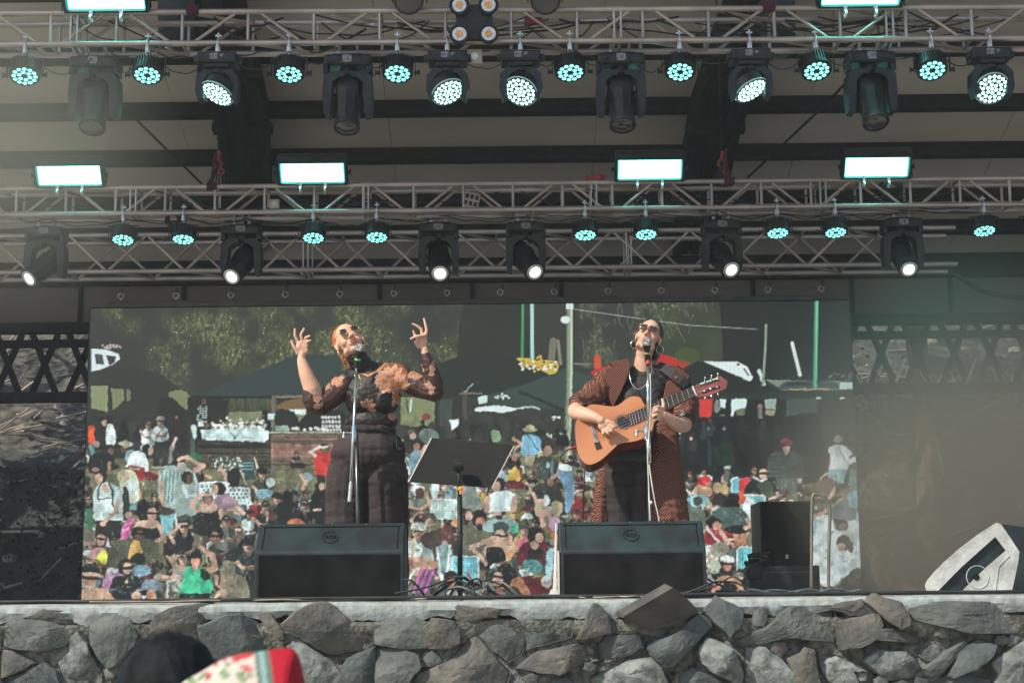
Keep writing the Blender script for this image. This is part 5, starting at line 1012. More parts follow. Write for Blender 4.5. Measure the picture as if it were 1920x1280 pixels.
for (px, lb) in ((408, 'red hook and chain hanging beside the left rafter'), (1354, 'red hook and chain hanging beside the right rafter')):
    q = P(px, 322, Y2+.15); r = empty('lifting_chain', q, lb, 'chain', 'hoist chains with red hooks')
    m = MB(); m.torus((0, 0, .07), (0, 1, .3), .03, .011, n=16, m=6); m.cyl((0, 0, .10), (.01, 0, .17), .016, n=8); m.torus((.03, .0, .0), (0, 1, 0), .022, .009, n=14, m=6); m.build('hook', M['redhook'], r)
    m = MB(); zt = zc(q.y)-q.z
    for k in range(90):
        z = .17+k*.028
        if z > zt: break
        m.torus((0, 0, z), (1, 0, 0) if k % 2 else (0, 1, 0), .012, .0035, n=8, m=4)
    for k in range(6): m.tube([(.0, 0, .05), (.02*k-.05, .02, -.03), (.03*k-.08, 0, -.13)], .008, n=5, smooth=3)
    m.build('chain', M['blackmetal'], r)
# small boxes on the trusses
for (px, py, Y, w, h, lb, col) in ((225, 43, Y1+S1, .12, .05, 'small beige power box inside the top truss at the left', 'beige'), (698, 46, Y1+S1, .08, .075, 'pale square power box left of the blinder', 'beige'), (890, 108, Y1+.05, .10, .10, 'pale square box hanging below the blinder', 'beige'), (515, 383, Y2+S2*.7, .08, .075, 'small white junction box inside the middle truss beside the left rafter', 'beige')):
    q = P(px, py, Y); r = empty('junction_box', q, lb, 'junction box', 'power boxes in the trusses'); MB().box((0, 0, 0), (w, .05, h), bev=.006).build('case', M[col], r); MB().cyl((0, -.028, 0), (0, -.024, 0), h*.25, n=14).build('cover', M['silver'], r)
q = P(884, 376, Y2+S2*.6); r = empty('power_strip', q, 'tilted beige power board with six dark sockets inside the middle truss', 'power strip'); rt = Matrix.Rotation(R(14), 3, 'Y')
MB().box((0, 0, 0), (.13, .04, .13), rt, bev=.006).build('case', M['beige'], r)
m = MB()
for i in range(3):
    for j in range(2): m.box(rt @ Vector((-.04+i*.04, -.022, -.03+j*.055)), (.026, .01, .034), rt)
m.build('sockets', M['blackplastic'], r)
q = P(1000, 40, Y1+S1*.5); tag(MB().box(q, (.12, .05, .05), bev=.015).build('adapter_plug', M['redhook'], loc=q), 'red and white plug lying in the top truss right of the blinder', 'plug')
q = P(1112, 334, Y2+.02); mb = MB().cyl(q+Vector((-.06, 0, 0)), q+Vector((.02, 0, 0)), .02, n=10); mb.sph(q+Vector((.05, 0, 0)), (.045, .03, .035), 12); tag(mb.build('power_plug', M['redhook'], loc=q), 'dark red industrial plug lying on the middle truss left of the third strobe panel', 'plug')
# ------------------------------------------------------------------ screen rigging: eye bolts and wires up to the rear truss
for i, x in enumerate(RX):
    zr = ZT+.118
    m = MB(); m.torus((x, SY-.0, zr), (0, 1, 0), .026, .006, n=18, m=6); m.cyl((x, SY, ZT+.08), (x, SY, zr-.026), .007, n=6); o = own(m.build('lifting_eye', M['steelclamp'], smooth=True), scr)
    zt = z3(x); w = MB(); w.tube([(x+.02, SY, zr+.026), (x+.005, SY-.1, zr+.12), (x-.0, Y3+S3, zt)], .0045, n=5); w.torus((x+.012, SY-.02, zr+.045), (0, 1, 0), .018, .005, n=10, m=4); own(w.build('sling_wire', M['greybar']), scr)
# hump shaped joint covers along the header
for i, x in enumerate(RX):
    xm = x
    if i % 1 == 0:
        pts = [(-.15, -.04), (-.1, -.022), (-.06, -.016), (.06, -.016), (.1, -.022), (.15, -.04)]
        own(MB().prism([Vector((xm+a, SY-.024, ZT+.08+b)) for a, b in pts], [Vector((xm+a, SY+.05, ZT+.08+b)) for a, b in pts]).build('header_bracket', M['greybar']), scr)
# ------------------------------------------------------------------ cables drooping along the trusses
rc = random.Random(12)
def droop(p, q, sag, n=7, jit=.02):
    return [Vector(p).lerp(Vector(q), i/n)+Vector((0, rc.uniform(-jit, jit), -sag*4*(i/n)*(1-i/n)+rc.uniform(-jit, jit)*.6)) for i in range(n+1)]
def cable(pts, label, group, r=.0052): 
    o = MB().tube(pts, r, n=5, smooth=4).build('power_cable', M['cable'], smooth=True, loc=pts[0]); return tag(o, label, 'cable', group)
for k in range(26):
    x = -3.5+rc.uniform(0, 5.6)+k*.05; x2 = x+rc.uniform(.4, 1.3); zt = z1(x)
    cable(droop((x, Y1+rc.uniform(.03, S1-.02), zt+S1+rc.uniform(-.06, .0)), (x2, Y1+rc.uniform(.03, S1), zt+S1-rc.uniform(.0, .09)), rc.uniform(.03, .16)), 'black power cable looping loosely inside the top truss', 'black cables inside the top truss', rc.choice([.005, .006, .008]))
fx1 = sorted([40, 182, 272, 405, 540, 655, 745, 840, 978, 1072, 1165, 1280, 1413, 1538, 1632, 1757, 1868])
for a, b in zip(fx1[:-1], fx1[1:]):
    xa, xb = px_x(a, Y1), px_x(b, Y1); cable(droop((xa+.06, Y1+.02, z1(xa)-.09), (xb-.06, Y1+.02, z1(xb)-.09), rc.uniform(.04, .13), jit=.006), 'black cable drooping between two neighbouring lamps under the top truss', 'black cables slung between the lamps of the top truss', .0042)
    if rc.random() < .7: cable(droop((xa+.02, Y1+S1*.8, z1(xa)+.0), (xb+.1, Y1+S1, z1(xb)+S1*rc.random()), rc.uniform(.02, .12), jit=.02), 'black power cable looping loosely inside the top truss', 'black cables inside the top truss', .005)
for k in range(24):
    x = -4.2+rc.uniform(0, 7.4); x2 = x+rc.uniform(.4, 1.3); zt = z2(x)
    cable(droop((x, Y2+rc.uniform(.03, S2), zt+S2-rc.uniform(0, .08)), (x2, Y2+rc.uniform(.03, S2), zt+rc.uniform(.02, S2)), rc.uniform(.03, .14)), 'black power cable looping loosely inside the middle truss', 'black cables inside the middle truss', rc.choice([.005, .006]))
fx2 = sorted([85, 235, 347, 456, 589, 707, 822, 984, 1095, 1208, 1348, 1453, 1561, 1684, 1838])
for a, b in zip(fx2[:-1], fx2[1:]):
    xa, xb = px_x(a, Y2), px_x(b, Y2)
    for kk in range(2): cable(droop((xa, Y2+.05, z2(xa)-.03), (xb, Y2+S2*.6, z2(xb)-.03), rc.uniform(.0, .07), jit=.016), 'black cable drooping between two neighbouring lamps under the middle truss', 'black cables slung between the lamps of the middle truss', .0045)
# coiled spare cables on the middle truss
for (px, py, lb) in ((1670, 355, 'coil of black cable hanging behind the fourth strobe panel'), (1200, 375, 'small coil of black cable hanging under the third strobe panel'), (325, 410, 'small coil of black cable above the second par light of the middle truss')):
    q = P(px, py, Y2+.08); m = MB()
    for k in range(7): m.torus(q+Vector((rc.uniform(-.02, .02), 0, rc.uniform(-.015, .015))), (rc.uniform(-.3, .3), 1, rc.uniform(-.3, .3)), .075+rc.uniform(-.015, .02) if px > 1600 else .05, .005, n=22, m=4)
    tag(m.build('cable_coil', M['cable'], loc=q), lb, 'cable', 'coiled cables on the middle truss')
# thick loom sagging at the far right under the fascia
cable([P(1770, 500, 18.5), P(1800, 520, 18.5), P(1840, 545, 18.5), P(1890, 556, 18.5), P(1960, 562, 18.5)], 'thick black cable loom sagging across the brown fascia at the right', None, .03)
# ------------------------------------------------------------------ stage equipment
BF = mat('scuffed blue black paint', (.006, .019, .022), .55, var=.35, vs=7, bump=.12, bs=120)
GR = mat('black perforated grille', (.009, .009, .0095), .85, 0, var=.35, vs=6, bump=.3, bs=420, spec=.12)
EM = mat('embossed badge', (.002, .004, .005), .5, var=.2, spec=.2)
WH = mat('white edge wood', (.62, .58, .52), .6, var=.1)  # plain off-white, shared by thin edges, cables and the guitar nut
def wedge_back(x0, x1, ytop, ymid, ybot, Y, label, side=None):
    """floor monitor seen from behind its speakers' cabinet: upright lower face, raked upper face"""
    a, b = P(x0, ybot, Y), P(x1, ybot, Y); zb = STAGE_Z+.003; zm = P((x0+x1)/2, ymid, Y).z; zt = P((x0+x1)/2, ytop, Y+.16).z
    cx = (a.x+b.x)/2; w = b.x-a.x; r = empty('floor_monitor', (cx, Y+.2, zb), label, 'monitor speaker', 'black floor monitors in front of the singers')
    prof = [(Y, zb), (Y, zm), (Y+.16, zt), (Y+.24, zt), (Y+.42, zb)]
    m = MB(); m.prism([Vector((a.x, y, z)) for y, z in prof], [Vector((b.x, y, z)) for y, z in prof]); o = m.build('cabinet', BF, None)
    bm = bmesh.new(); bm.from_mesh(o.data); bmesh.ops.bevel(bm, geom=bm.edges[:], offset=.008, segments=2, profile=.5, affect='EDGES'); bm.to_mesh(o.data); bm.free(); own(o, r)
    own(MB().box((cx, Y-.004, (zb+zm)/2-.002), (w-.05, .008, zm-zb-.03), bev=.003).build('grille', GR), r)
    m = MB(); d = Vector((0, .16, zt-zm)).normalized(); n = Vector((0, -d.z, d.y)); c = Vector((cx, Y+.08, (zm+zt)/2))+n*.002
    rt = Matrix((( 1, 0, 0), (0, d.y, n.y), (0, d.z, n.z))); T = Matrix.Translation(c) @ rt.to_4x4()
    tor = MB().torus((0, 0, .0), (0, 0, 1), .047, .0022, n=30, m=5).xf(T).build('badge_ring', EM, None); own(tor, r)
    tx = text('badge_lettering', 'RCF', .036, T, EM, None, .002); own(tx, r)
    fr = MB(); L_ = math.hypot(.16, zt-zm)
    for (cc, dd) in (((0, L_/2-.03, .0), (w-.06, .006, .004)), ((-w/2+.04, 0, 0), (.004, L_-.05, .004)), ((w/2-.04, 0, 0), (.004, L_-.05, .004))): fr.box(cc, dd)
    own(fr.xf(T).build('panel_seam', EM), r)
    sc = MB()
    for i in range(5):
        for yy in (0, 1): sc.cyl(Vector((-w/2+.03+i*(w-.06)/4, L_/2-.014, 0)), Vector((-w/2+.03+i*(w-.06)/4, L_/2-.014, .004)), .006, n=8)
    own(sc.xf(T).build('screws', M['steelclamp']), r)
    return r, a, b, zb, zm, zt
WY = 9.62
w1 = wedge_back(476, 757, 981, 1034, 1118, WY, 'left black floor monitor speaker standing before the red haired singer')
w2 = wedge_back(1050, 1326, 977, 1031, 1110, WY, 'right black floor monitor speaker standing before the guitarist')
# the right one stands a little askew: pale edged side board with an open dark gap on its left
r, a, b, zb, zm, zt = w2
m = MB(); q = a+Vector((-.012, 0, 0))
m.prism([Vector((q.x-.03, WY+.02, zb)), Vector((q.x-.008, WY+.02, zb)), Vector((q.x-.0, WY+.14, zt-.005)), Vector((q.x-.004, WY+.14, zt-.005))], [Vector((q.x-.03, WY+.07, zb)), Vector((q.x-.008, WY+.07, zb)), Vector((q.x-.0, WY+.2, zt-.005)), Vector((q.x-.004, WY+.2, zt-.005))])
m.box((q.x+.004, WY-.002, (zb+zm)/2), (.012, .012, zm-zb)); own(m.build('side_edge', WH), r)
# ------------------------------------------------------------------ pale side wedge at the far right
GW = mat('scuffed grey lacquer', (.42, .43, .40), .5, var=.18, vs=10, bump=.25, bs=60, col2=(.30, .31, .29))
Yw = 9.75; pts = [(1736,1108),(1733,1098),(1737,1088),(1750,1072),(1770,1052),(1800,1026),(1835,1000),(1866,980),(1874,982),(1892,1008),(1909,1034),(1906,1058),(1895,1107)]
r = empty('side_monitor', P(1830, 1108, Yw), 'scuffed pale grey wedge speaker lying side on at the right end of the stage', 'monitor speaker')
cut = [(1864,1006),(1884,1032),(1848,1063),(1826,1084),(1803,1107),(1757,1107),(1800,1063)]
fr = [P(x, min(y, 1111), Yw) for x, y in pts]; back = [v+Vector((.34, .55, 0)) for v in fr]
m = MB(); 
shadow_cut = [P(x, y, Yw) for x, y in cut]; rb = [v+Vector((.02, .05, 0)) for v in shadow_cut]
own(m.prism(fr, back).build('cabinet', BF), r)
# side plate with a dark cut-out shaped as a cast shadow: outline filled around the cut by triangulation
bm = bmesh.new(); vo = [bm.verts.new(v+Vector((0, -.012, 0))) for v in fr]; vi = [bm.verts.new(v+Vector((0, -.012, 0))) for v in shadow_cut[:5]+shadow_cut[5:]]
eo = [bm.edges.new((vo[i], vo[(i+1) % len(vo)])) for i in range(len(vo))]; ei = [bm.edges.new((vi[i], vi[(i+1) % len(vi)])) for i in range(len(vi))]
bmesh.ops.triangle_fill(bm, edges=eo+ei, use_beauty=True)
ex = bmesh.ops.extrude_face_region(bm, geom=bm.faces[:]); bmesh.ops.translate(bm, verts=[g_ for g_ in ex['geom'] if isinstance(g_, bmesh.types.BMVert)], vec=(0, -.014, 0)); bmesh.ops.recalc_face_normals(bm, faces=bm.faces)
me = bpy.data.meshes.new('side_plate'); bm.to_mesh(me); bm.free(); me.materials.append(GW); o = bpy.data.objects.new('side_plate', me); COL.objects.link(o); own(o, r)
hc = P(1833, 1081, Yw-.028); m = MB(); m.torus(hc, (0, 1, 0), .066, .003, n=36, m=5); own(m.build('handle_ring', GW), r); own(MB().cyl(hc+Vector((-.008, 0, 0)), hc+Vector((-.008, -.003, 0)), .019, n=20).build('socket', M['blackplastic'], None), r)
m = MB(); m.tube([P(1893, 1040, Yw-.028), P(1872, 1062, Yw-.028), P(1866, 1107, Yw-.028)], .0035, n=5); own(m.build('moulded_rib', GW), r)
# ------------------------------------------------------------------ sub speaker, its flat case and pipe rail
Ys = 11.4; a, b = P(1428, 1060, Ys), P(1520, 938, Ys)
r = empty('black_speaker', ((a.x+b.x)/2, Ys+.2, STAGE_Z+.26), 'tall black speaker box standing upright on a flat black case right of the guitarist', 'speaker')
zb_ = P(1475, 1059, Ys).z; zt_ = P(1475, 939, Ys).z
own(MB().box(((a.x+b.x)/2, Ys+.22, (zb_+zt_)/2), (b.x-a.x, .44, zt_-zb_), bev=.006).build('cabinet', M['blackplastic']), r)
own(MB().box(((a.x+b.x)/2, Ys-.006, (zb_+zt_)/2), (b.x-a.x-.02, .012, zt_-zb_-.02), bev=.003).build('grille', GR), r)
own(MB().box((P(1475, 1043, Ys).x, Ys-.014, P(1475, 1043, Ys).z), (.018, .004, .028)).build('badge', M['beige']), r)
a, b = P(1412, 1105, Ys), P(1534, 1060, Ys)
r = empty('flat_case', ((a.x+b.x)/2, Ys+.2, STAGE_Z), 'low wide black case under the tall speaker box', 'case')
own(MB().box(((a.x+b.x)/2, Ys+.2, (STAGE_Z+.003+zb_-.004)/2), (b.x-a.x, .5, zb_-.004-STAGE_Z-.003), bev=.008).build('body', M['blackplastic']), r)
own(MB().box(((a.x+b.x)/2, Ys-.058, zb_-.05), (b.x-a.x-.02, .006, .006)).build('lid_seam', M['greybar']), r)
q = P(1412, 1050, Ys-.1); r = empty('microphone_bundle', q, 'small heap of black clips and plugs beside the flat black case', 'clips')
m = MB()
for k in range(9): p_ = q+Vector((rc.uniform(-.06, .06), rc.uniform(-.04, .04), rc.uniform(-.03, .05))); m.cyl(p_, p_+Vector((rc.uniform(.03, .08), 0, rc.uniform(-.02, .02))), rc.uniform(.008, .018), n=8)
m.box(q+Vector((.0, 0, -.07)), (.10, .1, .12), bev=.01); m.box((q.x, q.y, (STAGE_Z+q.z-.12)/2), (.06, .06, q.z-.13-STAGE_Z)); own(m.build('clips', M['blackmetal']), r)
Yp = 10.9; pr_ = [P(1553, 1108, Yp), P(1554, 1040, Yp), P(1556, 965, Yp), P(1553, 945, Yp), P(1544, 932, Yp), P(1532, 926, Yp), P(1524, 930, Yp), P(1522, 960, Yp), P(1521, 1104, Yp)]
pr_[0].z = STAGE_Z+.01; pr_[-1].z = STAGE_Z+.01
r = empty('pipe_stand', pr_[0], 'grey bent pipe hoop standing on the stage right of the tall black speaker', 'stand')
own(MB().tube(pr_, .011, n=10, smooth=5).build('hoop', mat('dull olive pipe', (.16, .155, .12), .5, .4), smooth=True), r); m = MB(); m.cyl(pr_[0]+Vector((0, 0, -.008)), pr_[0]+Vector((0, 0, .006)), .05, n=18); m.cyl(pr_[-1]+Vector((0, 0, -.008)), pr_[-1]+Vector((0, 0, .006)), .05, n=18); own(m.build('foot_plate', M['blackmetal']), r)
# ------------------------------------------------------------------ microphones
CH = mat('chrome tube', (.62, .68, .70), .18, .95, var=.06, vs=10); CHD = mat('dark chrome tube', (.12, .13, .13), .3, .8)
def mic_stand(lb, base, boom, pole, knob, micp, micdir, Yb, green=None):
    r = empty('microphone_stand', (base.x, base.y, STAGE_Z), lb, 'microphone stand')
    own(MB().cyl(pole[0], pole[1], .0115, n=12).build('lower_tube', CHD, smooth=True), r)
    o = own(MB().cyl(boom[0], boom[1], .0095, n=12).build('boom_arm', CH, smooth=True), r)
    m = MB(); m.cyl(knob+Vector((0, 0, .045)), knob+Vector((0, 0, -.055)), .017, n=12); m.cyl(knob, knob+Vector((-.06, -.01, .004)), .008, n=8); m.sph(knob+Vector((-.062, -.01, .0)), .014, 10); m.cyl(knob+Vector((-.062, -.01, .0)), knob+Vector((-.066, -.012, -.03)), .011, n=8); own(m.build('clutch', M['steelclamp'], smooth=True, angle=40), r)
    m = MB(); f = Vector((pole[1].x, pole[1].y, STAGE_Z+.02))
    for k in range(3):
        t = 2*PI*k/3+PI/2; m.cyl(f+Vector((0, 0, .16)), f+Vector((.3*math.cos(t), .3*math.sin(t), -.008)), .009, n=8); m.sph(f+Vector((.3*math.cos(t), .3*math.sin(t), -.004)), .014, 8)
    m.cyl(f+Vector((0, 0, .12)), f+Vector((0, 0, .2)), .02, n=10); own(m.build('tripod_base', M['blackmetal']), r)
    # microphone, a thing of its own held by the clip
    return r
def microphone(lb, c, d, ring):
    d = d.normalized(); r = empty('microphone', c, lb, 'microphone', 'vocal microphones')
    m = MB().sph(c, .030, 20); m.torus(c-d*.008, d, .029, .003, n=24, m=6); own(m.build('grille_ball', mat('steel mesh', (.5, .5, .5), .35, .7, var=.5, vs=260, bump=.6, bs=500), smooth=True), r)
    own(MB().cyl(c-d*.02, c-d*.06, .026, .018, n=18).cyl(c-d*.06, c-d*.16, .018, .012, n=16).build('handle', M['blackmetal'], smooth=True, angle=40), r)
    if ring: own(MB().cyl(c-d*.066, c-d*.078, .0195, .019, n=16).build('coloured_ring', ring), r)
    own(MB().cyl(c-d*.10, c-d*.135, .021, .019, n=14).box(c-d*.14+Vector((0, 0, -.008)), (.018, .018, .03)).build('clip', M['blackplastic'], smooth=True, angle=40), r); return r
green = mat('green tape', (.18, .5, .10), .6); greeny = mat('olive ring', (.34, .38, .18), .5); redt = mat('red tape', (.5, .05, .03), .6)
YM1 = 10.34
bm0, bm1 = P(669, 686, YM1), P(656, 938, YM1-.06); kn = P(664, 812, YM1)
ms1 = mic_stand('straight chrome microphone stand before the red haired singer with its boom folded down', P(672, 1100, YM1), (bm0, bm1), (P(668, 812, YM1+.02), P(673, 1100, YM1+.04)), kn, None, None, YM1)
own(MB().cyl(P(658, 905, YM1-.062), P(655, 940, YM1-.062), .012, n=12).build('counterweight', M['silver']), ms1)
own(MB().cyl(P(668, 843, YM1+.03), P(670, 880, YM1+.03), .016, n=12).build('sleeve', M['blackmetal']), ms1)
c = P(674, 653, YM1-.03); microphone('silver grille vocal microphone with green tape at the red haired singer\'s mouth', c, (c-P(668, 690, YM1+.01)), green)
YM2 = 10.30
bm0, bm1 = P(1215, 690, YM2), P(1215, 800, YM2); kn = P(1212, 808, YM2)
ms2 = mic_stand('chrome microphone stand with a thin white cable before the guitarist', P(1220, 1100, YM2), (P(1215, 688, YM2), P(1215, 802, YM2)), (P(1216, 860, YM2+.01), P(1221, 1100, YM2+.02)), kn, None, None, YM2)
own(MB().cyl(P(1215, 806, YM2), P(1217, 868, YM2), .0155, n=14).build('clutch_sleeve', CH, smooth=True), ms2)
own(MB().tube([P(1217, 870, YM2-.02), P(1222, 905, YM2-.03), P(1228, 940, YM2-.03), P(1236, 978, YM2-.02), P(1240, 1040, YM2)], .004, n=5, smooth=4).build('cable', WH), ms2)
own(MB().tube([P(1219, 700, YM2-.02), P(1220, 760, YM2-.02), P(1215, 850, YM2-.02), P(1216, 900, YM2-.02), P(1219, 975, YM2-.02)], .0035, n=5, smooth=4).build('cable', WH), ms2)
own(MB().sph(P(1220, 942, YM2-.02), .013, 10).build('cable_clip', WH), ms2)
c = P(1212, 641, YM2-.05); microphone('silver grille vocal microphone with an olive ring at the guitarist\'s mouth', c, (c-P(1215, 682, YM2+.02)), greeny)
own(MB().cyl(P(1215, 672, YM2), P(1215, 682, YM2), .014, n=12).build('red_tape', redt), ms2)
# ------------------------------------------------------------------ music stand
YN = 9.9; r = empty('music_stand', P(861, 1112, YN), 'black sheet music stand with a solid tilted desk between the two singers', 'music stand')
r.location.z = STAGE_Z
q4 = [P(809, 821, YN+.06), P(964, 835, YN+.06), P(922, 914, YN-.05), P(766, 903, YN-.05)]
nn = (q4[1]-q4[0]).cross(q4[3]-q4[0]).normalized(); nn = nn if nn.y < 0 else -nn
DK = mat('matt black steel sheet', (.014, .014, .013), .75, 0, var=.1, spec=.2)
own(MB().prism([v+nn*.002 for v in q4], [v-nn*.002 for v in q4]).build('desk', DK), r)
m = MB(); m.cyl(q4[0], q4[3], .004, n=6); m.cyl(q4[2], q4[1], .003, n=6); own(m.build('desk_edge', WH), r)
hub = P(860, 872, YN-.10); m = MB(); m.cyl(hub+Vector((-.03, 0, 0)), hub+Vector((.03, 0, 0)), .034, n=18); m.box(hub, (.05, .04, .07), bev=.01); own(m.build('tilt_hub', M['blackmetal'], smooth=True, angle=40), r)
pb = Vector((P(863, 1108, YN-.09).x, YN-.09, STAGE_Z+.02)); md = P(862, 930, YN-.09)
own(MB().cyl(hub, md, .0115, n=12).build('upper_tube', M['blackmetal'], smooth=True), r); own(MB().cyl(md, pb, .0155, n=12).build('lower_tube', M['blackmetal'], smooth=True), r)
oc = P(863, 917, YN-.11); own(MB().sph(oc+Vector((0, 0, .004)), (.015, .012, .015), 12).box(oc+Vector((0, 0, -.016)), (.012, .014, .03), bev=.003).build('clamp_lever', mat('orange plastic', (.8, .32, .02), .4), smooth=False), r)
m = MB()
for k in range(3):
    t = 2*PI*k/3+.3; m.cyl(pb+Vector((0, 0, .12)), pb+Vector((.26*math.cos(t), .26*math.sin(t), -.008)), .008, n=8)
own(m.build('tripod_base', M['blackmetal']), r)
# ------------------------------------------------------------------ cables on the stage floor
rs = random.Random(5)
def floor_cable(px0, px1, Y, amp, label, group, r=.007, col='cable', lift=0, n=14):
    pts = []
    a, b = P(px0, 1115, Y).x, P(px1, 1115, Y).x; ph = rs.uniform(0, 6)
    for i in range(n+1):
        t = i/n; pts.append(Vector((a+(b-a)*t, Y+amp*math.sin(t*7+ph)+rs.uniform(-.02, .02), STAGE_Z+r+.001+lift*max(0, math.sin(t*PI*3+ph))*.5+rs.uniform(0, .006))))
    o = MB().tube(pts, r, n=6, smooth=4).build('floor_cable', M[col], smooth=True, loc=pts[0]); return tag(o, label, 'cable', group)
for k in range(7): floor_cable(-100+rs.uniform(0, 60), 2020, 9.40+k*.026, .012, 'black cable running the whole length of the stage front edge', 'black cables along the front edge of the stage', rs.choice([.007, .009, .01]), n=26)
M['tan'] = mat('tan cable', (.30, .24, .17), .6)
floor_cable(170, 800, 9.37, .012, 'thin tan cable lying along the stage edge below the left part of the LED wall', None, .004, 'tan'); floor_cable(1080, 1270, 9.37, .01, 'thin tan cable lying on the stage edge before the right floor monitor', None, .004, 'tan')
M['grnblk'] = mat('grey green cable', (.07, .09, .085), .5)
for k in range(5): floor_cable(1330+k*14, 1560+k*25, 9.85+k*.05, .05, 'grey green cable in the loose pile between the right floor monitor and the pipe hoop', 'cables piled right of the guitarist', .010, 'grnblk', .05)
def arc(pts, Y, label, r=.006, col='cable', group=None):
    q = [P(x, y, Y+rs.uniform(-.05, .05)) for x, y in pts]; 
    for v in q: v.z = max(v.z, STAGE_Z+r)
    o = MB().tube(q, r, n=6, smooth=6).build('loose_cable', M[col], smooth=True, loc=q[0]); return tag(o, label, 'cable', group)
arc([(757,1085),(775,1090),(795,1115)], 9.56, 'black cable curling down from the left floor monitor'); arc([(740,1112),(800,1100),(850,1082),(868,1081),(880,1088),(885,1100)], 9.56, 'black cable arching up toward the music stand foot')
arc([(810,1118),(825,1098),(845,1090),(862,1088),(885,1100),(890,1116)], 9.56, 'dark cable looped round the music stand foot'); arc([(866,1110),(875,1095),(888,1086),(898,1085),(902,1098),(890,1105)], 9.56, 'black loop of microphone cable beside the music stand'); 
arc([(900,1092),(906,1088),(925,1090),(945,1100),(965,1116)], 9.56, 'black cable loop falling to the right of the music stand', .005); arc([(905,1110),(915,1092),(935,1088),(955,1100),(975,1120)], 9.56, 'tan cable loop right of the music stand', .005, 'tan')
arc([(832,1116),(840,1104),(862,1100),(880,1106),(900,1118)], 9.56, 'flat coil of grey green cable at the music stand foot', .009, 'grnblk')
arc([(1285,1112),(1325,1096),(1345,1090),(1380,1092),(1410,1108)], 9.56, 'black cable arching out from behind the right floor monitor'); arc([(1270,1112),(1335,1100),(1368,1082),(1385,1085),(1400,1105)], 9.56, 'second black cable arching from the right floor monitor to the cable pile'); arc([(1395,1080),(1405,1065),(1425,1052),(1440,1050)], 11.2, 'black cable rising to the top of the flat case', .008)
arc([(1325,1085),(1350,1096),(1372,1108)], 9.56, 'short black cable sloping down beside the right floor monitor'); arc([(1397,1108),(1395,1085),(1408,1060)], 11.1, 'black cable hanging down the left of the flat case', .007); 
for (x, y, lb, cl) in ((883, 1086, 'red banded jack plug on the cable heap by the music stand', redt), (905, 1100, 'silver jack plug lying on the cable heap by the music stand', CH), (920, 1100, 'second silver jack plug on the cable heap, right of the first', CH)):
    q = P(x, y, 9.58); q.z = max(q.z, STAGE_Z+.02); tag(MB().cyl(q+Vector((-.02, 0, .03)), q+Vector((.02, 0, -.02)), .0065, n=10).cyl(q+Vector((-.02, 0, .03)), q+Vector((-.03, 0, .045)), .004, n=8).build('jack_plug', cl, loc=q), lb, 'plug', 'plugs on the stage floor')
# ------------------------------------------------------------------ the two singers
SKIN = mat('warm skin', (.60, .35, .245), .5, var=.06, vs=9, bump=.06, bs=160, spec=.4)  # one even base tone for the red haired singer
SKIN2 = mat('light olive skin', (.55, .32, .225), .5, var=.06, vs=9, bump=.06, bs=160, spec=.4)
LIP = mat('lipstick', (.45, .09, .07), .35); GOLD = mat('gold metal', (.72, .5, .22), .25, .9); SILV = mat('silver metal', (.75, .75, .72), .2, .9)
LENS = mat('violet tinted lens', (.03, .016, .025), .06, var=.2, coat=1); TORT = mat('tortoiseshell frame', (.16, .03, .02), .25, var=.6, vs=80, coat=.6)
RSC = 1.06
def pt(Yb): return lambda x, y, d=0: P(x, y, Yb+d)
def limb(m, pts, rs, n=14):
    q, r = crom([Vector(p) for p in pts], 4, rs); m.chain(q, r, n)
def headM(c, roll, pitch, yaw, s):
    return Matrix.Translation(c) @ (Matrix.Rotation(R(roll), 4, 'Y') @ Matrix.Rotation(R(-pitch), 4, 'X') @ Matrix.Rotation(R(yaw), 4, 'Z')) @ Matrix.Scale(s*RSC, 4)
def head_vol(m, HMx):
    h = MB()
    h.sph((0, .018, .035), (.074, .094, .082), 26); h.sph((0, -.028, -.02), (.062, .062, .085), 24); h.sph((0, -.052, -.088), (.03, .03, .022), 16)
    for s in (-1, 1):
        h.sph((s*.036, -.058, -.028), (.028, .028, .03), 14); h.sph((s*.044, -.02, -.075), (.02, .035, .022), 12); h.sph((s*.034, -.083, .028), (.026, .012, .008), 12)
        h.sph((s*.077, .006, -.008), (.009, .018, .031), 14); h.sph((s*.082, .012, .004), (.007, .013, .015), 10); h.sph((s*.012, -.1, -.031), (.009, .012, .008), 10)
        h.sph((s*.034, -.078, .01), (.015, .012, .010), 12)
    h.chain([Vector((0, -.088, .014)), Vector((0, -.102, -.01)), Vector((0, -.113, -.028))], [.0075, .009, .0115], 10)
    h.sph((0, -.087, -.053), (.024, .012, .006), 12); h.sph((0, -.085, -.067), (.020, .011, .007), 12); h.sph((0, -.08, -.06), (.028, .012, .014), 12)
    h.xf(HMx); m.add(h.v, h.f)
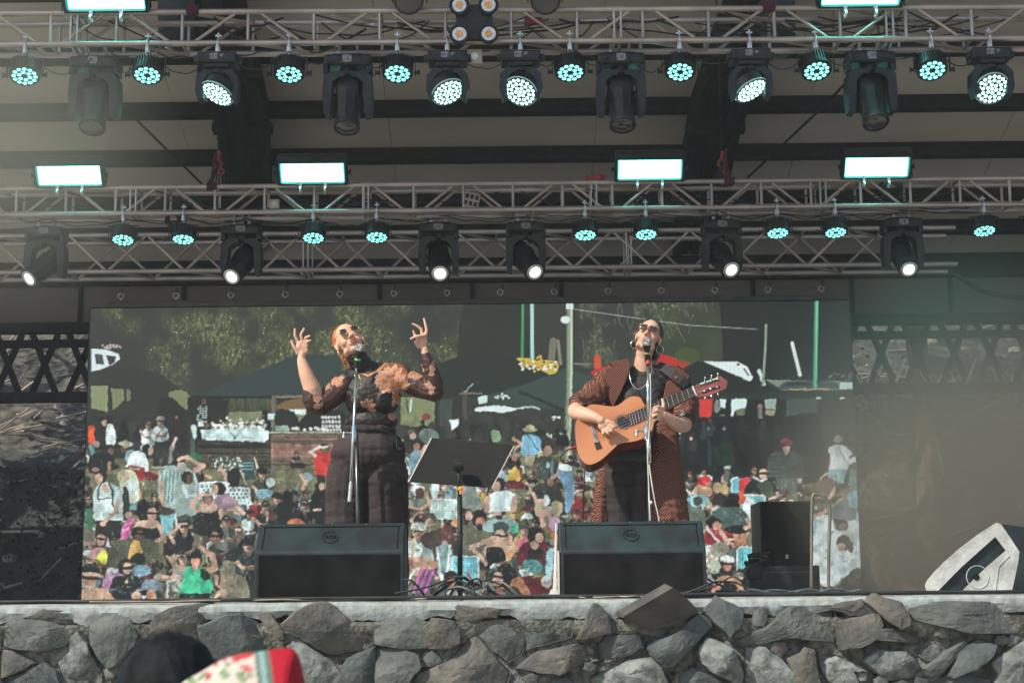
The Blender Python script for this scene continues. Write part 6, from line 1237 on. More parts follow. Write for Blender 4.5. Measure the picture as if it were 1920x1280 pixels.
def face_parts(HMx, root, glasses, rim, lens):
    m = MB(); m.sph((0, -.0945, -.0535), (.021, .0065, .0052), 14); m.sph((0, -.0925, -.066), (.018, .0065, .0062), 14); o = own(m.xf(HMx).build('lips', LIP, smooth=True), root)
    r = MB(); l = MB()
    for s in (-1, 1):
        if glasses == 'oval':
            rt = Matrix.Rotation(R(-s*6), 3, 'Y'); L_ = MB().sph((0, 0, 0), (.0225, .004, .0175), 22); n = 28; pts = [Vector((.0235*math.cos(2*PI*i/n), 0, .0185*math.sin(2*PI*i/n))) for i in range(n+1)]
        else:
            rt = Matrix.Rotation(R(s*4), 3, 'Y'); L_ = MB().box((0, 0, 0), (.048, .005, .027), bev=.002); pts = [Vector(p) for p in [(-.026, 0, -.012), (-.024, 0, .013), (.024, 0, .015), (.027, 0, .012), (.024, 0, -.013), (-.016, 0, -.015), (-.026, 0, -.012)]]
        c = Vector((s*.0345, -.108, .010)); yw = Matrix.Rotation(R(s*8), 3, 'Z')
        l.add([yw @ (rt @ v)+c for v in L_.v], L_.f); r.tube([yw @ (rt @ v)+c for v in pts], .0022 if glasses == 'oval' else .0034, n=6)
        r.tube([Vector((s*.058, -.104, .014)), Vector((s*.078, -.06, .012)), Vector((s*.082, .01, .008))], .0018 if glasses == 'oval' else .003, n=5)
    r.tube([Vector((-.012, -.112, .013)), Vector((0, -.115, .017)), Vector((.012, -.112, .013))], .002, n=5)
    own(r.xf(HMx).build('sunglasses_frame', rim, smooth=True), root); own(l.xf(HMx).build('sunglasses_lens', lens, smooth=True), root)
def strands(name, root, HMx, curves, m_, r=.0012):
    s = MB()
    for c in curves: s.tube([Vector(p) for p in c], r, n=4, smooth=4)
    own(s.xf(HMx).build(name, m_), root)
rp_ = random.Random(21)
# ================================================================== red haired singer
q = pt(10.6); c0 = q(690, 900); W1 = empty('person', (c0.x, 10.6, STAGE_Z), 'red haired woman in a sheer black floral top, arms raised, singing', 'person')
H1 = headM(q(655, 641, -.03), -26, 20, 15, 1.10)
m = MB(RSC); head_vol(m, H1)
limb(m, [H1 @ Vector((0, .02, -.06)), q(672, 682, .01), q(688, 706, .03)], [.055, .056, .07])
m.sph(q(698, 742, .02), (.165, .115, .16), 20); m.sph(q(697, 795, .02), (.15, .11, .12), 20); m.sph(q(690, 855, .02), (.2, .14, .15), 20)
limb(m, [q(652, 712, .02), q(700, 702, .03), q(752, 704, .02)], [.058, .075, .058])
limb(m, [q(648, 714, .02), q(620, 738, -.02), q(594, 757, -.07)], [.06, .056, .05]); limb(m, [q(594, 757, -.07), q(585, 728, -.1), q(573, 698, -.12), q(565, 674, -.13)], [.052, .055, .043, .027])
limb(m, [q(754, 706, .02), q(785, 722, 0), q(817, 737, -.03)], [.06, .055, .045]); limb(m, [q(817, 737, -.03), q(813, 712, -.05), q(804, 686, -.07), q(797, 662, -.08)], [.046, .048, .038, .025])
for s, x0, x1 in ((-1, 655, 648), (1, 726, 732)):
    f = q(x1, 1100, .03); f.z = STAGE_Z+.085; limb(m, [q(x0, 885, .03), q(x1, 985, .02), f], [.1, .065, .04]); g_ = f.copy(); g_.z = STAGE_Z+.035; m.sph(g_+Vector((0, -.06, 0)), (.042, .12, .032), 14)
def fingers(m, q, chains):
    for ch, rs in chains: m.chain([q(*p) for p in ch], rs, 10)
# left of the photo: open hand seen from the palm side
limb(m, [q(565, 674, -.13), q(566, 664, -.13)], [.025, .024]); m.sph(q(567, 653, -.13), (.033, .017, .040), 16); m.sph(q(561, 650, -.135), (.022, .016, .034), 14); m.sph(q(573, 657, -.13), (.02, .016, .026), 12)
fingers(m, q, [([(559, 641, -.13), (553, 629, -.14), (553, 617, -.145)], [.0105, .0095, .0075]), ([(567, 640, -.135), (564, 628, -.145), (570, 616, -.15)], [.011, .0098, .0075]), ([(573, 643, -.14), (573, 633, -.16), (581, 629.5, -.175)], [.0105, .0095, .0072]), ([(577, 648, -.145), (576, 640, -.165), (582.5, 638, -.18)], [.0098, .0086, .007]), ([(559, 662, -.14), (551, 650, -.15), (546.5, 639, -.15)], [.013, .0105, .008])])
# right of the photo: hand raised with spread fingers
limb(m, [q(797, 662, -.08), q(796, 655, -.08)], [.024, .024]); m.sph(q(792, 642, -.085), (.034, .018, .040), 16); m.sph(q(785, 641, -.09), (.022, .016, .03), 12)
fingers(m, q, [([(797, 631, -.085), (800, 620, -.085), (798, 609, -.085), (795, 597.5, -.085)], [.0115, .0105, .009, .007]), ([(792, 631, -.09), (790, 617, -.095), (782, 611, -.10), (773.5, 607, -.105)], [.011, .010, .009, .0068]), ([(785, 636, -.10), (778, 629, -.12), (775, 620.5, -.13)], [.0115, .010, .0075]), ([(796, 629, -.1), (785, 630, -.125), (777, 632, -.135), (770, 635, -.14)], [.0105, .010, .009, .007]), ([(785, 650, -.09), (780, 642, -.11), (783, 634, -.125)], [.013, .0115, .009])])
blob(m, 'body', SKIN, W1, vox=.0046, smooth=3)
face_parts(H1, W1, 'oval', GOLD, LENS)
RED = mat('copper hair', (.38, .135, .04), .38, var=.3, vs=30, bump=.5, bs=90, stretch=(1, .12, 1), col2=(.20, .055, .015), coat=.1)
h = MB(); h.sph((0, .042, .048), (.083, .103, .083), 28); h.sph((0, .062, -.02), (.074, .055, .075), 22); h.sph((-.05, .055, -.07), (.024, .022, .035), 14); h.sph((.04, .06, -.07), (.02, .02, .03), 14); h.sph((0, .11, -.0), (.035, .03, .035), 14); h.xf(H1)
blob(h, 'hair', RED, W1, vox=.005, fold=[(.0022, (130, 40, 130), 1)])
cv = []
for i in range(46):
    sx = rp_.choice((-1, -1, 1)); x = sx*rp_.uniform(.03, .075); y = rp_.uniform(.01, .06); z = -.08; cv.append([(x, y, z+.04), (x+rp_.uniform(-.01, .01), y, z-.01), (x+rp_.uniform(-.02, .02), y+rp_.uniform(-.02, .02), z-rp_.uniform(.03, .075))])
for i in range(16):
    a = rp_.uniform(-1.2, 1.2); cv.append([(.07*math.sin(a), -.03, .11), (.085*math.sin(a), .03, .125+rp_.uniform(0, .006)), (.08*math.sin(a), .09, .10)])
strands('loose_hair', W1, H1, cv, RED, .0011)
e = MB()
for s in (-1, 1):
    for k in range(6): e.sph((s*(.084+rp_.uniform(0, .004)), .002+rp_.uniform(-.006, .006), -.036-rp_.uniform(0, .02)), .0042, 8)
own(e.xf(H1).build('earring', SILV, smooth=True), W1)
# printed sheer top: colours drawn flat, sampled onto the cloth
B = Art(540, 640, 850, 820, 2.0, (33, 28, 30)); SH = (122, 74, 56); FLW = (206, 154, 124); FLH = (240, 206, 180); FLD = (120, 72, 54)
B.poly([(560,700),(640,700),(655,712),(652,745),(640,790),(560,800)], (70, 44, 38), 2); B.poly([(612,722),(640,705),(650,712),(648,745),(632,765),(612,768),(600,745)], (86,56,46), 4, .9)
B.poly([(718,664),(752,668),(766,690),(768,712),(750,720),(726,700)], (150, 92, 66), 2); B.poly([(750,668),(800,695),(845,735),(820,765),(760,740),(770,712)], (86, 57, 48), 3); B.poly([(788,655),(812,655),(835,735),(815,765),(800,700)], (74, 46, 42), 3)
B.line([(752,668),(766,690),(768,722)], 2, (20,16,18)); B.line([(652,706),(655,745),(640,785)], 2, (18,15,17))
def petal(x, y, l, w, a, c, dark=FLD):
    dx, dy = math.cos(a), math.sin(a); B.poly([(x, y), (x+dx*l*.5-dy*w, y+dy*l*.5+dx*w), (x+dx*l, y+dy*l), (x+dx*l*.5+dy*w, y+dy*l*.5-dx*w)], c, 5); B.line([(x+dx*l*.1, y+dy*l*.1), (x+dx*l*.85, y+dy*l*.85)], .8, dark, .7); B.line([(x+dx*l*.5-dy*w*.8, y+dy*l*.5+dx*w*.8), (x+dx*l, y+dy*l)], .9, FLH, .7)
def flower(x, y, r, n=16, seed=0, sq=1):
    q_ = random.Random(seed)
    for k in range(n):
        a = 2*PI*k/n+q_.uniform(-.2, .2); petal(x+math.cos(a)*r*.15, y+math.sin(a)*r*.15*sq, r*q_.uniform(.8, 1.05), r*.26, a, q_.choice([FLW, (200,136,100), (226,166,128)]))
    for k in range(n):
        a = 2*PI*k/n+.2+q_.uniform(-.2, .2); petal(x, y, r*q_.uniform(.45, .62), r*.2, a, q_.choice([FLW, (206,132,92), (228,172,136)]))
    for k in range(6): petal(x+q_.uniform(-3, 3), y+q_.uniform(-2, 2), r*.28, r*.12, q_.uniform(0, 6), (176, 98, 66))
flower(733, 712, 26, 15, 2); flower(722, 716, 18, 12, 5); flower(748, 722, 18, 11, 8)
for k in range(9): petal(742+rp_.uniform(-6, 8), 735+rp_.uniform(-4, 12), 16, 4, R(90+rp_.uniform(-40, 40)), rp_.choice([FLW, (216,130,92)]))
for k in range(8): petal(688, 764, 15+rp_.uniform(-3, 6), 4.5, R(rp_.uniform(-190, 20)), rp_.choice([(196,122,88), FLW]))
for k in range(7): petal(737, 788, 15, 4, R(rp_.uniform(-130, -50)), rp_.choice([FLW, (214,110,80)]))
for k in range(8): petal(778, 695, 18, 5.5, R(rp_.uniform(-180, 180)), (212,154,120))
for k in range(7): petal(812, 690+rp_.uniform(-8, 10), 10, 4, R(rp_.uniform(-180, 180)), FLW)
for k in range(8): petal(806, 728+rp_.uniform(-6, 8), 12, 3.4, R(rp_.uniform(-180, 180)), FLW)
for k in range(7): petal(632, 712, 14, 4.5, R(rp_.uniform(-180, 180)), (206,140,106))
for k in range(8): petal(618, 716+rp_.uniform(-4, 5), 14, 4, R(rp_.uniform(120, 260)), (200,150,126))
for k in range(8): petal(588, 742, 16, 5, R(rp_.uniform(-60, 80)), (214,150,126))
for k in range(6): petal(600, 765, 12, 3, R(rp_.uniform(-180, 0)), (206,150,130))
B.poly([(633,760),(640,770),(650,788),(646,796),(634,782)], (226,178,140), 2); B.line([(660,690),(690,704),(715,690),(730,672)], 4.5, (208,136,88)); B.line([(668,693),(690,705),(716,690)], 1.3, (240,190,140)); B.line([(690,742),(712,736)], 1.6, (150,110,92), .8); B.line([(640,798),(700,796),(752,800)], 2, (60,36,34))
B.poly([(655,660),(695,660),(700,690),(690,702),(655,690)], (30,27,30), 2)
BL = tolin(B.a)*.62
m = MB(RSC); m.sph(q(698, 742, .02), (.178, .128, .165), 24); m.sph(q(697, 790, .02), (.163, .122, .085), 24); limb(m, [q(655, 712, .02), q(700, 703, .03), q(750, 704, .02)], [.07, .085, .072]); m.sph(q(676, 752, -.055), (.075, .07, .075), 18); m.sph(q(722, 750, -.055), (.075, .07, .075), 18)
limb(m, [q(650, 716, .02), q(622, 742, -.02), q(600, 757, -.06), q(589, 752, -.08), q(583, 737, -.09)], [.078, .075, .07, .066, .058]); limb(m, [q(752, 708, .02), q(785, 724, 0), q(815, 737, -.03)], [.08, .072, .052]); limb(m, [q(815, 737, -.03), q(813, 712, -.05), q(804, 686, -.07), q(798, 667, -.08)], [.054, .054, .044, .031])
limb(m, [q(690, 698, .03), H1 @ Vector((0, .02, -.095))], [.075, .061])
T1_ = blob(m, 'floral_top', None, W1, vox=.0048, smooth=3, fold=[(.004, (14, 10, 26), 1), (.0016, (40, 30, 50), 0)])
T1_.data.materials.clear(); T1_.data.materials.append(vcmat('printed sheer mesh', .55, bump=.15, bs=200, spec=.4)); paint(T1_, lambda c_: sample(B, BL, *npPX(c_)), W1.location)
TROU = mat('washed black linen', (.040, .031, .031), .9, var=.2, vs=5, bump=.2, bs=30, stretch=(1, 1, 3), spec=.2)
m = MB(RSC); m.sph(q(692, 806, .02), (.172, .135, .045), 24); m.sph(q(691, 850, .03), (.232, .165, .17), 26); limb(m, [q(654, 885, .03), q(650, 940, .02), q(648, 1010, .02), q(648, 1090, .03)], [.135, .132, .13, .13]); limb(m, [q(724, 885, .03), q(727, 940, .02), q(728, 1010, .02), q(728, 1090, .03)], [.135, .130, .125, .125])
for v in m.v: v.z = max(v.z, STAGE_Z+.05)
blob(m, 'trousers', TROU, W1, vox=.0065, smooth=3, fold=[(.006, (4, 4, 12), 1), (.005, (18, 10, 3), 1), (.0015, (40, 30, 60), 0)])
m = MB(RSC); m.tube([q(712, 806, -.13), q(730, 812, -.125), q(743, 820, -.11), q(744, 836, -.11), q(748, 844, -.11)], .006, n=6, smooth=4); m.tube([q(743, 836, -.115), q(752, 842, -.115)], .008, n=6); own(m.build('waist_tie', mat('black cord', (.012, .012, .013), .8)), W1)
m = MB(RSC); m.tube([q(672, 700, -.11), q(676, 712, -.13), q(680, 716, -.135), q(691, 706, -.12), q(696, 692, -.08)], .0018, n=5, smooth=5); m.tube([q(676, 712, -.134), q(677, 724, -.14), q(675.5, 733, -.14)], .002, n=5); m.tube([q(664, 702, -.1), q(668, 712, -.12), q(676, 718, -.13), q(690, 714, -.12), q(701, 696, -.08)], .0014, n=5, smooth=5); own(m.build('necklace', GOLD, smooth=True), W1)
for s, x1 in ((-1, 648), (1, 732)):
    f = q(x1, 1100, -.03); own(MB().sph((f.x, f.y, STAGE_Z+.045), (.052, .14, .042), 16).box((f.x, f.y, STAGE_Z+.016), (.09, .26, .026), bev=.008).build('shoe', M['blackplastic'], smooth=True), W1)
# ================================================================== guitarist
RSC = 1.085
q = pt(10.85); W2_ = empty('person', (q(1205, 900).x, 10.85, STAGE_Z), 'dark haired woman in a long checked coat playing a classical guitar and singing', 'person')
H2 = headM(q(1216, 632, -.06), 18, 15, -12, 1.02) @ Matrix.Diagonal((.94, 1, 1, 1))
m = MB(RSC); head_vol(m, H2); limb(m, [H2 @ Vector((0, .015, -.06)), q(1207, 668, -.03), q(1205, 700, .01)], [.054, .050, .066])
limb(m, [q(1146, 714, .02), q(1205, 706, .02), q(1262, 712, .02)], [.055, .07, .055]); m.sph(q(1204, 748, .02), (.15, .105, .15), 20); m.sph(q(1195, 815, .02), (.13, .1, .13), 20); m.sph(q(1180, 872, .02), (.135, .09, .10), 20)
limb(m, [q(1140, 716, .02), q(1108, 742, -.1), q(1083, 765, -.2)], [.052, .048, .045]); limb(m, [q(1083, 765, -.2), q(1080, 772, -.27), q(1097, 777, -.35), q(1120, 784, -.40)], [.048, .050, .043, .030])
limb(m, [q(1268, 716, .02), q(1280, 758, -.04), q(1283, 796, -.13)], [.052, .048, .046]); limb(m, [q(1283, 796, -.13), q(1274, 797, -.23), q(1258, 788, -.32), q(1246, 779, -.37)], [.048, .046, .038, .027])
for x0, x1 in ((1157, 1156), (1202, 1206)):
    f = q(x1, 1100, .03); f.z = STAGE_Z+.085; limb(m, [q(x0, 895, .03), q(x1, 985, .02), f], [.085, .06, .04]); m.sph((f.x, f.y-.06, STAGE_Z+.035), (.04, .115, .032), 14)
# strumming hand
limb(m, [q(1120, 784, -.40), q(1127, 788, -.41)], [.028, .027]); m.sph(q(1134, 794, -.41), (.040, .018, .030), 16); m.sph(q(1130, 798, -.41), (.03, .016, .028), 12)
fingers(m, q, [([(1140, 789, -.42), (1149, 793, -.425), (1157, 798, -.42)], [.0118, .0100, .0075]), ([(1142, 797, -.42), (1151, 801, -.43), (1157, 801.5, -.405)], [.0105, .0095, .0072]), ([(1140, 802, -.42), (1147, 808, -.43), (1151, 811, -.405)], [.0105, .0095, .0072]), ([(1135, 805, -.42), (1140, 812, -.43), (1144, 816, -.405)], [.0100, .0090, .007]), ([(1130, 806, -.415), (1131, 813, -.425), (1134, 819, -.405)], [.0092, .0082, .0066])])
# fretting hand
limb(m, [q(1246, 779, -.37), q(1243, 777, -.38)], [.026, .026]); m.sph(q(1239, 775, -.385), (.024, .022, .036), 14)
fingers(m, q, [([(1243, 766, -.39), (1234, 762, -.42), (1227, 764, -.425), (1224, 769, -.41)], [.0105, .0100, .009, .0075]), ([(1241, 773, -.4), (1232, 769, -.43), (1225, 772, -.435), (1222, 777, -.42)], [.0105, .0100, .009, .0075]), ([(1240, 781, -.4), (1231, 777, -.43), (1225, 780, -.435), (1223, 785, -.415)], [.0105, .0098, .0088, .0072]), ([(1239, 788, -.39), (1232, 785, -.42), (1227, 788, -.42), (1226, 792, -.4)], [.0095, .0085, .008, .0068]), ([(1243, 765, -.36), (1244, 756, -.34), (1242, 748.5, -.34)], [.013, .011, .0085])])
blob(m, 'body', SKIN2, W2_, vox=.0046, smooth=3)
face_parts(H2, W2_, 'rect', TORT, LENS)
BLK = mat('near black hair', (.014, .011, .011), .35, var=.4, vs=30, bump=.5, bs=90, stretch=(1, .12, 1), coat=.1)
h = MB(); h.sph((0, .034, .047), (.084, .094, .084), 28); h.sph((0, .06, -.02), (.078, .055, .075), 22)
for s in (-1, 1): h.chain([Vector((s*.035, -.028, .095)), Vector((s*.066, -.018, .055)), Vector((s*.076, .02, .01))], [.014, .014, .016], 12)
h.sph((.03, .12, -.055), (.045, .04, .04), 16); h.sph((-.085, .05, -.045), (.022, .02, .018), 12); h.xf(H2); blob(h, 'hair', BLK, W2_, vox=.005, fold=[(.0022, (130, 40, 130), 1)])
cv = []
for i in range(26): s = rp_.choice((-1, 1)); x = s*rp_.uniform(.065, .09); cv.append([(x, .03, -.02), (x+s*rp_.uniform(0, .02), .03, -.05), (x+s*rp_.uniform(-.01, .04), .035, -.06-rp_.uniform(0, .05))])
for i in range(14): cv.append([(rp_.uniform(-.03, .03), -.045, .112), (rp_.uniform(-.06, .06), .01, .133), (rp_.uniform(-.07, .07), .07, .12)])
strands('loose_hair', W2_, H2, cv, BLK, .0011)
for s in (-1, 1):
    e = H2 @ Vector((s*.084, .008, -.042)); own(MB().torus(e+Vector((s*.003, 0, -.024)), (s*.6, 1, .1), .026, .0024, n=26, m=6).build('hoop_earring', SILV, smooth=True), W2_)
JER = mat('black jersey', (.022, .019, .021), .75, var=.2, vs=6, bump=.2, bs=50)
m = MB(RSC); m.sph(q(1204, 748, .02), (.163, .118, .165), 24); m.sph(q(1194, 812, .02), (.147, .118, .13), 22); m.sph(q(1184, 862, .02), (.176, .135, .07), 22); limb(m, [q(1160, 712, .015), q(1206, 704, .02), q(1250, 710, .015)], [.06, .078, .06]); m.sph(q(1184, 745, -.05), (.065, .06, .065), 16); m.sph(q(1224, 745, -.05), (.065, .06, .065), 16)
blob(m, 'black_top', JER, W2_, vox=.006, fold=[(.003, (10, 10, 18), 1)])
m = MB(RSC); m.sph(q(1182, 868, .02), (.168, .13, .12), 22); limb(m, [q(1158, 895, .02), q(1160, 985, .01), q(1160, 1090, .03)], [.098, .082, .075]); limb(m, [q(1203, 895, .02), q(1207, 985, .01), q(1206, 1090, .03)], [.098, .082, .075])
for v in m.v: v.z = max(v.z, STAGE_Z+.05)
blob(m, 'trousers', TROU, W2_, vox=.0065, fold=[(.006, (16, 10, 5), 1), (.003, (8, 8, 24), 1)])
# checked coat
CK = bpy.data.materials.new('orange and black checked wool'); CK.use_nodes = True; t = CK.node_tree; N = t.nodes; K = t.links; b = N['Principled BSDF']; b.inputs['Roughness'].default_value = .95; b.inputs['Specular IOR Level'].default_value = .15
tc = N.new('ShaderNodeTexCoord'); sp_ = N.new('ShaderNodeSeparateXYZ'); K.new(tc.outputs['Object'], sp_.inputs[0])
nz = N.new('ShaderNodeTexNoise'); nz.inputs['Scale'].default_value = 5; K.new(tc.outputs['Object'], nz.inputs['Vector'])
ad = N.new('ShaderNodeMath'); ad.operation = 'MULTIPLY_ADD'; K.new(sp_.outputs[1], ad.inputs[0]); ad.inputs[1].default_value = .7; K.new(sp_.outputs[0], ad.inputs[2])
a2 = N.new('ShaderNodeMath'); a2.operation = 'MULTIPLY_ADD'; K.new(nz.outputs[0], a2.inputs[0]); a2.inputs[1].default_value = .014; K.new(ad.outputs[0], a2.inputs[2])
a3 = N.new('ShaderNodeMath'); a3.operation = 'MULTIPLY_ADD'; K.new(nz.outputs[0], a3.inputs[0]); a3.inputs[1].default_value = -.014; K.new(sp_.outputs[2], a3.inputs[2])
cb_ = N.new('ShaderNodeCombineXYZ'); K.new(a2.outputs[0], cb_.inputs[0]); K.new(a3.outputs[0], cb_.inputs[1]); cb_.inputs[2].default_value = .001
ck = N.new('ShaderNodeTexChecker'); ck.inputs['Scale'].default_value = 118; ck.inputs['Color1'].default_value = (.22, .092, .060, 1); ck.inputs['Color2'].default_value = (.022, .013, .016, 1); K.new(cb_.outputs[0], ck.inputs['Vector']); K.new(ck.outputs[0], b.inputs['Base Color'])
m = MB(RSC); m.sph(q(1206, 742, .07), (.205, .10, .17), 24); limb(m, [q(1150, 710, .02), q(1206, 703, .08), q(1264, 708, .02)], [.075, .07, .075])
limb(m, [q(1144, 714, .02), q(1118, 736, -.07), q(1098, 752, -.14), q(1088, 757, -.18)], [.084, .083, .078, .070]); limb(m, [q(1268, 712, .02), q(1280, 748, -.03), q(1284, 778, -.09)], [.082, .078, .070])
limb(m, [q(1150, 750, .05), q(1145, 850, .06), q(1131, 920, .02), q(1124, 990, .0), q(1120, 1060, .0)], [.055, .055, .058, .064, .068]); limb(m, [q(1256, 745, .03), q(1246, 810, .03), q(1247, 880, .0), q(1250, 975, -.01), q(1254, 1060, .0)], [.055, .085, .115, .142, .16])
limb(m, [q(1200, 760, .09), q(1198, 850, .12), q(1196, 960, .14), q(1196, 1060, .15)], [.12, .13, .135, .14])
CO = blob(m, 'checked_coat', CK, W2_, vox=.0065, smooth=3, fold=[(.010, (8, 6, 30), 1), (.008, (20, 10, 2.5), 1)])
def slab(name, pts, d, th, mt, root=W2_, curve=0):
    m = MB(); c = sum((x for x, y in pts))/len(pts); fr = [q(x, y, d+curve*abs(x-c)/30) for x, y in pts]; bk = [v+Vector((0, th, 0)) for v in fr]; o = m.prism(fr, bk).build(name, mt)
    bm = bmesh.new(); bm.from_mesh(o.data); bmesh.ops.bevel(bm, geom=bm.edges[:], offset=.004, segments=2, profile=.5, affect='EDGES'); bm.to_mesh(o.data); bm.free(); return own(o, root)
slab('lapel', [(1136,690),(1160,688),(1181,692),(1176,708),(1163,738),(1150,762),(1143,752),(1136,722)], -.115, .05, CK); slab('lapel', [(1141,678),(1158,676),(1180,672),(1183,688),(1172,700),(1155,695)], -.10, .06, CK)
slab('lapel', [(1258,683),(1270,686),(1293,705),(1288,717),(1272,712),(1256,700)], -.10, .06, CK); slab('lapel', [(1250,716),(1262,712),(1282,722),(1270,748),(1254,762),(1243,752)], -.115, .05, CK)
for (px, py, d, ax, rr_) in ((1085, 757, -.19, (-1, -.9, -.6), .072), (1285, 783, -.10, (.05, -.5, -1), .072)):
    c = q(px, py, d); A_ = Vector(ax).normalized(); own(MB().cyl(c-A_*.02, c+A_*.022, rr_, rr_*.94, n=24).build('cuff_lining', mat('dark satin lining', (.03, .02, .018), .5), smooth=True, angle=50), W2_)
m = MB(RSC); m.tube([q(1180, 686, -.06), q(1180, 700, -.11), q(1184, 718, -.14), q(1194, 729, -.15), q(1205, 726, -.15), q(1216, 714, -.14), q(1222, 698, -.11), q(1222, 684, -.06)], .0034, n=6, smooth=5); own(m.build('necklace', SILV, smooth=True), W2_)
for x1 in (1156, 1206):
    f = q(x1, 1100, -.03); own(MB().sph((f.x, f.y, STAGE_Z+.045), (.05, .135, .042), 16).box((f.x, f.y, STAGE_Z+.016), (.085, .25, .026), bev=.008).build('shoe', M['blackplastic'], smooth=True), W2_)
# ================================================================== classical guitar, held by the guitarist
def G(x, y, d=0): return P(x, y, 10.51-(y-800)*.0011+(x-1170)*.0002+d)
GT = empty('classical_guitar', G(1150, 810, .05), 'classical guitar with an orange cedar top and slotted headstock in the guitarist\'s hands', 'guitar')
CED = mat('orange cedar top', (.45, .185, .075), .34, var=.14, vs=3, col2=(.38, .14, .06), bump=.03, bs=30, stretch=(1, 1, 1), coat=.5); MAH = mat('dark red side wood', (.13, .018, .012), .3, var=.3, vs=8, coat=.6); ROSE = mat('rosewood', (.035, .022, .018), .4, var=.3, vs=30, stretch=(1, 1, 6)); NECK = mat('reddish neck wood', (.22, .055, .04), .4, var=.2, vs=10, coat=.4)
out = [(1079,791),(1077.6,805),(1080,833),(1086,857),(1102,871),(1121,866),(1137,854),(1154,838),(1163,832),(1182,828.5),(1201,824),(1219,811),(1225,797),(1221,778),(1206.5,755),(1200.7,745),(1189,742),(1177,745),(1163,756),(1154,760.5),(1137,760.5),(1121,758),(1104.5,759),(1088,775)]
o2, _ = crom([Vector((x, y, 0)) for x, y in out+out[:1]], 4); o2 = o2[:-1]
fr = [G(v.x, v.y) for v in o2]; nrm = (G(1200, 760)-G(1100, 800)).cross(G(1120, 860)-G(1100, 800)).normalized(); nrm = nrm if nrm.y > 0 else -nrm
bd = nrm*.095+Vector((.012, .0, -.012)); n = len(fr)
own(MB().prism([v+nrm*.003 for v in fr], [v+bd for v in fr]).build('body', MAH), GT)
own(MB().prism([v-nrm*.001 for v in fr], [v+nrm*.003 for v in fr]).build('top_plate', CED), GT)
own(MB().tube([v-nrm*.0005 for v in fr]+[fr[0]], .0022, n=5).build('binding', ROSE), GT)
hc = G(1168, 791)-nrm*.0022; u = (G(1200, 781)-G(1168, 791)).normalized(); w_ = nrm.cross(u)
def disc(c, r, n_=30): return [c+(u*math.cos(2*PI*i/n_)+w_*math.sin(2*PI*i/n_))*r for i in range(n_)]
own(MB().prism(disc(hc, .040), disc(hc+nrm*.002, .040)).build('sound_hole', M['glassdark']), GT)
ro = MB(); 
for k, rr_ in enumerate((.043, .048, .052)): ro.torus(hc+nrm*.0012, nrm, rr_, .0014, n=36, m=4)
own(ro.build('rosette', ROSE), GT)
fb_ = [G(1176, 777), G(1299, 725), G(1304, 742), G(1181, 799)]
own(MB().prism([v-nrm*.007 for v in fb_], [v-nrm*.0015 for v in fb_]).build('fingerboard', ROSE), GT)
fb2 = [G(1215, 762), G(1299, 726), G(1304, 741), G(1219, 783)]; own(MB().prism([v-nrm*.001 for v in fb2], [v+nrm*.022 for v in fb2]).build('neck', NECK), GT)
fm_ = MB()
for k in range(1, 17):
    t = 1-2**(-k/12.0); t = t/.62; a = fb_[1].lerp(fb_[0], t); b_ = fb_[2].lerp(fb_[3], t)
    if t < 1: fm_.cyl(a-nrm*.008, b_-nrm*.008, .0015, n=5)
own(fm_.build('frets', SILV), GT); own(MB().box((fb_[1]+fb_[2])/2-nrm*.008, (.010, .010, (fb_[1]-fb_[2]).length*1.02), Matrix.Rotation(R(-20), 3, 'Y')).build('nut', WH), GT)
hs = [(1303,723),(1309,719),(1320,715),(1351,705),(1356,709),(1364,715),(1361,729),(1352,732),(1325,743),(1308,745)]
hd_ = [G(x, y, .0) for x, y in hs]; own(MB().prism([v-nrm*.004 for v in hd_], [v+nrm*.018 for v in hd_]).build('headstock', NECK), GT)
sl_ = MB(); pg = MB()
for (pa, pb_) in (((1313, 722), (1346, 711)), ((1316, 736), (1349, 725))): sl_.cyl(G(*pa)-nrm*.0042, G(*pb_)-nrm*.0042, .009, n=8)
own(sl_.build('tuner_slots', M['glassdark']), GT)
for k in range(3):
    for s in (0, 1):
        x = 1320+k*12; y = (719 if s == 0 else 734)-k*3.6; pg.sph(G(x, y)-nrm*.012, (.008, .008, .008), 10); e = G(x+2, y+(-11 if s == 0 else 12)); pg.cyl(G(x, y), e, .003, n=6); pg.sph(e, (.006, .006, .010), 8)
own(pg.build('tuners', SILV, smooth=True), GT)
br = [G(1106, 797), G(1111, 795), G(1122, 829), G(1117, 831)]; own(MB().prism([v-nrm*.010 for v in br], [v-nrm*.001 for v in br]).build('bridge', M['steelclamp']), GT)
br = [G(1114, 830), G(1123, 827), G(1128, 839), G(1118, 843)]; own(MB().prism([v-nrm*.009 for v in br], [v-nrm*.001 for v in br]).build('bridge_wing', ROSE), GT)
sg = MB()
for k in range(6):
    t = k/5; a = G(1109+9*t, 798+30*t)-nrm*.010; b_ = fb_[1].lerp(fb_[2], .08+.84*t)-nrm*.012; sg.cyl(a, b_, .0011, n=4); sg.cyl(b_, G(1320+(k % 3)*12, (719 if k < 3 else 734)-(k % 3)*3.6)-nrm*.012, .0009, n=4)
own(sg.build('strings', SILV), GT)
m = MB(RSC); st_pts = [(1232,684,-.02),(1246,688,-.09),(1262,700,-.135),(1278,712,-.15),(1288,722,-.14),(1296,735,-.05)]
L1, L2 = [], []
for i, (x, y, d) in enumerate(st_pts):
    a = q(x+5, y-6, d-.0); b_ = q(x-6, y+8, d-.0); L1.append(a); L2.append(b_)
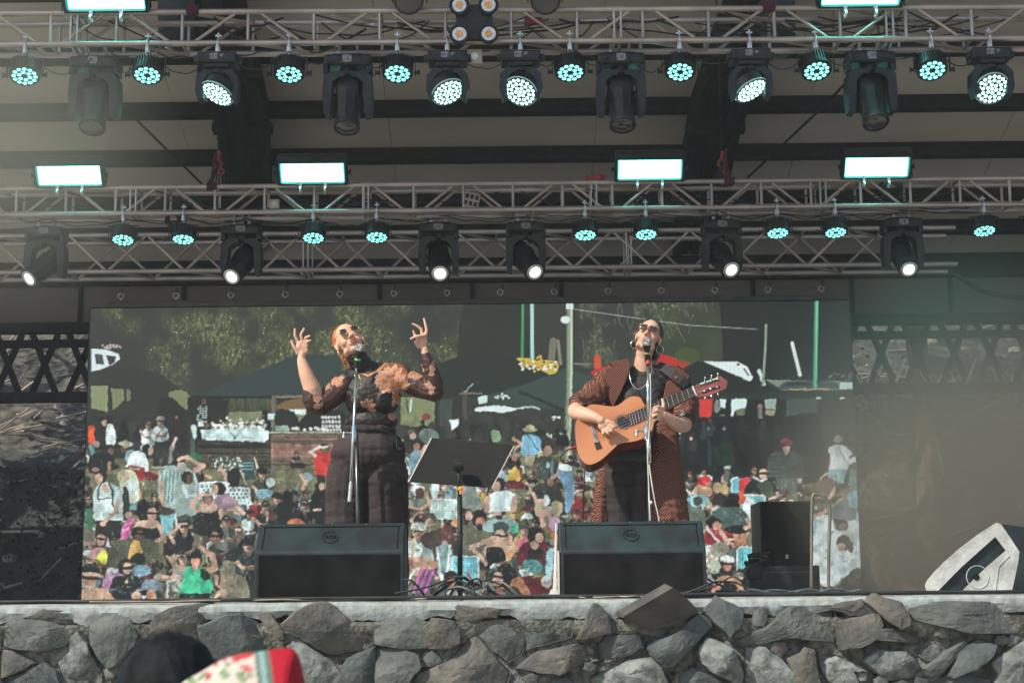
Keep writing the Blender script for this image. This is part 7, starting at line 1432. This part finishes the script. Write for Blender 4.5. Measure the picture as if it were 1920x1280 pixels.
k = len(L1); vs = L1+L2; vs2 = [v+Vector((0, -.006, 0)) for v in vs]; m.add(vs+vs2, [(i, i+1, k+i+1, k+i) for i in range(k-1)]+[(2*k+i, 2*k+k+i, 2*k+k+i+1, 2*k+i+1) for i in range(k-1)]+[(i, 2*k+i, 2*k+i+1, i+1) for i in range(k-1)]+[(k+i, k+i+1, 3*k+i+1, 3*k+i) for i in range(k-1)])
own(m.build('strap', mat('black leather strap', (.015, .015, .016), .8)), GT); own(MB().box(q(1267, 707, -.155), (.016, .004, .014), Matrix.Rotation(R(40), 3, 'Y')).build('strap_badge', redt), GT)
own(MB().tube([G(1079, 837, .04), G(1066, 842, .03), G(1053, 854, 0), G(1051, 862, -.02), G(1060, 868, -.02), G(1073, 866, 0), G(1076, 850, .03), G(1069, 830, .06), G(1072, 822, .08)], .0048, n=6, smooth=6).build('guitar_cable', M['cable'], smooth=True), GT); own(MB().cyl(G(1082, 836, .045), G(1066, 842, .03), .007, n=10).build('jack_plug', redt), GT)
cbv = [G(1097, 872, .06), G(1095, 910, .04), P(1093, 980, 10.5), P(1092, 1050, 10.5), P(1100, 1110, 10.45)]; own(MB().tube(cbv, .0045, n=6, smooth=5).build('hanging_lead', M['cable'], smooth=True), GT)
# ================================================================== stage hand sitting in the smoke behind the stage
RSC = 1.0
q = pt(12.9); SKN3 = mat('tanned skin', (.42, .22, .15), .6, var=.1); ST = empty('person', (q(1725, 1080).x, 12.9, STAGE_Z), 'seated stage hand in a black lettered shirt behind the pale side wedge', 'person')
H3 = headM(q(1737, 985, -.02), 3, -8, -10, .98); m = MB(RSC); head_vol(m, H3); limb(m, [H3 @ Vector((0, .01, -.06)), q(1738, 1010, .02), q(1738, 1022, .03)], [.055, .056, .075]); m.sph(q(1735, 1058, .05), (.17, .11, .17), 20); m.sph(q(1732, 1100, .06), (.17, .14, .12), 20); limb(m, [q(1702, 1030, .04), q(1737, 1022, .04), q(1776, 1034, .04)], [.06, .07, .06])
limb(m, [q(1700, 1032, .04), q(1678, 1068, -.02), q(1660, 1098, -.12)], [.055, .048, .042]); limb(m, [q(1660, 1098, -.12), q(1646, 1078, -.2), q(1638, 1052, -.26)], [.042, .04, .026]); limb(m, [q(1776, 1036, .04), q(1790, 1072, .0), q(1780, 1104, -.12)], [.055, .048, .042]); limb(m, [q(1780, 1104, -.12), q(1762, 1104, -.2), q(1745, 1098, -.28)], [.042, .038, .028])
m.sph(q(1637, 1042, -.27), (.024, .018, .036), 14); fingers(m, q, [([(1634, 1036, -.28), (1631, 1028, -.29), (1630, 1021, -.3)], [.011, .009, .007]), ([(1638, 1034, -.28), (1637, 1025, -.29), (1637, 1018, -.3)], [.011, .009, .007]), ([(1642, 1036, -.28), (1643, 1028, -.29), (1644, 1022, -.3)], [.010, .009, .007]), ([(1645, 1039, -.27), (1648, 1033, -.28), (1650, 1028, -.28)], [.010, .008, .007]), ([(1632, 1046, -.27), (1627, 1041, -.28), (1625, 1036, -.29)], [.012, .01, .008])])
m.sph(q(1741, 1096, -.3), (.03, .03, .02), 12); fingers(m, q, [([(1738, 1097, -.31), (1731, 1100, -.34), (1728, 1105, -.34)], [.010, .009, .007]), ([(1738, 1100, -.31), (1732, 1104, -.34), (1730, 1109, -.33)], [.010, .009, .007]), ([(1742, 1102, -.31), (1736, 1108, -.33), (1735, 1112, -.32)], [.010, .009, .007]), ([(1745, 1103, -.3), (1741, 1110, -.32), (1741, 1113, -.31)], [.009, .008, .007]), ([(1744, 1091, -.31), (1737, 1090, -.34), (1733, 1093, -.35)], [.011, .009, .008])])
kz = STAGE_Z
for x0, x1 in ((1712, 1690), (1752, 1775)):
    a_ = q(x0, 1108, .03); a_.z = kz+.13; b_ = q(x1, 1100, -.38); b_.z = kz+.2; c_ = q(x0+(x1-x0)*.4, 1108, -.5); c_.z = kz+.06; limb(m, [a_, b_], [.085, .06]); limb(m, [b_, c_], [.055, .04]); m.sph(c_+Vector((0, -.08, -.02)), (.04, .1, .035), 12)
for v in m.v: v.z = max(v.z, kz+.012)
blob(m, 'body', SKN3, ST, vox=.006, smooth=3)
h = MB(); h.sph((0, .028, .045), (.080, .095, .080), 24); h.sph((0, .055, -.01), (.076, .055, .06), 18); h.xf(H3); blob(h, 'hair', mat('cropped brown hair', (.09, .05, .035), .7, var=.3, vs=60, bump=.4, bs=200), ST, vox=.006)
m = MB(RSC); m.sph(q(1735, 1060, .05), (.185, .125, .18), 22); m.sph(q(1732, 1096, .06), (.18, .15, .1), 20); limb(m, [q(1702, 1030, .04), q(1737, 1026, .04), q(1776, 1034, .04)], [.07, .08, .07]); limb(m, [q(1700, 1034, .04), q(1680, 1066, -.02), q(1668, 1086, -.07)], [.07, .062, .06]); limb(m, [q(1776, 1038, .04), q(1788, 1068, .0), q(1785, 1088, -.06)], [.07, .062, .06])
for v in m.v: v.z = max(v.z, kz+.02)
blob(m, 'shirt', mat('black work shirt', (.018, .018, .02), .85, var=.2), ST, vox=.007, fold=[(.006, (12, 10, 18), 1)])
m = MB(RSC)
for x0, x1 in ((1712, 1690), (1752, 1775)):
    a_ = q(x0, 1108, .03); a_.z = kz+.13; b_ = q(x1, 1100, -.38); b_.z = kz+.2; c_ = q(x0+(x1-x0)*.4, 1108, -.48); c_.z = kz+.07; limb(m, [a_, b_], [.1, .072]); limb(m, [b_, c_], [.07, .052])
for v in m.v: v.z = max(v.z, kz+.008)
blob(m, 'trousers', mat('black work trousers', (.02, .02, .022), .85), ST, vox=.008)
tx = text('chest_lettering', 'STAFF', .05, Matrix.Translation(q(1757, 1040, -.125)) @ Matrix.Rotation(R(8), 4, 'Y') @ Matrix.Rotation(R(90), 4, 'X'), mat('white print', (.6, .6, .58), .7), None, .001); own(tx, ST)
# ------------------------------------------------------------------ hillside behind the stage
HM = mat('hillside litter', (.075, .068, .054), .95, var=.55, vs=7, bump=1.0, bs=30, col2=(.012, .017, .014))
gx, gy = 260, 120; vs = []
def hz(x, y):
    t = max(0, y-21.2); return .4+min(t, 1.9)*1.6+max(0, t-1.9)*.6+.5*noise.noise(Vector((x*.35, y*.35, 2)))*min(1, t)+.22*noise.noise(Vector((x*1.3, y*1.3, 4)))+.08*noise.noise(Vector((x*4, y*4, 4)))
for i in range(gx+1):
    for j in range(gy+1):
        x = -22+44*i/gx; y = 21.0+25*j/gy; vs.append((x, y, hz(x, y)))
m = MB().add(vs, [(i*(gy+1)+j, (i+1)*(gy+1)+j, (i+1)*(gy+1)+j+1, i*(gy+1)+j+1) for i in range(gx) for j in range(gy)])
for k_, f_ in enumerate(m.f): m.mi[k_] = 1 if m.v[f_[0]].x < 0 and sum(m.v[i].z for i in f_)/4 < 3.75+.5*noise.noise(m.v[f_[0]]*.9) else 0  # lower left bank coloured darker: dark growth and its shade together
tag(m.build('hillside', [HM, mat('dark shaded bank', (.030, .038, .034), .95, var=.4, vs=3, bump=.8, bs=9, col2=(.014, .019, .018))], smooth=True), kind='structure')
rh = random.Random(9)
# litter: sticks, stones and dry leaves (nobody could count them)
lm = MB()
for i in range(1500):
    x = rh.uniform(-9, 9); y = rh.uniform(22, 34)
    if abs(x) < 3.0: continue
    z = hz(x, y); 
    if rh.random() < .55:
        t = rh.uniform(-.9, .9)+(.5 if x < 0 else 0); l = rh.uniform(.15, 1.0); lm.cyl((x, y, z+.04), (x+l*math.cos(t), y+rh.uniform(-.2, .2), z+.06+l*math.sin(t)*.45), rh.uniform(.006, .022), n=4)
    else:
        s = rh.uniform(.03, .13); lm.sph((x, y, z), (s, s, s*.6), 6)
tag(lm.build('forest_litter', mat('dry sticks and stones', (.30, .25, .20), .9, var=.5, vs=1.5, col2=(.10, .09, .08))), 'fallen branches and pale stones scattered over the slope behind the stage', 'litter', kind='stuff')
us_ = MB()
for i in range(20000):
    left = rh.random() < .72
    x = rh.uniform(-8.5, -4.0) if left else rh.uniform(3.8, 9); y = rh.uniform(21.2, 26 if left else 25)
    z = hz(x, y)+rh.uniform(0, .8)*rh.random()
    if left and z > 3.5: continue
    s = rh.uniform(.015, .045); 
    u = Vector((rh.gauss(0, 1), rh.gauss(0, 1), rh.gauss(0, 1))).normalized()*s; w = u.cross(Vector((rh.gauss(0, 1), rh.gauss(0, 1), rh.gauss(0, 1)))).normalized()*s*.6; c = Vector((x, y, z))
    us_.add([c-u, c+w, c+u, c-w], [(0, 1, 2, 3)])
tag(us_.build('undergrowth', mat('dark undergrowth leaves', (.020, .030, .025), .9, var=.3, vs=1.5, col2=(.012, .017, .015), spec=.1)), 'dark leafy undergrowth at the foot of the slope behind the stage', 'undergrowth', kind='stuff')
BK = mat('reddish bark', (.20, .135, .10), .95, var=.35, vs=5, bump=1.0, bs=14, stretch=(4, 4, .5)); LF = mat('dull green leaves', (.05, .062, .035), .7, var=.4, vs=1)
def tree(px, Y, r0, top, lb, lean=0, grp='trees on the slope behind the stage', nl=2600, sz=(.04, .09)):
    b = P(px, 1120, Y); zb_ = hz(b.x, Y)-.2; r = empty('tree', (b.x, Y, zb_), lb, 'tree', grp)
    pts = [Vector((b.x+lean*k/6+.05*math.sin(k*1.7), Y, zb_+(top-zb_)*k/6)) for k in range(7)]
    m = MB().tube(pts, [r0*(1-.09*k) for k in range(7)], n=18, smooth=8)
    for i, v in enumerate(m.v):
        n = noise.noise(Vector((v.x*7, v.y*7, v.z*1.2))); d = Vector((v.x-b.x-lean*(v.z-zb_)/(top-zb_), v.y-Y, 0)); m.v[i] = v+d*(.28*n)
    for k in range(6):
        s = pts[4]+(pts[6]-pts[4])*rh.random(); e = s+Vector((rh.uniform(-1.6, 1.6), rh.uniform(-1.4, 1.4), rh.uniform(.5, 1.6))); m.tube([s, s.lerp(e, .5)+Vector((0, 0, .2)), e], [r0*.35, r0*.22, r0*.08], n=7, smooth=4)
    own(m.build('trunk', BK, smooth=True), r)
    c = MB()
    cl = [pts[6]+Vector((rh.gauss(0, 1.1), rh.gauss(0, 1.0), rh.gauss(.3, .8))) for _ in range(16)]
    for i in range(nl):
        q = rh.choice(cl)+Vector((rh.gauss(0, .33), rh.gauss(0, .33), rh.gauss(0, .28))); s = rh.uniform(*sz)
        u = Vector((rh.gauss(0, 1), rh.gauss(0, 1), rh.gauss(0, 1))).normalized()*s; w = u.cross(Vector((rh.gauss(0, 1), rh.gauss(0, 1), rh.gauss(0, 1)))).normalized()*s*.5; c.add([q-u, q+w, q+u, q-w], [(0, 1, 2, 3)])
    own(c.build('crown', LF), r); return r, pts
tr, tp = tree(1748, 22.6, .17, 9.2, 'tree with a reddish peeling trunk seen through the pavilion at the right')
own(MB().tube([P(1752, 815, 22.3), P(1762, 850, 22.25), P(1768, 890, 22.25), P(1776, 903, 22.2), P(1788, 895, 22.2)], [.028, .026, .024, .02, .012], n=8, smooth=5).build('broken_branch', mat('pale dead branch', (.34, .30, .22), .9), smooth=True), tr)
for k_, (px_, Y_, lb_) in enumerate(((-260, 24.5, 'unseen tree added to dapple the slope, beyond the left photo edge'), (2180, 24, 'unseen tree added to dapple the slope, beyond the right photo edge'))): tree(px_, Y_, .2, 9.5, lb_)  # out-of-view trees added to dapple the slope
tree(-195, 21.9, .18, 8.0, 'dense leafy tree added to shade the slope, just beyond the left photo edge', nl=9000, sz=(.08, .15)); tree(1480, 21.9, .15, 7.8, 'dense leafy tree added to shade the slope, hidden behind the LED wall', nl=7000, sz=(.08, .15)); tree(650, 24.5, .15, 9.5, 'tall tree added to shade the slope, hidden behind the left half of the LED wall', nl=5000, sz=(.08, .15))  # unseen dense crowns added between sun and slope for shade
# ------------------------------------------------------------------ drifting stage smoke
def smoke(c, rx, dens, lb, colr=(1, .94, .78)):
    m = MB().sph((0, 0, 0), 1, 28); o = m.build('smoke', None, smooth=True); o.location = c; o.scale = rx
    mt = bpy.data.materials.new('smoke'); mt.use_nodes = True; t = mt.node_tree; t.nodes.remove(t.nodes['Principled BSDF']); v = t.nodes.new('ShaderNodeVolumePrincipled'); v.inputs['Color'].default_value = (*colr, 1); tc = t.nodes.new('ShaderNodeTexCoord'); ln = t.nodes.new('ShaderNodeVectorMath'); ln.operation = 'LENGTH'; t.links.new(tc.outputs['Object'], ln.inputs[0])
    mr_ = t.nodes.new('ShaderNodeMapRange'); mr_.interpolation_type = 'SMOOTHSTEP'; mr_.inputs['From Min'].default_value = 1.0; mr_.inputs['From Max'].default_value = .1; mr_.inputs['To Min'].default_value = 0; mr_.inputs['To Max'].default_value = dens; t.links.new(ln.outputs['Value'], mr_.inputs['Value']); t.links.new(mr_.outputs[0], v.inputs['Density']); v.inputs['Anisotropy'].default_value = .3
    t.links.new(v.outputs[0], t.nodes['Material Output'].inputs['Volume']); o.data.materials.clear(); o.data.materials.append(mt); return tag(o, lb, 'smoke', kind='stuff')
if SMOKE:
    smoke(P(1845, 915, 11.45), (1.85, .9, 2.0), 2.0, 'thin beige stage smoke drifting before the right end of the LED wall')
    smoke(P(-30, 290, 8.5), (1.25, .75, 1.15), .42, 'thin grey stage smoke drifting among the trusses at the left', (1, .93, .78))
if HAZE:
    o = MB().box((0, 24, 5.5), (60, 60, 15)).build('haze', None); mt = bpy.data.materials.new('thin air haze'); mt.use_nodes = True; t = mt.node_tree; t.nodes.remove(t.nodes['Principled BSDF']); v = t.nodes.new('ShaderNodeVolumePrincipled'); v.inputs['Color'].default_value = (.9, .95, .93, 1); v.inputs['Density'].default_value = HAZE; v.inputs['Anisotropy'].default_value = .2
    t.links.new(v.outputs[0], t.nodes['Material Output'].inputs['Volume']); o.data.materials.clear(); o.data.materials.append(mt); tag(o, 'thin dusty haze hanging in the air over the whole stage', 'haze', kind='stuff')
# ------------------------------------------------------------------ out of focus spectators close to the camera
def spectator():
    HM_ = mat('blue black hair', (.006, .009, .012), .7, var=.4, spec=.15, vs=14, bump=.3, bs=60, stretch=(1, 1, .15)); SK = mat('tan skin', (.42, .26, .18), .55, var=.1)  # even skin tone, darker than the scarf wearer's
    c = P(320, 1318, 2.75); r = empty('person', (c.x, c.y, 0), 'blurred dark haired spectator seen from behind at the bottom left', 'person')
    m = MB(); m.sph(c+Vector((0, 0, -.02)), (.072, .09, .10), 20); m.chain([c+Vector((0, .02, -.1)), c+Vector((0, .01, -.2))], [.055, .06]); m.sph(c+Vector((0, .01, -.3)), (.2, .11, .09), 18); m.chain([c+Vector((0, 0, -.3)), c+Vector((0, .01, -.55)), c+Vector((0, 0, -.8))], [.14, .13, .15])
    m.chain([c+Vector((0, .085, -.0)), c+Vector((0, .095, -.03))], [.015, .018])
    for s in (-1, 1):
        m.chain([c+Vector((s*.18, .01, -.3)), c+Vector((s*.22, .0, -.55)), c+Vector((s*.2, .1, -.78))], [.055, .045, .032]); m.sph(c+Vector((s*.2, .13, -.84)), (.035, .03, .06)); m.chain([c+Vector((s*.08, 0, -.85)), c+Vector((s*.1, 0, -1.1)), c+Vector((s*.1, .02, -1.3))], [.09, .065, .05])
    b = blob(m, 'body', SK, r, vox=.012)
    h = MB(); h.sph(c+Vector((0, -.012, .012)), (.088, .104, .105), 24); h.sph(c+Vector((0, -.05, -.07)), (.09, .06, .12), 20); h.sph(c+Vector((.0, -.04, -.2)), (.1, .05, .12), 18)
    blob(h, 'hair', HM_, r, vox=.009, fold=[(.006, (60, 60, 8), 1)])
    t = MB(); t.sph(c+Vector((0, .01, -.34)), (.225, .13, .1), 18); t.chain([c+Vector((0, 0, -.32)), c+Vector((0, .01, -.55)), c+Vector((0, 0, -.82))], [.155, .145, .165])
    blob(t, 'shirt', mat('grey cotton', (.12, .12, .13), .9), r, vox=.014)
spectator()
def scarf_person():
    SK = mat('light tan skin', (.48, .30, .21), .55, var=.1)  # even skin tone, lighter than the other spectator's
    Yc = 2.45; c = P(470, 1340, Yc); r = empty('person', (c.x, c.y, 0), 'blurred spectator under a red, white and green floral headscarf at the bottom', 'person')
    m = MB(); m.sph(c+Vector((0, 0, -.03)), (.07, .085, .1), 18); m.chain([c+Vector((0, .0, -.1)), c+Vector((0, .0, -.2))], [.055, .06]); m.sph(c+Vector((0, 0, -.28)), (.19, .1, .08), 16); m.chain([c+Vector((0, 0, -.3)), c+Vector((0, .01, -.55)), c+Vector((0, 0, -.8))], [.14, .13, .15])
    for s in (-1, 1): m.chain([c+Vector((s*.17, .0, -.28)), c+Vector((s*.21, .0, -.53)), c+Vector((s*.2, .1, -.74))], [.055, .045, .032]); m.sph(c+Vector((s*.2, .13, -.8)), (.035, .03, .06)); m.chain([c+Vector((s*.08, 0, -.82)), c+Vector((s*.1, 0, -1.05)), c+Vector((s*.1, .02, -1.2))], [.09, .065, .05])
    blob(m, 'body', SK, r, vox=.012)
    top = [(318,1300),(345,1272),(375,1252),(410,1236),(450,1222),(485,1216),(515,1211),(538,1210),(541,1210),(549,1218),(550,1220),(556,1248),(564,1300)]
    n = len(top); vs = []; ny = 9
    for j in range(ny+1):
        for i, (x, y) in enumerate(top):
            t = j/ny; yy = Yc-.13+t*.28; v = P(x, y, Yc); dz = -.10*(abs(t-.35)/.65)**2*1.2 if t > .35 else -.16*((.35-t)/.35)**1.6
            vs.append(Vector((v.x+(.01 if j % 2 else 0), yy, v.z+dz+.010*noise.noise(Vector((x*.05, t*5, 1))))))
    s = MB(); s.add(vs, [(j*n+i, j*n+i+1, (j+1)*n+i+1, (j+1)*n+i) for j in range(ny) for i in range(n-1)])
    o = s.build('headscarf', None); bake(o, [('SUBSURF', dict(levels=3, render_levels=3)), ('SOLIDIFY', dict(thickness=.004))])
    fl = Art(300, 1195, 600, 1320, 2.0, (226, 220, 204)); q = random.Random(3)
    fl.poly([(400,1190),(470,1190),(480,1225),(420,1240)], (206, 40, 44), 3, .8)
    for i in range(26):
        x, y = q.uniform(310, 500), q.uniform(1205, 1310); k = q.choice([(200,30,46), (216,60,70), (120,150,104), (86,120,84), (240,190,190)]); fl.ell(x, y, q.uniform(5, 14), q.uniform(4, 9), k, q.uniform(0, 3), .9); fl.ell(x+2, y+1, 3, 3, shade(k, 1.25))
    fl.poly([(474,1190),(500,1190),(520,1320),(488,1320)], (110, 128, 112)); fl.poly([(480,1190),(492,1190),(506,1320),(498,1320)], (150, 190, 190)); fl.poly([(500,1190),(600,1190),(600,1320),(520,1320)], (196, 16, 46))
    LF_ = tolin(fl.a)*.55
    paint(o, lambda c_: sample(fl, LF_, *npPX(c_))); o.data.materials.clear(); o.data.materials.append(vcmat('printed scarf cotton', .8)); o.data.polygons.foreach_set('use_smooth', [True]*len(o.data.polygons))
    own(o, r)
scarf_person()
